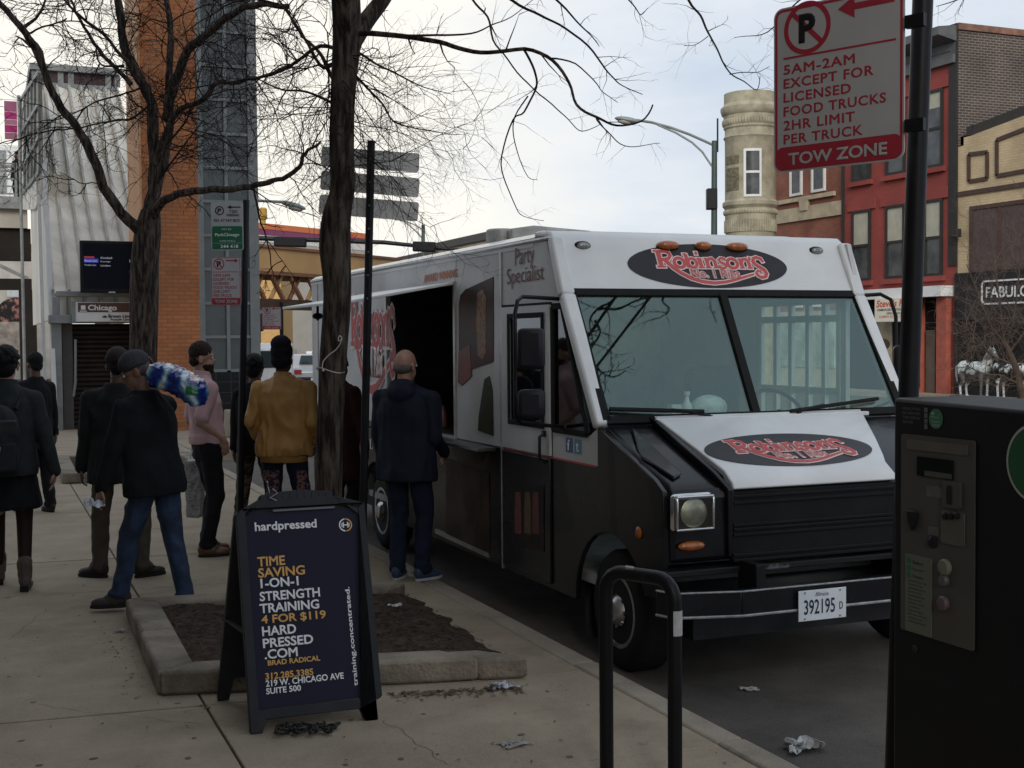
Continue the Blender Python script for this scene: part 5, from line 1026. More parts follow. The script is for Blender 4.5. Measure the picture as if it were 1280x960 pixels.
bt('BRAD RADICAL', 335, 832.3, 401, 6.8, gold, .0); bt('312.285.3385', 332, 850, 392.5, 8.6, gold, .0); bt('219 W. CHICAGO AVE', 332.5, 859, 431, 8.6, white_ink, .0); bt('SUITE 500', 333, 868.3, 377, 8, white_ink, .0)
ua, va = bpx(448.5, 857); ub, vb = bpx(441, 733)
text('lettering', 'training.concentrated.', B3(ua+.004, va, -.002), bV, -bU, vb-va, .030, white_ink, po, bold=.0, lift=.0015, heavy=.03)
cu, cv = bpx(432, 656); C = B3(cu, cv, -.0005); b = MB(); ringband(b, C, bU, bV, .0275, .0335, .001, 20, 95, 265); part('emblem_ring', b, white_ink, po); b = MB(); ringband(b, C, bU, bV, .0275, .0335, .001, 20, -85, 85); part('emblem_ring', b, gold, po)
b = MB()
for dx, hh in ((-.018, .010), (-.011, .015), (.011, .015), (.018, .010)): b.prism([C+bU*(dx-.0025)-bV*hh, C+bU*(dx+.0025)-bV*hh, C+bU*(dx+.0025)+bV*hh, C+bU*(dx-.0025)+bV*hh], bN*.001)
b.prism([C-bU*.008-bV*.003, C+bU*.008-bV*.003, C+bU*.008+bV*.003, C-bU*.008+bV*.003], bN*.001); part('dumbbell_emblem', b, white_ink, po)
# chain lying beneath the board
ch = thing('chain', (1.37, 5.95, 0), 'heap of dark steel chain lying under the sandwich board', 'chain'); rc = random.Random(11)
pts = []
for k in range(40):
    t = k/39
    x = 345 + 75*t + 8*sin(k*1.9); y = 911 + 5*sin(k*1.3) - 2*t; q = onz(x, y, .012+.012*(k % 3)); pts.append(q)
for k in range(len(pts)-1):
    p, q = pts[k], pts[k+1]; d = (q-p); d.z = 0
    if d.length < 1e-4: continue
    d.normalize(); c = (p+q)/2; sdv = Vector((-d.y, d.x, 0)); up = UZ if k % 2 else (UZ*.4+sdv).normalized(); sdv = d.cross(up).normalized()
    lk = [c + d*(.022*cos(2*pi*i/12)) + sdv*(.012*sin(2*pi*i/12)) for i in range(13)]
    for v in lk: v.z = max(v.z, .006)
    part('chain_link', MB().tube(lk, .0048, 6, cap=False), mat('chain_steel', (.05, .048, .045), .4, .7, .3, 40), ch)
# ---------------- tree pits
soil = mat('mulch_soil', (.042, .028, .019), .95, 0, .45, 14, 1.0, 60, col2=(.09, .06, .042))
def kerbring(loc, label, outer, w, h, group):
    t = thing('tree_pit_kerb', loc, label, 'kerb', group); n = len(outer); c = sum((Vector((*p, 0)) for p in outer), Vector())/n
    inn = []
    for i in range(n):
        p0, p1, p2 = [Vector((*outer[(i+k) % n], 0)) for k in (-1, 0, 1)]; d1, d2 = (p1-p0).normalized(), (p2-p1).normalized(); n1 = Vector((-d1.y, d1.x, 0)); n2 = Vector((-d2.y, d2.x, 0)); m = (n1+n2); m = m/m.length_squared*2
        if (c-p1).dot(m) < 0: m = -m
        inn.append(p1+m*w)
    return t, [Vector((*p, 0)) for p in outer], inn
t, o_, i_ = kerbring((1.75, 7.6, 0), 'low concrete kerb round the near tree pit beside the sandwich board', [(.80, 6.80), (2.70, 6.34), (2.72, 8.6), (.84, 8.86)], .2, .13, 'tree pit kerbs')
for k in range(4):
    if k == 1: continue       # the roadside edge is open: mulch spills to the pavement
    a, c, d, e_ = o_[k], o_[(k+1) % 4], i_[(k+1) % 4], i_[k]
    if k == 0: segs = ((0, .86), (.865, 1.0))
    else: segs = ((0, .5), (.505, 1)) if k == 3 else ((0, 1),)
    for s0, s1 in segs:
        b = MB(); b.prism([a.lerp(c, s0), a.lerp(c, s1), e_.lerp(d, s1), e_.lerp(d, s0)], UZ*(.135 if s1 < .9 or k else .125)); part('kerb_stone', b, mat('pit_kerb_concrete', (.165, .137, .10), .95, 0, .4, 2.5, .6, 45, col2=(.29, .245, .185)), t, bevel=.022)
def soilbed(name, poly, z, seed, n=26):
    r = random.Random(seed); b = MB(); x0, x1 = min(p[0] for p in poly), max(p[0] for p in poly); y0, y1 = min(p[1] for p in poly), max(p[1] for p in poly)
    g = [[None]*(n+1) for _ in range(n+1)]
    for i in range(n+1):
        for j in range(n+1):
            u, v = i/n, j/n; lx0 = poly[0][0]+(poly[3][0]-poly[0][0])*v; lx1 = poly[1][0]+(poly[2][0]-poly[1][0])*v; ly0 = poly[0][1]+(poly[1][1]-poly[0][1])*u; ly1 = poly[3][1]+(poly[2][1]-poly[3][1])*u
            x = lx0+(lx1-lx0)*u; yy = ly0+(ly1-ly0)*v; e = min(u, 1-u, v, 1-v)
            ed = max(0, (u-.86)/.14); ww = .05*noise.noise((x*5, yy*5, 2)) if 0 < j < n else 0
            g[i][j] = b.bm.verts.new((x+ww*(1 if i == n else 0)*2, yy, z*(1-ed*.93) + (.03*noise.noise((x*3, yy*3, seed)) + .014*noise.noise((x*19, yy*19, seed)))*(1-ed)))
    for i in range(n):
        for j in range(n): b.bm.faces.new((g[i][j], g[i+1][j], g[i+1][j+1], g[i][j+1]))
    return struct(name, b, soil)
soilbed('soil', [(.95, 6.92), (2.70, 6.52), (2.80, 8.55), (1.0, 8.72)], .10, 3, 60)
t, o_, i_ = kerbring((1.9, 18.6, 0), 'far low concrete kerb round the second tree pit', [(.9, 17.6), (2.9, 17.2), (2.9, 20.2), (.95, 20.4)], .2, .13, 'tree pit kerbs')
for k in range(4):
    a, c, d, e_ = o_[k], o_[(k+1) % 4], i_[(k+1) % 4], i_[k]; b = MB(); b.prism([a, c, d, e_], UZ*.14); part('kerb_stone', b, MATS['pit_kerb_concrete'], t, bevel=.02)
soilbed('soil', [(1.05, 17.75), (2.8, 17.4), (2.75, 20.1), (1.1, 20.25)], .07, 5, 14)
# ---------------- street lamps, signals, far sign
lamp_m = mat('lamp_grey', (.26, .28, .27), .5, .4, .15, 3); pole_green = mat('pole_green_grey', (.055, .085, .075), .5, .2, .15, 3)
def cobra(par, P, d, s, m=None):
    """cobra head at P pointing along d."""
    d = Vector(d).normalized(); sd2 = d.cross(UZ).normalized(); M = Matrix((d, sd2, UZ)).transposed()
    h = part('lamp_head', MB().ell(P, (.42*s, .16*s, .10*s), M, u=20, v=11), m or lamp_m, par); part('lens', MB().ell(P+d*.08*s-UZ*.06*s, (.24*s, .13*s, .10*s), M, u=18, v=9), mat('lamp_lens', (.42, .40, .35), .2, 0, .1, 20), h)
D = 42; b0 = dep(888, 420, D); z = -.0; top = dep(893, 176, D)
la = thing('street_lamp', (b0.x, b0.y, 0), 'tall street lamp with a long curved arm standing right of the truck roof', 'street lamp', 'cobra head street lamps')
part('pole', MB().tube([(top.x-.05, top.y, 0), (top.x, top.y, top.z)], [.13, .09], 12), pole_green, la)
pA = [dep(x, y, D) for x, y in ((893, 182), (880, 176), (862, 168), (840, 160), (815, 153), (795, 150))]; part('arm', MB().tube(pA, .045, 8), lamp_m, la)
pB = [dep(x, y, D) for x, y in ((890, 208), (878, 190), (865, 178), (845, 166), (822, 156))]; part('arm_brace', MB().tube(pB, .035, 8), lamp_m, la)
cobra(la, dep(784, 150, D), pA[-1]-pA[-2], 1.0)
part('aerial', MB().cyl(dep(897, 190, D), dep(897, 148, D), .03, n=6), dark_steel, la)
b = MB(); q = dep(889.5, 249, D); b.obox(q, (_rh, _fh, UZ), (.17, .17, .34)); part('control_box', b, black_metal, la, bevel=.03)
D = 36; la = thing('street_lamp', (dep(318, 420, D).x, dep(318, 420, D).y+2, 0), 'street lamp head reaching out from behind the glass lift tower', 'street lamp', 'cobra head street lamps')
q = dep(300, 252, D); part('pole', MB().tube([(q.x, q.y, 0), q], [.11, .08], 10), pole_green, la); part('arm', MB().tube([q, dep(325, 251, D), dep(352, 252.5, D)], .04, 8), lamp_m, la); cobra(la, dep(366, 256.5, D), dep(380, 260, D)-dep(352, 252.5, D), .9)
D = 62; la = thing('street_lamp', (dep(529, 420, D).x, dep(529, 420, D).y, 0), 'small far street lamp pole with a thin arched arm above the truck roof', 'street lamp', 'cobra head street lamps')
part('pole', MB().cyl((dep(529, 420, D).x, dep(529, 420, D).y, 0), dep(529, 281, D), .09, n=8), pole_green, la); part('arm', MB().tube([dep(529, 299, D), dep(522, 291, D), dep(512, 282, D), dep(500, 274, D)], .04, 6), lamp_m, la); part('arm_brace', MB().tube([dep(529, 287, D), dep(516, 280, D), dep(500, 274, D)], .03, 6), lamp_m, la)
cobra(la, dep(495, 272, D), dep(490, 271, D)-dep(505, 277, D), .9)
D = 52; q0, q1 = dep(290, 297, D), dep(556, 315, D); ts = thing('traffic_signal', (q1.x, q1.y, 0), 'black traffic signal arm seen from behind across the street above the truck', 'traffic signal')
part('mast_arm', MB().tube([dep(300, 297, D), dep(480, 303, D), dep(566, 312, D)], [.10, .09, .07], 10), black_metal, ts)
q = dep(600, 420, D); part('pole', MB().tube([(q.x, q.y, 0), (q.x, q.y, dep(600, 310, D).z)], [.14, .12], 10), black_metal, ts); part('pole_link', MB().tube([dep(566, 312, D), (q.x, q.y, dep(600, 316, D).z)], .08, 8), black_metal, ts)
for xa, xb, y in ((343, 383, 302), (516, 545, 308)):
    a, c = dep(xa, y, D-.3), dep(xb, y+1.0, D-.3); h = part('signal_head', MB().bar(a, c, .34, .40), black_metal, ts, bevel=.05)
    for k in range(3): p = a.lerp(c, (k+.5)/3)+_fh*.2; part('signal_visor', MB().cyl(p, p+_fh*.25, .15, n=14), black_metal, h)
q = dep(329, 272, D); part('beacon', MB().lathe(q-UZ*.4, [(.1, 0), (.1, .3), (.16, .35), (.16, .75), (.1, .8)], 12), mat('beacon_yellow', (.50, .28, .04), .5), ts)
D = 19; q0 = dep(352, 412, D); fp = thing('parking_sign', (q0.x, q0.y, 0), 'small far no parking sign hanging between the lift tower and the black beanie', 'sign', 'parking restriction signs')
part('pole', MB().cyl((q0.x, q0.y, 0), (q0.x, q0.y, dep(352, 378, D).z), .03, n=10), black_metal, fp)
o1 = dep(328, 412, D-.04); parking_panel(fp, o1, _rh, UZ, (dep(351.5, 412, D-.04)-o1).length, dep(328, 384, D-.04).z-o1.z)
# a small traffic light on a far pole
D = 60; q0 = dep(323.6, 424, D); tl = thing('traffic_light', (q0.x, q0.y, -.15), 'small black traffic light head at the edge of the lift tower', 'traffic light'); part('post', MB().cyl((q0.x, q0.y, -.15), dep(324, 412, D), .08, n=8), black_metal, tl)
h = part('signal_head', MB().obox(dep(324, 403, D), (_rh, _fh, UZ), (.18, .15, .42)), black_metal, tl, bevel=.04)
for k in range(3): part('signal_lens', MB().disc(dep(324, 403, D)+UZ*(.26-.26*k)-_fh*.152, -_fh, .1, .01), dark_steel, h)
# ---------------- cars down the street
tyre_m = rubber; car_glass = mat('car_glass', (.03, .04, .045), .08, 0, 0)
def car(px, D, paint, label, rz, van=False):
    q = dep(px, 450, D); t = thing('parked_car', (q.x, q.y, -.15), label, 'car', 'cars down the street', rz)
    H_ = 1.9 if van else 1.42
    prof = [(-2.2, .35), (-2.2, .75), (-2.05, .92), (-1.55, .98), (-.95, H_-.04), (-.5, H_), (.75, H_), (1.35, 1.0), (2.05, .88), (2.2, .7), (2.2, .35)] if not van else [(-2.4, .4), (-2.4, 1.7), (-2.2, H_), (1.0, H_), (1.75, 1.15), (2.4, 1.0), (2.45, .4)]
    rs = []
    for x, s, zz in ((-.86, .9, 0), (-.80, 1, 0), (.80, 1, 0), (.86, .9, 0)): rs.append([Vector((x, y*(.985 if s < 1 else 1), z)) for y, z in prof])
    part('body', MB().rings(rs), paint, t, local=True, bevel=.03)
    if not van:
        for sx in (-1, 1): part('side_window', MB().prism([(sx*.862, y, z) for y, z in [(-1.3, 1.0), (-.85, 1.34), (.65, 1.34), (1.1, 1.0)]], (sx*.006, 0, 0)), car_glass, t, local=True)
        part('rear_window', MB().prism([(-.62, -1.5, 1.03), (.62, -1.5, 1.03), (.55, -1.03, 1.36), (-.55, -1.03, 1.36)], (0, -.02, .02)), car_glass, t, local=True)
        part('windshield', MB().prism([(-.65, 1.30, 1.04), (.65, 1.30, 1.04), (.55, .82, 1.38), (-.55, .82, 1.38)], (0, .02, .02)), car_glass, t, local=True)
    else:
        part('rear_window', MB().prism([(-.7, -2.405, 1.1), (.7, -2.405, 1.1), (.65, -2.38, 1.65), (-.65, -2.38, 1.65)], (0, -.02, 0)), car_glass, t, local=True)
        for sx in (-1, 1): part('side_window', MB().prism([(sx*.862, y, z) for y, z in [(-2.1, 1.15), (-2.0, 1.65), (.9, 1.65), (1.4, 1.15)]], (sx*.006, 0, 0)), car_glass, t, local=True)
    yb_ = -2.23 if not van else -2.43
    for sx in (-.66, .66): part('tail_light', MB().box(sx-.14, sx+.14, yb_, yb_+.1, .66, .84), mat('tail_red', (.30, .015, .015), .3), t, local=True); part('headlight', MB().box(sx-.16, sx+.16, 2.12, 2.22, .62, .78), chrome, t, local=True)
    part('bumper', MB().box(-.8, .8, yb_-.04, yb_+.1, .36, .55), dark_steel, t, local=True, bevel=.03); part('number_plate', MB().box(-.16, .16, yb_-.05, yb_-.041, .42, .52), white_paint, t, local=True)
    for sx in (-.78, .78):
        for y in (-1.35, 1.4): wl = part('wheel', MB().cyl((sx-.1, y, .32), (sx+.1, y, .32), .32, n=24), rubber, t, local=True); part('rim', MB().cyl((sx*1.135-.004, y, .32), (sx*1.135+.004, y, .32), .2, n=16), chrome, wl, local=True)
    return t
carw = mat('car_white', (.70, .71, .72), .25, 0, .03, 2, coat=.5); cars_ = mat('car_silver', (.40, .41, .42), .3, .4, .05, 2, coat=.5); card = mat('car_dark', (.03, .035, .045), .25, 0, .1, 2, coat=.5)
car(333, 44, carw, 'white van seen between the lift tower and the tan jacket', radians(-12), True)
car(394, 52, cars_, 'silver car seen beside the black beanie', radians(-14)); car(352, 75, card, 'dark car far down the street', radians(-14)); car(404, 66, carw, 'white saloon car behind the silver car down the street', radians(-14))
# ---------------- litter, leaves
paper = mat('crumpled_paper', (.50, .49, .47), .8, 0, .15, 20)
def crumple(name, P, r, seed, label, m=paper, flat=.45):
    rd = random.Random(seed); t = MB(); n = 14; vs = []
    for i in range(n):
        for j in range(n):
            u, v = i/(n-1)-.5, j/(n-1)-.5; x, y = u*r*2, v*r*1.3; zz = abs(noise.noise((u*3.1, v*3.1, seed)))*r*flat*2 + abs(noise.noise((u*8, v*8, seed)))*r*flat*.6
            vs.append(t.bm.verts.new((P.x+x+noise.noise((u*3, v*3, seed+9))*r*.8, P.y+y+noise.noise((u*3, v*3, seed+19))*r*.8, P.z+.006+zz)))
    for i in range(n-1):
        for j in range(n-1):
            if rd.random() < .93: t.bm.faces.new((vs[i*n+j], vs[(i+1)*n+j], vs[(i+1)*n+j+1], vs[i*n+j+1]))
    bmesh.ops.delete(t.bm, geom=[v for v in t.bm.verts if not v.link_faces], context='VERTS')
    me = t.mesh(name, P, smooth=0); me.materials.append(m); o = bpy.data.objects.new(name, me); COL.objects.link(o); o.location = P; sm = o.modifiers.new('thick', 'SOLIDIFY'); sm.thickness = .002
    tag(o, label, 'litter'); return o
crumple('paper_scrap', onz(1003, 938, -.15), .085, 3, 'crumpled white tissue on the road just past the kerb')
crumple('paper_scrap', onz(937, 863, -.15), .045, 5, 'flat pale scrap on the road in front of the bumper', flat=.2)
crumple('foil_scrap', onz(628, 861, 0), .055, 8, 'silvery scrap at the corner of the tree pit kerb', mat('foil', (.42, .45, .50), .35, .5, .15, 20))
crumple('paper_scrap', onz(643, 931, 0), .055, 12, 'thin clear wrapper lying on the pavement by the bike rack', mat('clear_wrapper', (.26, .25, .235), .3, 0, .1, 30), flat=.15)
crumple('paper_scrap', onz(495, 758, .1), .04, 14, 'small white scrap on the dark mulch', flat=.3)
crumple('paper_scrap', onz(150, 790, 0), .03, 15, 'tiny white scrap left of the tree pit kerb', flat=.4)
rl = random.Random(21); b = MB(); b2 = MB()
def leaf(b, P, s, z0=.006):
    a = rl.uniform(0, 6.28); d = Vector((cos(a), sin(a), rl.uniform(-.1, .3))); e_ = Vector((-sin(a), cos(a), rl.uniform(-.2, .3))); z = z0
    pts = [P+d*s*u+e_*s*v+UZ*(z+abs(v)*s*.5) for u, v in ((-1, 0), (-.3, .42), (.5, .3), (1, 0), (.5, -.3), (-.3, -.42))]
    for p in pts: p.z = max(p.z, P.z+.004)
    b.bm.faces.new([b.bm.verts.new(p) for p in pts])
for k in range(260):       # drift along the front of the pit kerb and round its corner
    t = rl.random()**.7; x = 480+175*t; y = 868-10*t+abs(rl.gauss(0, 4)); leaf(b, onz(x, y, 0), rl.uniform(.008, .022))
for k in range(130): x = rl.uniform(0, 900); y = rl.uniform(640, 955); P_0 = onz(x, y, 0); (leaf(b, P_0, rl.uniform(.005, .014)) if (P_0.x < 3.0 and not (.8 < P_0.x < 2.8 and 6.3 < P_0.y < 8.9)) else None)
for k in range(60): P_0 = Vector((rl.gauss(.72, .06), rl.uniform(6.8, 8.8), 0)); leaf(b, P_0, rl.uniform(.006, .016))
lv = part('fallen_leaves', b, mat('dry_leaf', (.075, .045, .025), .8, 0, .5, 9, col2=(.16, .10, .055)), None, smooth=0); lv['kind'] = 'stuff'; lv['label'] = 'small dry leaves scattered on the pavement and along the kerb'
b = MB()
for k in range(1500):
    u, v = rl.random(), rl.random(); P_0 = Vector((1.0+1.75*u, 6.75+(1.9)*v, .085+.03*noise.noise(((1.0+1.75*u)*3, (6.75+1.9*v)*3, 3))+.012)); 
    if P_0.y < 6.95-.24*(P_0.x-.95)+.0: continue
    if P_0.x > 2.5: P_0.z -= (P_0.x-2.5)*.28
    leaf(b, P_0, rl.uniform(.006, .018), .006)
lv = part('mulch_chips', b, mat('mulch_chip', (.03, .02, .014), .9, 0, .5, 30, col2=(.095, .06, .04), lo=.45, hi=.75), None, smooth=0); lv['kind'] = 'stuff'; lv['label'] = 'loose bark chips over the soil of the tree pit'
for i, (x, y) in enumerate(((965, 932+23), (1012, 942+8), (913, 905), (1060, 958))):
    pass
# spots of old chewing gum and tar trodden into the slabs
b = MB()
for k in range(130):
    x, y = rl.uniform(0, 1000), rl.uniform(560, 958); P_0 = onz(x, y, .0031)
    if P_0.x < 3.0: b.disc(P_0, (0, 0, 1), rl.uniform(.006, .02), .0006, 9, ry=rl.uniform(.006, .018), up=(0, 1, 0))
gm = part('gum_spots', b, mat('gum_spot', (.12, .10, .077), .9), None); gm['kind'] = 'stuff'; gm['label'] = 'dark trodden gum spots on the pavement slabs'

b = MB()
for (x0, y0, x1, y1) in ((30, 880, 250, 905), (480, 900, 560, 955), (10, 800, 60, 760)):
    P_ = []; p0, p1 = onz(x0, y0, .0034), onz(x1, y1, .0034); nn = 16; dd = (p1-p0).normalized(); sdv = Vector((-dd.y, dd.x, 0))
    for k in range(nn+1): P_.append(p0.lerp(p1, k/nn)+sdv*(.05*noise.noise((k*.4, x0, 1))+.015*noise.noise((k*1.7, x0, 5))))
    for k in range(nn):
        w0, w1 = .0011+.0008*noise.noise((k, x0, 0)), .0011+.0008*noise.noise((k+1, x0, 0)); b.quad(P_[k]-sdv*w0, P_[k+1]-sdv*w1, P_[k+1]+sdv*w1, P_[k]+sdv*w0)
ck = part('pavement_cracks', b, seam_m, None, smooth=0); ck['kind'] = 'stuff'; ck['label'] = 'hairline cracks in the pavement slabs'
# ================================================================== TREES
bark = mat('bark_dark', (.026, .019, .015), .95, 0, .4, 26, 1.0, 30, col2=(.105, .082, .064), lo=.42, hi=.64, stretch=(1, 1, .16))
twig_m = mat('twig_dark', (.022, .016, .013), .9, 0, .3, 12)
twig_lt = mat('twig_brown', (.12, .085, .065), .9, 0, .3, 12)
def smooth_pts(P, n=4):
    out = []
    for i in range(len(P)-1):
        p0, p1, p2, p3 = P[max(i-1, 0)], P[i], P[i+1], P[min(i+2, len(P)-1)]
        for k in range(n):
            t = k/n; out.append(.5*((2*p1)+(p2-p0)*t+(2*p0-5*p1+4*p2-p3)*t*t+(3*p1-p0-3*p2+p3)*t*t*t))
    return out+[P[-1]]
def limb(par, name, pts, r0, r1, m=None, sides=8, jit=.0, n=4, rough=0):
    P = smooth_pts(pts, n); k = len(P); rad = []
    for i, p in enumerate(P):
        t = i/(k-1); rad.append((r0+(r1-r0)*t**.8)*(1+rough*noise.noise(p*4)))
        if jit and 0 < i < k-1: p += Vector((noise.noise(p*6), noise.noise(p*6+Vector((9, 0, 0))), noise.noise(p*6+Vector((0, 9, 0)))))*jit
    b = MB(); b.tube(P, rad, sides); part(name, b, m or bark, par); return P, rad
def grow(b, p, d, ln, r, lvl, rd, droop=0.0, side=4):
    n = max(3, int(ln/.07)); n = min(n, 9); q = p.copy(); P = [q.copy()]; d = d.normalized()
    kids = []
    for i in range(n):
        d = (d + Vector((rd.gauss(0, .21), rd.gauss(0, .21), rd.gauss(0, .21)-droop))).normalized(); q = q+d*(ln/n); P.append(q.copy())
        if lvl > 0 and i >= 0 and rd.random() < (.75 if lvl > 1 else .6):
            a = d.orthogonal().normalized(); a.rotate(Matrix.Rotation(rd.uniform(0, 6.28), 3, d)); kids.append((q.copy(), (d*.75+a*rd.uniform(.5, 1.1)), ln*rd.uniform(.35, .65)*(1-.4*i/n), r*.55))
    b.tube(P, [r*(1-.78*i/n) for i in range(n+1)], 3 if lvl == 0 else side, cap=False)
    for k in kids: grow(b, *k, lvl-1, rd, droop, side)
def twigs(b, P, rad, rd, count, ln, lvl, bias=None, r=None, tmin=.15, droop=0):
    k = len(P)
    for _ in range(count):
        i = int(rd.uniform(tmin, .98)*(k-1)); t = (P[min(i+1, k-1)]-P[max(i-1, 0)]).normalized(); a = t.orthogonal().normalized(); a.rotate(Matrix.Rotation(rd.uniform(0, 6.28), 3, t))
        d = t*rd.uniform(.2, .9)+a+(bias or Vector())
        grow(b, P[i].copy(), d, ln*rd.uniform(.5, 1.2), (r or min(rad[i]*.5, .008)), lvl, rd, droop)
def tree(label, base, group): return thing('bare_tree', base, label, 'tree', group)
def W(px, D0, off=0.0):
    """traced limb: pixels -> points whose depth runs from D0 to D0 + off."""
    n = len(px)-1; return [dep(x, y, D0+off*i/n) for i, (x, y) in enumerate(px)]
rd = random.Random(5); D1 = 8.45
t1b = dep(407, 760, D1); t1b.z = .06
t1 = tree('near dark bare tree with white cord tied round its rough trunk', t1b, 'bare street trees')
tp = [t1b] + W([(410, 690), (411, 600), (413, 520), (417, 440), (421, 370), (419, 310), (421, 270), (428, 235), (427, 190), (428, 140), (431, 90), (434, 40), (432, -10)], D1)
P = smooth_pts(tp, 4); b = MB(); sides = 20; rs = []
wpx = [19, 17, 16.5, 16, 17, 17.5, 19.5, 18, 15.5, 15, 15, 16, 17, 18]
for i, p in enumerate(P):
    t = i/4; k = min(int(t), len(wpx)-2); wv = wpx[k]+(wpx[k+1]-wpx[k])*(t-k); r = wv*D1/FPX
    rs.append([p+Vector((cos(a)*r*(1+.10*noise.noise(Vector((cos(a)*2.5, sin(a)*2.5, p.z*1.6)))+.05*noise.noise(Vector((cos(a)*9, sin(a)*9, p.z*3)))), sin(a)*r*(1+.10*noise.noise(Vector((cos(a)*2.5, sin(a)*2.5, p.z*1.6)))), 0)) for a in [2*pi*q/sides for q in range(sides)]])
b.rings(rs); part('trunk', b, bark, t1, smooth=60)
limb(t1, 'limb', W([(434, 50), (432, 0), (425, -60), (415, -130)], D1, -.3), .085, .05, rough=.15); LB = []
LB.append(limb(t1, 'limb', W([(436, 60), (455, 30), (478, 0), (510, -45), (550, -90)], D1, .4), .065, .035, rough=.15))
for px, off, r0 in (
 ([(440, 42), (470, 42), (500, 44), (540, 50), (575, 62), (610, 66), (655, 62), (690, 75), (712, 105), (722, 130), (745, 147), (770, 155), (800, 152), (816, 131)], -1.2, .020),
 ([(655, 62), (668, 88), (670, 110), (655, 140), (640, 150), (628, 195), (632, 230), (645, 255), (655, 270), (680, 276)], -.3, .0085),
 ([(660, 120), (645, 145), (642, 170), (650, 200), (660, 222), (672, 225)], .2, .005),
 ([(575, -30), (590, 0), (610, 20), (616, 50), (635, 75), (660, 105), (690, 130), (710, 150), (727, 163), (750, 155)], -.8, .009),
 ([(600, -30), (640, 0), (675, 18), (700, 30), (735, 58), (755, 85), (765, 95), (780, 108), (803, 118)], -.9, .011),
 ([(680, -25), (695, 0), (720, 25), (740, 45), (749, 58)], -.4, .010),
 ([(690, 73), (720, 80), (745, 105), (755, 115), (772, 128)], -.3, .006),
 ([(500, 44), (545, 43), (590, 42), (615, 32), (640, 20), (675, -8)], .4, .009),
 ([(745, 147), (760, 165), (775, 180), (800, 182), (825, 179)], .1, .005),
 ([(840, -40), (862, 0), (875, 20), (885, 40), (895, 60), (912, 90), (930, 100), (945, 112), (950, 95)], -.5, .010),
 ([(912, 93), (935, 90), (950, 88), (962, 83)], .2, .0035), ([(885, 45), (870, 55), (855, 57)], .1, .003),
 ([(1010, -10), (985, 15), (960, 40), (935, 45), (918, 47)], .2, .006), ([(768, -20), (790, 5), (800, 18), (810, 10)], .2, .006), ([(1240, -20), (1195, 0), (1170, 8)], .2, .006),
 ([(430, 62), (400, 58), (372, 75), (345, 92), (322, 97), (290, 102), (255, 108), (220, 112)], 1.0, .016),
 ([(428, 70), (405, 85), (385, 55), (365, 25), (350, 0), (330, -30)], .5, .017),
 ([(425, 110), (412, 90), (400, 66), (378, 45), (362, 20), (345, 5), (300, 0), (262, 20), (225, 45)], .9, .017),
 ([(424, 135), (400, 122), (378, 114), (350, 112), (320, 98), (295, 100)], .7, .013),
 ([(440, 90), (460, 110), (478, 130), (490, 150), (515, 160), (545, 165), (575, 168)], .5, .010), ([(440, 60), (470, 80), (500, 95), (530, 108), (565, 118)], .7, .010)):
    LB.append(limb(t1, 'limb', W(px, D1 if px[0][0] < 500 else D1-.35, off), r0, max(r0*.22, .0018), jit=.012, sides=6, m=bark if r0 > .012 else twig_m))
b = MB()
for i, (P, rad) in enumerate(LB):
    far_left = P[-1].x < t1b.x; c = 12 if i in (16, 17, 18, 19) else (22 if i >= 20 else 6)
    twigs(b, P, rad, rd, c, .55 if c > 10 else .22, 2 if c > 10 else 1, Vector((0, 0, -.05)), droop=.02)
P = [dep(x, y, D1) for x, y in ((428, 60), (424, 120), (424, 170), (428, 215))]; P = smooth_pts(P, 6); twigs(b, P, [.08]*len(P), rd, 25, 1.0, 3, _rh*.9+Vector((0, 0, -.12)), r=.0044, tmin=.0, droop=.02)
P = [dep(x, y, D1) for x, y in ((428, 60), (424, 120), (424, 200))]; P = smooth_pts(P, 6); twigs(b, P, [.08]*len(P), rd, 12, .85, 3, -_rh*.8+Vector((0, 0, .0)), r=.0046, tmin=.0)
tw_ = part('twigs', b, twig_m, t1, smooth=0); tw_['kind'] = 'stuff'
# cord round the trunk
cord = mat('white_cord', (.46, .43, .37), .8, 0, .1, 30)
cz = dep(412, 463, D1).z; cx = dep(413.5, 463, D1); b = MB(); rr = .092
b.tube([Vector((cx.x+cos(a)*rr, cx.y+sin(a)*rr, cz+.012*sin(a*2+1)-.01*cos(a))) for a in [2*pi*k/28 for k in range(29)]], .0042, 6, cap=False)
nf = -_fh*rr*1.02
b.tube(smooth_pts([dep(x, y, D1-.10) for x, y in ((403, 462), (404, 452), (412, 443), (420, 437), (426, 428), (427, 422), (424, 420), (423, 426), (428, 424))], 5), .004, 6); b.ell(dep(404, 463, D1-.1), (.009, .009, .009), u=8, v=6)
cd = part('cord', b, cord, t1)
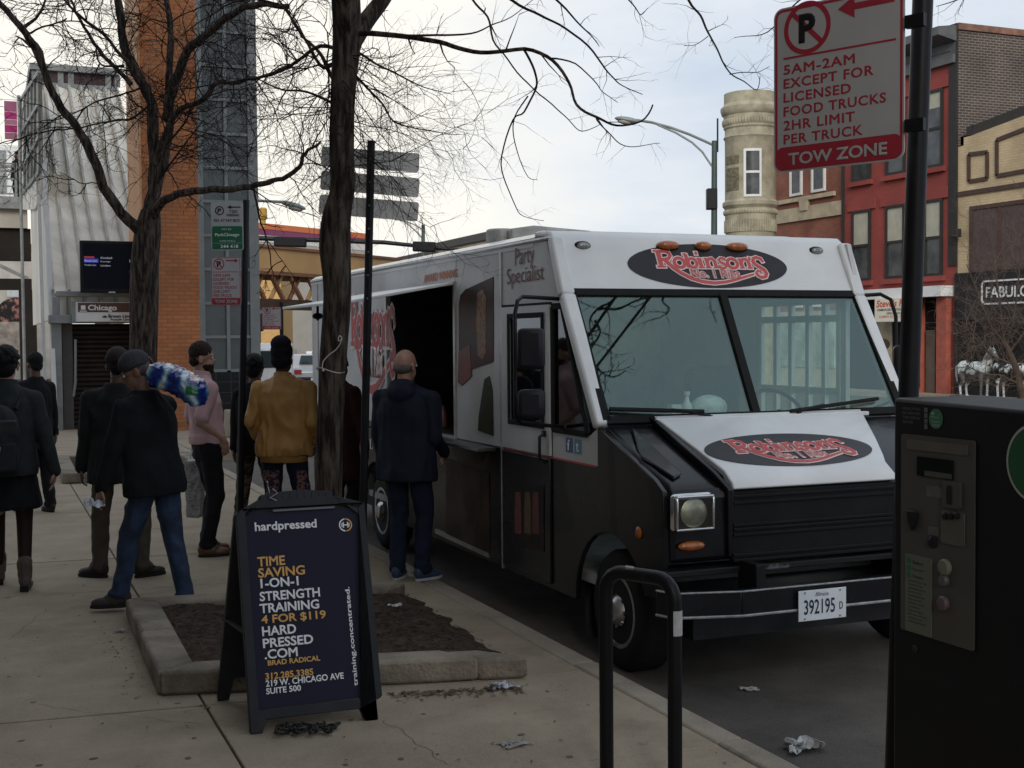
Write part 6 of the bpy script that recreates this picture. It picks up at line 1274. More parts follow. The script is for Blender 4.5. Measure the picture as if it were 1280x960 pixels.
# --- second tree
D2 = 17.6; t2b = dep(181, 600, D2); t2b.z = .05; rd = random.Random(9)
t2_ = tree('second bare tree with three spreading limbs in front of the station', t2b, 'bare street trees')
def W2(px, off=0.): return W(px, D2, off)
P = smooth_pts([t2b]+W2([(178, 560), (179, 480), (180, 400), (181, 330), (185, 285), (188, 262)]), 4); b = MB(); rs = []
for i, p in enumerate(P):
    t = i/(len(P)-1); r = (18-1.5*t-6*max(0, t-.8)*4)*D2/FPX; rs.append([p+Vector((cos(a)*r*(1+.09*noise.noise(Vector((cos(a)*2, sin(a)*2, p.z)))), sin(a)*r, 0)) for a in [2*pi*q/18 for q in range(18)]])
b.rings(rs); part('trunk', b, bark, t2_, smooth=60)
L2_ = []
for px, off, r0, r1 in (
 ([(183, 300), (168, 280), (150, 265), (134, 240), (122, 215), (107, 178), (88, 148), (66, 118), (48, 66), (33, 42), (0, 5), (-20, -15)], -1.2, .085, .035),
 ([(184, 285), (190, 250), (194, 205), (192, 160), (190, 132), (177, 106), (161, 72), (153, 45), (149, 10), (146, -20)], .3, .10, .05),
 ([(188, 262), (200, 215), (211, 160), (211, 110), (213, 60), (212, 20), (205, -15)], .8, .075, .035),
 ([(194, 205), (206, 170), (225, 138), (248, 128), (272, 105), (300, 102), (340, 92), (372, 75)], -1.0, .055, .016),
 ([(208, 150), (220, 100), (236, 62), (262, 40), (290, 18), (325, 6), (360, 8)], -1.5, .075, .035),
 ([(190, 275), (197, 258), (215, 246), (245, 238), (290, 237), (322, 232), (348, 224), (372, 213), (378, 198), (386, 187), (400, 178)], -2.5, .07, .014),
 ([(150, 262), (130, 232), (100, 228), (75, 215)], .5, .012, .005), ([(66, 118), (40, 60), (20, 45)], .3, .03, .012), ([(25, 38), (45, 22), (60, -5)], .3, .03, .015),
 ([(164, 105), (130, 70), (110, 40), (95, 15), (85, -10)], .4, .035, .014), ([(160, 78), (128, 42), (92, 12), (75, -8)], -.4, .028, .012), ([(155, 82), (132, 83), (122, 72), (120, 60)], .3, .02, .008),
 ([(187, 130), (165, 148), (140, 152), (100, 160), (60, 165), (25, 172), (0, 180)], -.6, .018, .006), ([(180, 110), (150, 118), (110, 132), (78, 148), (50, 152)], .6, .016, .006), ([(200, 190), (226, 160), (250, 125), (275, 115), (318, 110)], .5, .02, .006), ([(196, 230), (212, 205), (232, 180), (255, 150)], .4, .02, .007),
 ([(33, 42), (62, 30), (100, 28), (140, 48)], .3, .016, .006), ([(315, 232), (322, 260), (332, 300), (340, 335), (342, 352)], .1, .016, .005), ([(332, 300), (352, 325), (372, 350)], .1, .008, .003)):
    L2_.append(limb(t2_, 'limb', W2(px, off), r0, r1, jit=.03, sides=8 if r0 > .03 else 6, rough=.12, m=bark if r0 > .02 else twig_m))
b = MB()
for i, (P, rad) in enumerate(L2_):
    c = (6, 14, 14, 17, 14, 9, 4, 5, 5, 8, 8, 6, 10, 10, 10, 8, 7, 4, 3)[i]; twigs(b, P, rad, rd, c, 1.15 if c > 6 else .55, 3 if c > 9 else 2, Vector((0, 0, .05)), r=.010, tmin=.25 if i < 6 else .1)
tw_ = part('twigs', b, twig_m, t2_, smooth=0); tw_['kind'] = 'stuff'
# --- small fine-twigged tree before the yellow building
D3 = 20.0; t3b = dep(1296, 560, D3); t3b.z = 0; rd = random.Random(12); t3 = tree('small bare tree with a haze of fine pale twigs by the black shopfront', t3b, 'bare street trees')
P = smooth_pts([t3b]+[dep(x, y, D3) for x, y in ((1290, 540), (1277, 490), (1268, 455), (1255, 428))], 4); part('trunk', MB().tube(P, [.075-.035*i/(len(P)-1) for i in range(len(P))], 10), mat('bark_pale', (.085, .06, .045), .9, 0, .3, 8, .4, 30), t3)
LB = []
for px in ([(1268, 455), (1240, 445), (1222, 420), (1205, 405)], [(1255, 428), (1235, 400), (1222, 365), (1208, 330)], [(1255, 428), (1250, 380), (1243, 330), (1235, 280)], [(1258, 432), (1268, 390), (1275, 330), (1282, 270)], [(1262, 440), (1290, 400), (1310, 350), (1320, 300)], [(1275, 480), (1252, 470), (1232, 468), (1205, 455)], [(1280, 495), (1300, 460), (1330, 420)]):
    LB.append(limb(t3, 'limb', W(px, D3, rd.uniform(-.5, .5)), .022, .006, jit=.02, sides=6, m=MATS['bark_pale']))
b = MB()
for P, rad in LB: twigs(b, P, rad, rd, 22, .8, 2, Vector((0, 0, .25)), r=.0052, tmin=.05)
tw_ = part('twigs', b, twig_lt, t3, smooth=0); tw_['kind'] = 'stuff'
# --- street tree behind the camera (mirrored in the windshield)
t4b = Vector((2.2, .6, 0)); rd = random.Random(33); t4 = tree('bare street tree standing behind the viewer, mirrored in the windshield', t4b, 'bare street trees')
P = smooth_pts([t4b, t4b+Vector((.05, .1, 1.6)), t4b+Vector((.0, .2, 3.0))], 4); part('trunk', MB().tube(P, [.12]*len(P), 12), bark, t4); LB = []
for k in range(9):
    a = k*2*pi/9+rd.uniform(-.2, .2); d = Vector((cos(a), sin(a), rd.uniform(.4, 1.1))); p = P[-1]; pts = [p, p+d*.9+UZ*.2, p+d*1.8+UZ*.2, p+d*2.8+UZ*rd.uniform(-.3, .5)]; LB.append(limb(t4, 'limb', pts, .05, .012, jit=.04, sides=6))
for e_ in ((4.3, 3.2, 4.4), (5.2, 5.4, 5.0)), ((3.9, 3.6, 4.6), (4.6, 5.6, 5.6)), ((4.9, 2.6, 4.3), (6.3, 4.6, 5.2)):
    LB.append(limb(t4, 'limb', [P[-1] if False else t4b+Vector((0, .2, 3.0)), Vector((3.2, 1.9, 3.9)), Vector(e_[0]), Vector(e_[1])], .045, .008, jit=.05, sides=6))
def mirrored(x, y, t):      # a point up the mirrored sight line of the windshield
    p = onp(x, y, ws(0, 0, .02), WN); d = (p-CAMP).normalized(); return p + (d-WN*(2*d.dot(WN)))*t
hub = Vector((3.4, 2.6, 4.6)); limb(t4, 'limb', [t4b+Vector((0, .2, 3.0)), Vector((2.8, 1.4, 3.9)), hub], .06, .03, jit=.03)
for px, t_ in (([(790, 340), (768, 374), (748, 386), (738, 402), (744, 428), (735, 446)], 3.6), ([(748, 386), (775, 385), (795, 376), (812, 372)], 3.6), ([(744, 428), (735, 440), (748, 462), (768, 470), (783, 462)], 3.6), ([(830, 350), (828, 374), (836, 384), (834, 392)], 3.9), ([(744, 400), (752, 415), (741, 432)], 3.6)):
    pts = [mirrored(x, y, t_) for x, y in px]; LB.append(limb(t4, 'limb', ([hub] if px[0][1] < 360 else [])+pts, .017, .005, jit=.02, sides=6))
b = MB()
for P, rad in LB: twigs(b, P, rad, rd, 6, .45, 1, r=.006, tmin=.3)
tw_ = part('twigs', b, twig_m, t4, smooth=0); tw_['kind'] = 'stuff'
# ================================================================== PEOPLE
def remesh(mb, voxel, it=3, fold=0.0, fs=(9, 9, 4), seed=0, fac=.5):
    me = bpy.data.meshes.new('tmp'); bmesh.ops.recalc_face_normals(mb.bm, faces=mb.bm.faces); mb.bm.to_mesh(me); mb.bm.free()
    o = bpy.data.objects.new('tmp', me); COL.objects.link(o)
    r = o.modifiers.new('r', 'REMESH'); r.mode = 'VOXEL'; r.voxel_size = voxel; r.use_smooth_shade = True
    if it: s = o.modifiers.new('s', 'SMOOTH'); s.factor = fac; s.iterations = it
    dg = bpy.context.evaluated_depsgraph_get(); dg.update(); m2 = bpy.data.meshes.new_from_object(o.evaluated_get(dg)); bpy.data.objects.remove(o); bpy.data.meshes.remove(me)
    if fold:
        nr = [v.normal.copy() for v in m2.vertices]; sv = Vector((seed*7.3, seed*3.1, 0)); F3 = Vector(fs)
        for v, n in zip(m2.vertices, nr):
            p = Vector((v.co.x*F3.x, v.co.y*F3.y, v.co.z*F3.z)) + sv
            q = p + noise.noise_vector(p*.7)*.9
            rg = 1-abs(noise.noise(q))*2.2; v.co += n*(fold*(rg*.75-.35) + fold*.5*noise.noise(p*2.3))
    for p in m2.polygons: p.use_smooth = True
    return m2
def ik(a, c, l1, l2, pole):
    a, c, pole = Vector(a), Vector(c), Vector(pole); d = c-a; L_ = min(d.length, (l1+l2)*.999); d.normalize(); c2 = a+d*L_
    x = (l1*l1-l2*l2+L_*L_)/(2*L_); h = math.sqrt(max(l1*l1-x*x, 0)); pl = (pole-d*pole.dot(d)).normalized(); return a+d*x+pl*h, c2
def ringz(z, rx, ry, cx=0, cy=0, n=20, tilt=0): return [Vector((cx+rx*cos(2*pi*k/n), cy+ry*sin(2*pi*k/n), z+tilt*sin(2*pi*k/n))) for k in range(n)]
def hand(b, w, d, n, s, curl=.6, grip=0):
    """palm and five fingers: wrist w, hand direction d, palm normal n (palm side), s = +1 thumb towards +side."""
    d, n = Vector(d).normalized(), Vector(n); n = (n-d*n.dot(d)).normalized(); sd_ = d.cross(n)*s
    M = Matrix((sd_, n, d)).transposed(); b.ell(w+d*.045, (.040, .016, .050), M, u=12, v=8); b.cap_(w-d*.02, w+d*.02, .025, .026)
    for k, (o, ln) in enumerate(((.030, .072), (.010, .080), (-.010, .075), (-.030, .058))):
        p = w+d*.078+sd_*o; dd = d.copy(); r = .0088 if k < 3 else .0076
        for q in range(3):
            dd = (dd+n*curl*(.55+.25*q)).normalized(); p2 = p+dd*ln*(.42, .32, .26)[q]; b.cap_(p, p2, r, r*.92); p = p2; r *= .93
    p = w+d*.025+sd_*.032; dd = (d*.75+sd_*.7+n*.35).normalized(); p2 = p+dd*.038; b.cap_(p-dd*.012, p2, .0125, .0105); dd = (d*.9+sd_*.15+n*.6*curl).normalized(); b.cap_(p2, p2+dd*.03, .010, .0085)
SKIN = {k: mat('skin_'+k, c, .55, 0, .12, 22, .06, 160) for k, c in (('fair', (.36, .20, .145)), ('tan', (.25, .135, .09)), ('brown', (.12, .062, .04)), ('dark', (.055, .03, .022)))}
hair_m = {k: mat('hair_'+k, c, .6, 0, .35, 60, .6, 220) for k, c in (('black', (.008, .007, .007)), ('brown', (.03, .018, .012)), ('grey', (.10, .09, .08)))}
def cloth(name, c, var=.18, rough=.85, scale=9, bump=.25, bscale=240, **k): return mat(name, c, rough, 0, var, scale, bump, bscale, **k)
def person(loc, rz, label, H=1.75, skin='tan', hair='brown', feet=((-.11, 0, 10), (.11, 0, -10)), hands=((-.27, .06, .80), (.27, .06, .80)), hdir=((0, .1, -1), (0, .1, -1)), palm=((1, 0, 0), (-1, 0, 0)), poles=((-.15, -1, .0), (.15, -1, .0)), head=(0, 0), lean=0.0, build=1.0,
           top=None, trousers=None, shoe=None, voxel=.007, sleeve=1.0, hem=.80, hair_style='short', collar=None, flare=1.0, bare_legs=None, hood=False, fold=.011, kneeb=None):
    t = thing('person', loc, label, 'person', rz=rz); s = H/1.75; B = build
    V = lambda x, y, z: Vector((x, y, z))*s
    ly = lambda z: lean*max(0, z-.95)           # forward lean of the trunk
    sw = .172*min(B, 1.25); sh = [V(-sw, ly(1.38), 1.385), V(sw, ly(1.38), 1.385)]; hp = [V(-.09, 0, .93), V(.09, 0, .93)]
    body = MB(); hc = V(0, ly(1.6)+.012, 1.645); nb = V(0, ly(1.5)-.012, 1.46)
    R3 = Matrix.Rotation(radians(head[0]), 3, 'Z') @ Matrix.Rotation(radians(head[1]), 3, 'X'); piv = V(0, ly(1.55), 1.53)
    HD = lambda x, y, z: piv + R3 @ (Vector((x, y, z-1.53))*(s*1.07))
    body.ell(HD(0, -.005, 1.655), (.074*s, .094*s, .096*s), R3, u=20, v=14); body.ell(HD(0, .030, 1.585), (.056*s, .062*s, .070*s), R3, u=16, v=10); body.ell(HD(0, .088, 1.605), (.012*s, .016*s, .021*s), R3); body.ell(HD(0, .082, 1.562), (.022*s, .011*s, .009*s), R3); body.ell(HD(0, .078, 1.648), (.05*s, .014*s, .010*s), R3); body.ell(HD(0, .06, 1.53), (.022*s, .022*s, .02*s), R3)
    for q in (-1, 1): body.ell(HD(q*.076, -.008, 1.615), (.010*s, .022*s, .034*s), R3 @ Matrix.Rotation(q*.35, 3, 'Z'))
    body.cap_(HD(0, -.015, 1.57), nb-V(0, 0, .05), .054*s, .058*s)
    body.rings([ringz(z*s, rx*s*B, ry*s, 0, (ly(z)+cy)*s) for z, rx, ry, cy in ((.86, .13, .10, 0), (.95, .155, .105, 0), (1.12, .135, .09, 0), (1.28, .15, .10, 0), (1.38, .12, .08, -.008), (1.45, .065, .058, -.012))])
    el, wr, kn, an = [], [], [], []
    for q in (0, 1):
        f = Vector(feet[q][:2]); yaw = radians(feet[q][2]); lift = feet[q][3] if len(feet[q]) > 3 else 0; ankle = V(f.x, f.y, .085+lift); fd = Vector((-sin(yaw), cos(yaw), 0))
        kp = Vector((fd.x, fd.y+.6, 0)) if kneeb is None else Vector(kneeb); k_, a_ = ik(hp[q], ankle, .43*s, .425*s, kp); kn.append(k_); an.append((a_, fd, lift))
        body.cap_(hp[q], k_, .078*s, .052*s); body.cap_(k_, a_, .050*s, .034*s); body.cap_(a_-V(0, 0, .045), a_+fd*.13*s-V(0, 0, .055), .032*s, .025*s)
        e_, w_ = ik(sh[q], V(*hands[q]), .285*s, .255*s, poles[q]); el.append(e_); wr.append(w_); body.cap_(sh[q], e_, .048*s, .038*s); body.cap_(e_, w_, .037*s, .026*s)
        hand(body, w_, hdir[q], palm[q], (1 if q == 0 else -1), .45)
    sk = SKIN[skin]; part('body', remesh(body, voxel, 2), sk, t, local=True)
    for q in (-1, 1):
        ey = part('eye', MB().ell(HD(q*.031, .079, 1.630), (.011*s,)*3, u=10, v=7), mat('eye_white', (.5, .48, .45), .3), t, local=True); part('iris', MB().ell(HD(q*.031, .086, 1.630), (.006*s,)*3, u=8, v=6), black_ink, ey, local=True)
    # hair and headwear
    def hp_(name, mb, m, vx=.006, it=2, f=0): return part(name, remesh(mb, vx, it, f, (60, 60, 30)), m, t, local=True)
    hm = hair_m.get(hair)
    if hair_style in ('short', 'cap', 'fade'):
        b = MB(); b.ell(HD(0, -.012, 1.676), (.082*s, .097*s, .094*s), R3, u=20, v=12); b.ell(HD(0, -.048, 1.615), (.066*s, .056*s, .062*s), R3); hp_('hair', b, hm, .006, 2, .006)
    elif hair_style == 'curly':
        b = MB(); b.ell(HD(0, -.018, 1.68), (.090*s, .098*s, .096*s), R3, u=20, v=12); b.ell(HD(0, -.05, 1.61), (.08*s, .065*s, .075*s), R3); rr = random.Random(4)
        for _ in range(70):
            d = Vector((rr.gauss(0, 1), rr.gauss(-.5, 1), rr.gauss(.5, 1))).normalized(); b.ell(HD(0, -.02, 1.665)+R3 @ Vector((d.x*.088, d.y*.095, d.z*.093))*s, (.02*s,)*3, u=8, v=6)
        hp_('hair', b, hm, .006, 1)
    elif hair_style == 'bald':
        b = MB(); b.ell(HD(0, -.040, 1.612), (.0775*s, .066*s, .046*s), R3, u=18, v=10); hp_('hair', b, hm)
    elif hair_style == 'beanie':
        b = MB(); b.ell(HD(0, -.020, 1.690), (.091*s, .106*s, .115*s), R3, u=20, v=14); b.ell(HD(0, -.03, 1.752), (.086*s, .096*s, .075*s), R3); b.ell(HD(0, -.045, 1.62), (.082*s, .072*s, .075*s), R3); hp_('beanie', b, cloth('beanie_knit', (.008, .008, .012), .2), .008, 2, .004)
    if hair_style == 'cap':
        b = MB(); b.ell(HD(0, -.008, 1.685), (.088*s, .108*s, .087*s), R3, u=20, v=12); b.lathe(HD(0, -.008, 1.655), [(.089*s, 0), (.094*s, .0), (.094*s, .035*s), (.089*s, .035*s)], 24, R3 @ Vector((0, 0, 1))); cp_ = hp_('cap', b, MATS['cap_cloth_' + ('dark' if label.startswith('man in a dark jacket') else 'grey')])
        bm2 = MB(); c0 = HD(0, .075, 1.668); f_, r_, u_ = R3 @ Vector((0, 1, 0)), R3 @ Vector((1, 0, 0)), R3 @ Vector((0, 0, 1)); bm2.prism([c0+r_*(.082*cos(a))*s+f_*(.095*sin(a))*s-u_*.02*s*sin(a)-u_*(.025*cos(a)**2)*s for a in [pi*k/12 for k in range(13)]], u_*.007*s); part('brim', bm2, MATS['cap_brim'], cp_, local=True)
    # upper garment
    if top:
        b = MB(); g = .024
        b.rings([ringz(z*s, rx*s*B, ry*s, 0, (ly(z)+cy)*s) for z, rx, ry, cy in ((hem, .188*flare, .145*flare, -.005), (hem+.07, .190*flare, .146*flare, -.005), (1.0, .188, .142, 0), (1.12, .184, .132, .0), (1.28, .194, .134, .0), (1.37, .168, .118, -.01), (1.43, .118, .092, -.015), (1.50, .078, .072, -.015))])
        for q in (0, 1):
            b.cap_(V(0, ly(1.44)-.015, 1.435), sh[q], .070*s, .064*s); end = el[q].lerp(wr[q], min(1, sleeve*2-1)) if sleeve > .5 else sh[q].lerp(el[q], sleeve*2)
            if sleeve > .5: b.cap_(sh[q], el[q], .070*s, .058*s); b.cap_(el[q], end, .056*s, .046*s)
            else: b.cap_(sh[q], end, .070*s, .064*s)
        if hood: b.ell(V(0, ly(1.5)-.085, 1.44), (.12*s, .07*s, .085*s)); b.ell(V(0, ly(1.5)-.06, 1.50), (.11*s, .07*s, .04*s))
        gt = part('jacket' if sleeve > .5 else 'shirt', remesh(b, max(voxel*1.4, .010), 4, fold, (7, 7, 3.4), len(label)), top, t, local=True)
        if collar: b = MB(); b.lathe(V(0, ly(1.5)-.012, 1.475), [(.074*s, 0), (.082*s, 0), (.074*s, .05*s), (.064*s, .055*s)], 24, (0, .12, 1)); part('collar', b, collar, gt, local=True)
    if trousers:
        b = MB(); b.rings([ringz(z*s, rx*s*B**.5, ry*s, 0, cy*s) for z, rx, ry, cy in ((.80, .150, .108, -.012), (.90, .158, .112, -.012), (.97, .150, .104, 0), (1.0, .135, .095, 0))])
        for q in (0, 1): a_, fd, lf = an[q]; b.cap_(hp[q]-V(0, .012, .01), kn[q], .100*s, .072*s); b.cap_(kn[q], a_+V(0, 0, .01)-fd*.01, .070*s, .060*s); b.ell(a_+V(0, 0, .005)+fd*.012, (.066*s, .07*s, .045*s))
        part('trousers', remesh(b, max(voxel*1.4, .010), 3, .012, (8, 8, 6), len(label)+3), trousers, t, local=True)
    for q in (0, 1):
        if not shoe: break
        a_, fd, lf = an[q]; sd2 = Vector((fd.y, -fd.x, 0)); M = Matrix((sd2, fd, UZ)).transposed(); z0 = a_.z-.085*s; b = MB(); c = Vector((a_.x, a_.y, z0))
        b.ell(c+fd*.03*s+UZ*.05*s, (.045*s, .085*s, .052*s), M); b.ell(c+fd*.105*s+UZ*.036*s, (.047*s, .085*s, .035*s), M); b.ell(c-fd*.03*s+UZ*.065*s, (.040*s, .05*s, .06*s), M); sh_ = part('shoe', remesh(b, .007, 2), shoe[0], t, local=True)
        pr_ = [c+sd2*(.046*s*cos(a)*(1+.12*sin(a)))+fd*(.06+.135*sin(a))*s for a in [2*pi*k/20 for k in range(20)]]; part('sole', MB().prism(pr_, UZ*.022*s), shoe[1], sh_, local=True, bevel=.004)
    return t, dict(hd=HD, wr=wr, el=el, sh=sh, s=s, kn=kn, an=an, R3=R3, M=Matrix.Translation(Vector(loc)) @ Matrix.Rotation(rz, 4, 'Z'))
mat('cap_cloth_grey', (.045, .045, .05), .85, 0, .15, 30, .2, 260); mat('cap_cloth_dark', (.032, .025, .02), .85, 0, .15, 30, .2, 260); mat('cap_brim', (.075, .072, .068), .85, 0, .15, 30)
denim = cloth('blue_denim', (.022, .040, .085), .3, .85, 7, .3, 300, col2=(.05, .085, .16), lo=.45, hi=.75); dkdenim = cloth('dark_denim', (.010, .016, .032), .25); blk = cloth('black_fleece', (.011, .011, .0125), .25, .95); navy = cloth('navy_jacket', (.010, .013, .026), .25, .7); khaki = cloth('khaki_cotton', (.065, .052, .036), .2); tanj = cloth('tan_nylon', (.36, .19, .05), .14, .55, 5); pink = cloth('pink_cotton', (.52, .33, .34), .08); blkt = cloth('black_trousers', (.008, .008, .010), .25, .8); maroon = cloth('maroon_coat', (.035, .010, .011), .25); charcoal = cloth('charcoal_wool', (.026, .030, .032), .25, .9)
camo_m = mat('camo_cotton', (.05, .045, .03), .9, 0, .4, 14, .2, 200, col2=(.16, .12, .09), lo=.47, hi=.55); pattern = mat('patterned_cotton', (.03, .03, .06), .9, 0, .4, 34, .2, 200, col2=(.25, .12, .11), lo=.47, hi=.55)
shoe_br = mat('brown_leather', (.10, .045, .022), .4, 0, .2, 20); shoe_dk = mat('dark_leather', (.03, .022, .018), .5, 0, .2, 20); sole_dk = mat('sole_dark', (.02, .018, .016), .8); sole_lt = mat('sole_light', (.35, .36, .38), .7); shoe_bl = mat('blue_trainer', (.02, .04, .08), .6)
HX = lambda p: (p.x, p.y, 0)
fw_ = radians(-22.4)
from mathutils.bvhtree import BVHTree
# man with jeans carrying bottled water
pj, ij = person(HX(onz(196, 764)), radians(42), 'man in a black sweatshirt and blue jeans walking with bottled water on his shoulder', 1.77, 'tan', 'grey', feet=((-.09, .25, 38), (.13, -.13, -20)), hands=((-.33, .16, .86), (.10, .16, 1.60)), hdir=((-.1, .35, -1), (.0, -.5, .7)), palm=((.8, -.4, 0), (-1, 0, 0)), poles=((-.6, -1, 0), (.35, 1, -.4)), head=(34, -24), lean=.14, build=1.3, top=blk, trousers=denim, shoe=(shoe_br if False else mat('grey_brown_shoe', (.05, .036, .03), .6, 0, .2, 20), sole_dk), voxel=.0055, hem=.80, flare=1.06, hair_style='cap', fold=.012)
# napkin in his hand
w_ = ij['M'] @ ij['wr'][0]; crumple('paper_napkin', w_+Vector((-.05, -.02, -.13)), .055, 31, 'crumpled white napkin held in the left hand of the man in jeans', mat('napkin', (.50, .52, .54), .8, 0, .1, 20), flat=.8)
# pack of bottled water
wp = thing('bottled_water_pack', dep(222, 470, 8.62), 'blue and green shrink-wrapped pack of bottled water carried on a shoulder', 'water pack')
b = MB(); c0 = dep(221, 475, 8.62); ux = (_rh*.93-UZ*.24-_fh*.25).normalized(); uy = ux.cross(UZ).normalized()*-1; uz_ = ux.cross(uy); uz_ = uz_ if uz_.z > 0 else -uz_
rs = []
for i in range(25):
    t = i/24; u = -.20+.41*t; e_ = (1-abs(2*t-1)**9)**.5*.80+.20; sag = -.075*max(0, t-.45)**1.4*2.2
    c = c0+ux*u+UZ*sag; rs.append([c+uy*(.112*e_*(abs(cos(a))**.55)*(1 if cos(a) > 0 else -1))+uz_*(.086*e_*(abs(sin(a))**.6)*(1 if sin(a) > 0 else -1)*(1+.10*cos(i*2.1+cos(a)*3))) for a in [2*pi*k/28 for k in range(28)]])
b.rings(rs)
m = bpy.data.materials.new('printed_wrap'); m.use_nodes = True; n_ = m.node_tree.nodes; l_ = m.node_tree.links; pbn = n_['Principled BSDF']; pbn.inputs['Roughness'].default_value = .15; pbn.inputs['Coat Weight'].default_value = .6
tcn = n_.new('ShaderNodeTexCoord'); mpn = n_.new('ShaderNodeMapping'); mpn.inputs['Scale'].default_value = (7, 7, 9); l_.new(tcn.outputs['Object'], mpn.inputs[0]); wn = n_.new('ShaderNodeTexWave'); wn.inputs['Scale'].default_value = .3; wn.inputs['Distortion'].default_value = 7; wn.inputs['Detail'].default_value = 3; l_.new(mpn.outputs[0], wn.inputs['Vector'])
crn = n_.new('ShaderNodeValToRGB'); ee = crn.color_ramp.elements; ee[0].position = 0; ee[0].color = (.006, .018, .16, 1); ee[1].position = 1; ee[1].color = (.55, .62, .68, 1)
for ps_, cl in ((.42, (.012, .04, .22)), (.62, (.04, .13, .27)), (.80, (.10, .26, .34))): q = ee.new(ps_); q.color = (*cl, 1)
l_.new(wn.outputs['Fac'], crn.inputs[0]); l_.new(crn.outputs[0], pbn.inputs['Base Color']); nn = n_.new('ShaderNodeTexNoise'); nn.inputs['Scale'].default_value = 45; l_.new(tcn.outputs['Object'], nn.inputs['Vector']); bb = n_.new('ShaderNodeBump'); bb.inputs['Strength'].default_value = .5; bb.inputs['Distance'].default_value = .01; l_.new(nn.outputs['Fac'], bb.inputs['Height']); l_.new(bb.outputs[0], pbn.inputs['Normal'])
wm = remesh(b, .009, 3, .010, (13, 13, 22), 2)
for v in wm.vertices: v.co -= wp.location
part('shrink_wrap', wm, m, wp, local=True)
from mathutils.bvhtree import BVHTree
bv = BVHTree.FromPolygons([v.co+Vector(wp.location) for v in wm.vertices], [p.vertices[:] for p in wm.polygons])
def print_patch(name, x0, y0, x1, y1, mm, n=10, o=.004):
    g = []; bm_2 = MB()
    for i in range(n+1):
        row = []
        for j in range(n+1):
            d = ray(x0+(x1-x0)*i/n, y0+(y1-y0)*j/n).normalized(); h = bv.ray_cast(CAMP, d); row.append(bm_2.bm.verts.new(h[0]-d*o) if h[0] else None)
        g.append(row)
    for i in range(n):
        for j in range(n):
            q = (g[i][j], g[i+1][j], g[i+1][j+1], g[i][j+1])
            if all(q): bm_2.bm.faces.new(q)
    if len(bm_2.bm.faces): part(name, bm_2, mm, wp)
    else: bm_2.bm.free()
print_patch('printed_patch', 237, 459, 251, 476, mat('wrap_red', (.45, .08, .09), .25, 0, .5, 60, col2=(.6, .45, .45), coat=.5)); print_patch('printed_patch', 232, 483, 247, 494, mat('wrap_green', (.02, .17, .05), .25, 0, .4, 40, coat=.5)); 
for i in range(0): print_patch('printed_stroke', 193+7*i, 462+(i % 2)*3, 196+7*i, 474+(i % 3)*2, mat('wrap_white', (.45, .52, .62), .25, 0, .2, 30, coat=.5), 4, .0045)
# man in dark jacket behind him
person(HX(onz(152, 722)), fw_+radians(10), 'man in a dark jacket, khaki trousers and dark cap walking beyond the jeans man', 1.78, 'brown', 'black', feet=((-.17, .06, 62), (.16, 0, -55)), build=1.2, top=cloth('dark_jacket', (.017, .018, .018), .25), trousers=khaki, shoe=(shoe_dk, sole_dk), hem=.74, hair_style='cap', head=(10, 0), flare=1.1, hands=((-.29, .05, .84), (.29, .1, .84)))
# pink shirt
pk, ip = person(HX(onz(262, 693)), fw_+radians(-60), 'bearded man in a pink polo shirt and black trousers, hand in his pocket', 1.82, 'fair', 'brown', feet=((-.10, .02, 5), (.10, -.05, -8)), hands=((-.15, .12, .97), (.165, .085, .965)), hdir=((.2, .2, -1), (-.1, .2, -1)), poles=((-.1, -1, 0), (.15, -1, 0)), top=pink, trousers=blkt, shoe=(shoe_br, sole_dk), sleeve=.42, hem=.93, head=(-18, 0), lean=-.06, collar=pink, voxel=.006, fold=.009)
b = MB(); HD = ip['hd']; b.ell(HD(0, .032, 1.565), (.060, .066, .052), ip['R3']); b.ell(HD(0, .055, 1.53), (.04, .04, .03), ip['R3']); part('beard', remesh(b, .006, 2, .003, (60, 60, 40)), hair_m['brown'], pk, local=True)
# tan jacket
tj, it_ = person(HX(onz(357, 692)), fw_+radians(-8), 'person in a tan bomber jacket and black beanie facing the truck hatch', 1.80, 'dark', 'black', feet=((-.13, 0, 20), (.14, .02, -20)), hands=((-.245, .13, .93), (.245, .13, .93)), hdir=((.2, .4, -.8), (-.2, .4, -.8)), poles=((-.3, -1, 0), (.3, -1, 0)), build=1.22, top=tanj, trousers=dkdenim, shoe=(shoe_dk, sole_dk), hem=.83, flare=1.06, hair_style='beanie', head=(-6, 0), voxel=.006, fold=.026, collar=tanj)
for o_ in tj.children:
    if o_.name.startswith('trousers'):
        me_ = o_.data; bv2 = BVHTree.FromPolygons([it_['M'] @ v.co for v in me_.vertices], [p.vertices[:] for p in me_.polygons]); inv = it_['M'].inverted()
        for x0, x1 in ((323, 349), (371, 397)):
            bq = MB(); gr = []
            for i in range(9):
                row = []
                for j in range(9):
                    d = ray(x0+(x1-x0)*i/8, 588+42*j/8).normalized(); h_q = bv2.ray_cast(CAMP, d); row.append(bq.bm.verts.new(inv @ (h_q[0]-d*.005)) if h_q[0] else None)
                gr.append(row)
            for i in range(8):
                for j in range(8):
                    q4 = (gr[i][j], gr[i+1][j], gr[i+1][j+1], gr[i][j+1])
                    if all(q4): bq.bm.faces.new(q4)
            if len(bq.bm.faces): part('pocket_patch', bq, pattern, o_, local=True)
            else: bq.bm.free()
b = MB(); b.rings([ringz(z, rx, ry, 0, -.004, 28) for z, rx, ry in ((.80, .198, .138), (.815, .208, .148), (.855, .21, .15), (.87, .20, .14))]); part('waistband', b, cloth('tan_rib', (.30, .155, .04), .1), tj, local=True)
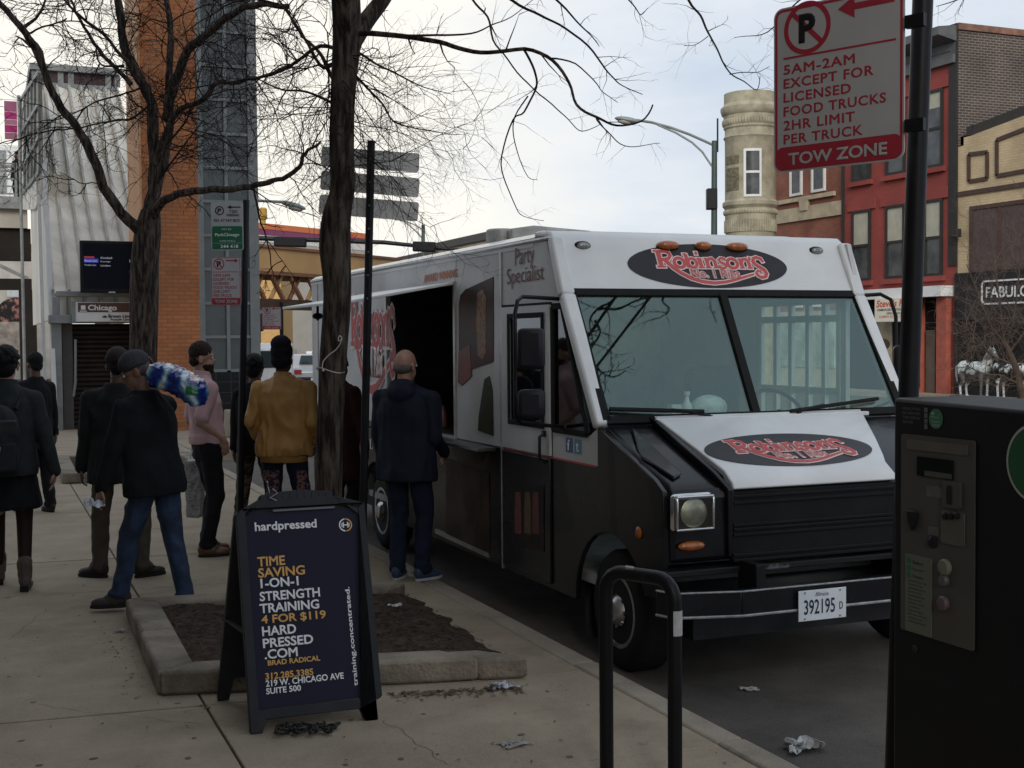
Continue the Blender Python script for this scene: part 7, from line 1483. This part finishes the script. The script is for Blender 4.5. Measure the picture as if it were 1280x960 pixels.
# people beyond him
person(HX(onz(322, 672)), fw_+radians(-15), 'person in dark top and camouflage trousers half hidden beyond the tan jacket', 1.70, 'brown', 'black', feet=((-.2, 0, 30), (.12, .03, -20)), top=blk, trousers=camo_m, shoe=(shoe_dk, sole_dk), voxel=.008, hair_style='curly')
person(HX(onz(428, 672)), fw_+radians(-35), 'person in a maroon coat half hidden behind the near tree trunk', 1.72, 'dark', 'black', feet=((-.1, 0, 10), (.1, 0, -10)), top=maroon, trousers=blkt, shoe=(shoe_dk, sole_dk), hem=.55, flare=1.1, voxel=.008, hair_style='curly', lean=-.02)
# bald man
person(HX(onz(510, 726)), fw_+radians(-22), 'balding man in a long navy hooded jacket waiting at the truck hatch', 1.76, 'fair', 'grey', feet=((-.10, .02, 12), (.10, .05, -22)), hands=((-.26, .10, .86), (.22, .20, .97)), hdir=((0, .2, -1), (-.2, .6, -.6)), poles=((-.2, -1, 0), (.15, -1, 0)), build=1.26, top=navy, trousers=dkdenim, shoe=(shoe_bl, sole_lt), hem=.77, flare=1.06, hair_style='bald', hood=True, voxel=.006, head=(-12, 0), fold=.012)
# woman on the left
wl, iw = person(HX(onz(14, 738)), fw_+radians(16), 'woman with short dark hair in a charcoal coat, black skirt and ankle boots walking away', 1.80, 'fair', 'black', feet=((-.11, .30, 5), (.10, -.05, -5)), hands=((-.30, .22, .90), (.33, -.05, .80)), build=1.05, top=charcoal, hem=.84, hair_style='curly', head=(-8, 0), voxel=.006, fold=.010, collar=charcoal, flare=1.05)
b = MB(); b.rings([ringz(z, rx, ry, 0, .02, 32) for z, rx, ry in ((.62, .232, .20), (.66, .228, .195), (.80, .205, .16), (.95, .17, .125))]); part('skirt', remesh(b, .011, 2, .018, (11, 11, 1.5), 3), cloth('black_skirt', (.009, .009, .011), .25), wl, local=True)
for q in (0, 1):
    a_, fd, lf = iw['an'][q]; k_ = iw['kn'][q]; b = MB(); b.cap_(iw['M'].to_3x3() @ Vector() + k_+Vector((0, 0, .16)), k_, .072, .060); b.cap_(k_, a_, .060, .043); part('tights', remesh(b, .009, 2), cloth('brown_tights', (.022, .013, .010), .2, .6), wl, local=True)
    M = Matrix((Vector((fd.y, -fd.x, 0)), fd, UZ)).transposed(); c = Vector((a_.x, a_.y, 0)); b = MB(); b.cap_(c+UZ*.11, c+UZ*.21, .052, .058); b.ell(c+fd*.075+UZ*.04, (.044, .095, .04), M); b.ell(c-fd*.01+UZ*.08, (.045, .055, .06), M); bt_ = part('boot', remesh(b, .007, 2, .003, (20, 20, 20)), mat('suede_boot', (.085, .062, .05), .8, 0, .2, 14), wl, local=True); part('heel', MB().prism([c-fd*.05+Vector((fd.y, -fd.x, 0))*x+fd*y for x, y in ((-.03, 0), (.03, 0), (.028, .055), (-.028, .055))], UZ*.045), sole_dk, bt_, local=True)
bp = thing('backpack', (iw['M'] @ Vector((0, -.2, 1.0))), 'dark grey backpack with white drawcord on the back of the woman in charcoal', 'backpack', rz=wl.rotation_euler.z)
bk_m = cloth('backpack_nylon', (.022, .023, .026), .2, .7); b = MB(); b.ell((-.03, -.03, .15), (.15, .10, .25)); b.obox((-.03, -.02, .08), ((1, 0, 0), (0, 1, 0), (0, 0, 1)), (.125, .07, .17)); part('body', remesh(b, .010, 4, .008, (9, 9, 6), 5), bk_m, bp, local=True)
b = MB(); b.obox((-.03, -.10, .02), ((1, 0, 0), (0, 1, 0), (0, 0, 1)), (.11, .045, .10)); part('front_pocket', remesh(b, .009, 4, .006, (9, 9, 6), 8), bk_m, bp, local=True); b = MB(); b.obox((-.03, -.11, .23), ((1, 0, 0), (0, 1, .3), (0, -.3, 1)), (.125, .02, .06)); part('flap', remesh(b, .009, 3), cloth('backpack_flap', (.04, .042, .046), .2), bp, local=True)
part('drawcord', MB().tube([(-.02, -.16, .10), (-.03, -.17, .04), (-.05, -.165, -.01), (-.03, -.17, .02)], .005, 6), white_ink, bp, local=True)
for q in (-1, 1): part('strap', MB().tube([(q*.09-.02, .06, .36), (q*.11, .12, .46), (q*.12, .22, .47), (q*.13, .345, .36), (q*.14, .35, .2)], .017, 8), bk_m, bp, local=True)
# person beyond her, and one on the platform
person(HX(onz(47, 640)), fw_+radians(50), 'person in black clothes walking beyond the woman with the backpack', 1.72, 'brown', 'black', feet=((-.08, .15, 5), (.1, -.1, -5)), top=blk, trousers=blkt, shoe=(shoe_dk, sole_dk), voxel=.009, hem=.7)
q = ony(22, 250, PY+1.6); person((q.x, PY+1.6, pz(247)+.05), radians(120), 'tiny dark figure standing behind the platform railing', 1.75, 'tan', 'black', top=blk, trousers=blkt, shoe=(shoe_dk, sole_dk), voxel=.012)
# bags carried in the queue
q = onz(240, 690); sb_ = thing('shopping_bag', (q.x+.1, q.y+.42, .25), 'white printed carrier bag hanging beside the man in the pink shirt', 'bag')
b = MB(); Q = Vector(sb_.location); b.obox(Q+UZ*.26, (_rh, _fh, UZ), (.075, .06, .26)); part('bag', remesh(b, .012, 3, .012, (12, 12, 6), 4), mat('bag_print', (.42, .42, .42), .6, 0, .1, 30, col2=(.12, .12, .12), lo=.55, hi=.6, stretch=(1, 1, 3)), sb_)
part('handle', MB().tube([Q+UZ*.5-_rh*.05, Q+UZ*.62-_rh*.03, Q+UZ*.66, Q+UZ*.62+_rh*.03, Q+UZ*.5+_rh*.05], .006, 6), white_paint, sb_)
for o_ in (sb_.children): 
    if o_.name.startswith('bag'):
        for v in o_.data.vertices: v.co -= Q
# ================================================================== ANIMAL STATUES by the black shopfront
def statue(px, label, patchcol, basecol, scale, flip, headup):
    q = onx(px, 500, FX-1.1); t = thing('horse_statue' if headup else 'cow_statue', (q.x, q.y, 0), label, 'statue'); b = MB(); S_ = scale; f = flip
    V3 = lambda y, z, x=0: Vector((x*S_, f*y*S_, z*S_))
    b.cap_(V3(-.45, .95), V3(.40, .98), .24*S_, .25*S_); b.ell(V3(0, .90), (.25*S_, .55*S_, .25*S_)); b.ell(V3(-.5, .98), (.23*S_, .26*S_, .26*S_))
    if headup: b.cap_(V3(.45, 1.05), V3(.78, 1.52), .20*S_, .12*S_); b.cap_(V3(.78, 1.55), V3(1.02, 1.28), .115*S_, .065*S_); nk = [V3(.50, 1.3), V3(.78, 1.68)]
    else: b.cap_(V3(.45, 1.02), V3(.75, 1.08), .20*S_, .14*S_); b.cap_(V3(.78, 1.12), V3(1.05, .92), .13*S_, .085*S_)
    for e in (-1, 1):
        b.cap_(V3(.76, 1.62 if headup else 1.2, e*.07), V3(.74, 1.74 if headup else 1.24, e*(.08 if headup else .2)), .03*S_, .012*S_)
        b.cap_(V3(.40, .85, e*.13), V3(.42, .45, e*.13), .10*S_, .055*S_); b.cap_(V3(.42, .45, e*.13), V3(.40, .06, e*.13), .05*S_, .04*S_); b.cap_(V3(.40, .05, e*.13), V3(.44, .03, e*.13), .055*S_, .05*S_)
        b.cap_(V3(-.50, .85, e*.13), V3(-.42, .55, e*.13), .13*S_, .07*S_); b.cap_(V3(-.42, .55, e*.13), V3(-.58, .36, e*.13), .065*S_, .05*S_); b.cap_(V3(-.58, .36, e*.13), V3(-.54, .05, e*.13), .045*S_, .04*S_); b.cap_(V3(-.54, .05, e*.13), V3(-.5, .03, e*.13), .055*S_, .05*S_)
    part('body', remesh(b, .025, 2), mat(('horse' if headup else 'cow')+'_paint', basecol, .4, 0, .03, 2.2 if headup else 1.9, col2=patchcol, lo=.48, hi=.52), t, local=True)
    part('tail', MB().tube([V3(-.72, 1.1), V3(-.86, 1.0), V3(-.88, .75), V3(-.85, .5)], [.05*S_, .06*S_, .05*S_, .02*S_], 8), mat('tail_hair', (.45, .46, .45) if headup else (.03, .03, .03), .8), t, local=True)
    if headup: part('mane', MB().tube([V3(.42, 1.28), V3(.58, 1.46), V3(.70, 1.68)], [.05*S_, .06*S_, .03*S_], 8), mat('mane_hair', (.50, .55, .53), .8), t, local=True)
    part('base', MB().box(-.3*S_, .3*S_, -.8*S_, .9*S_, .0, .03), black_metal, t, local=True)
statue(1219, 'white and dark horse statue with raised head outside the black shopfront', (.55, .60, .58), (.10, .10, .10), .88, -1, True)
statue(1262, 'black and white cow statue right of the horse by the black shopfront', (.58, .60, .58), (.012, .012, .014), .85, 1, False)
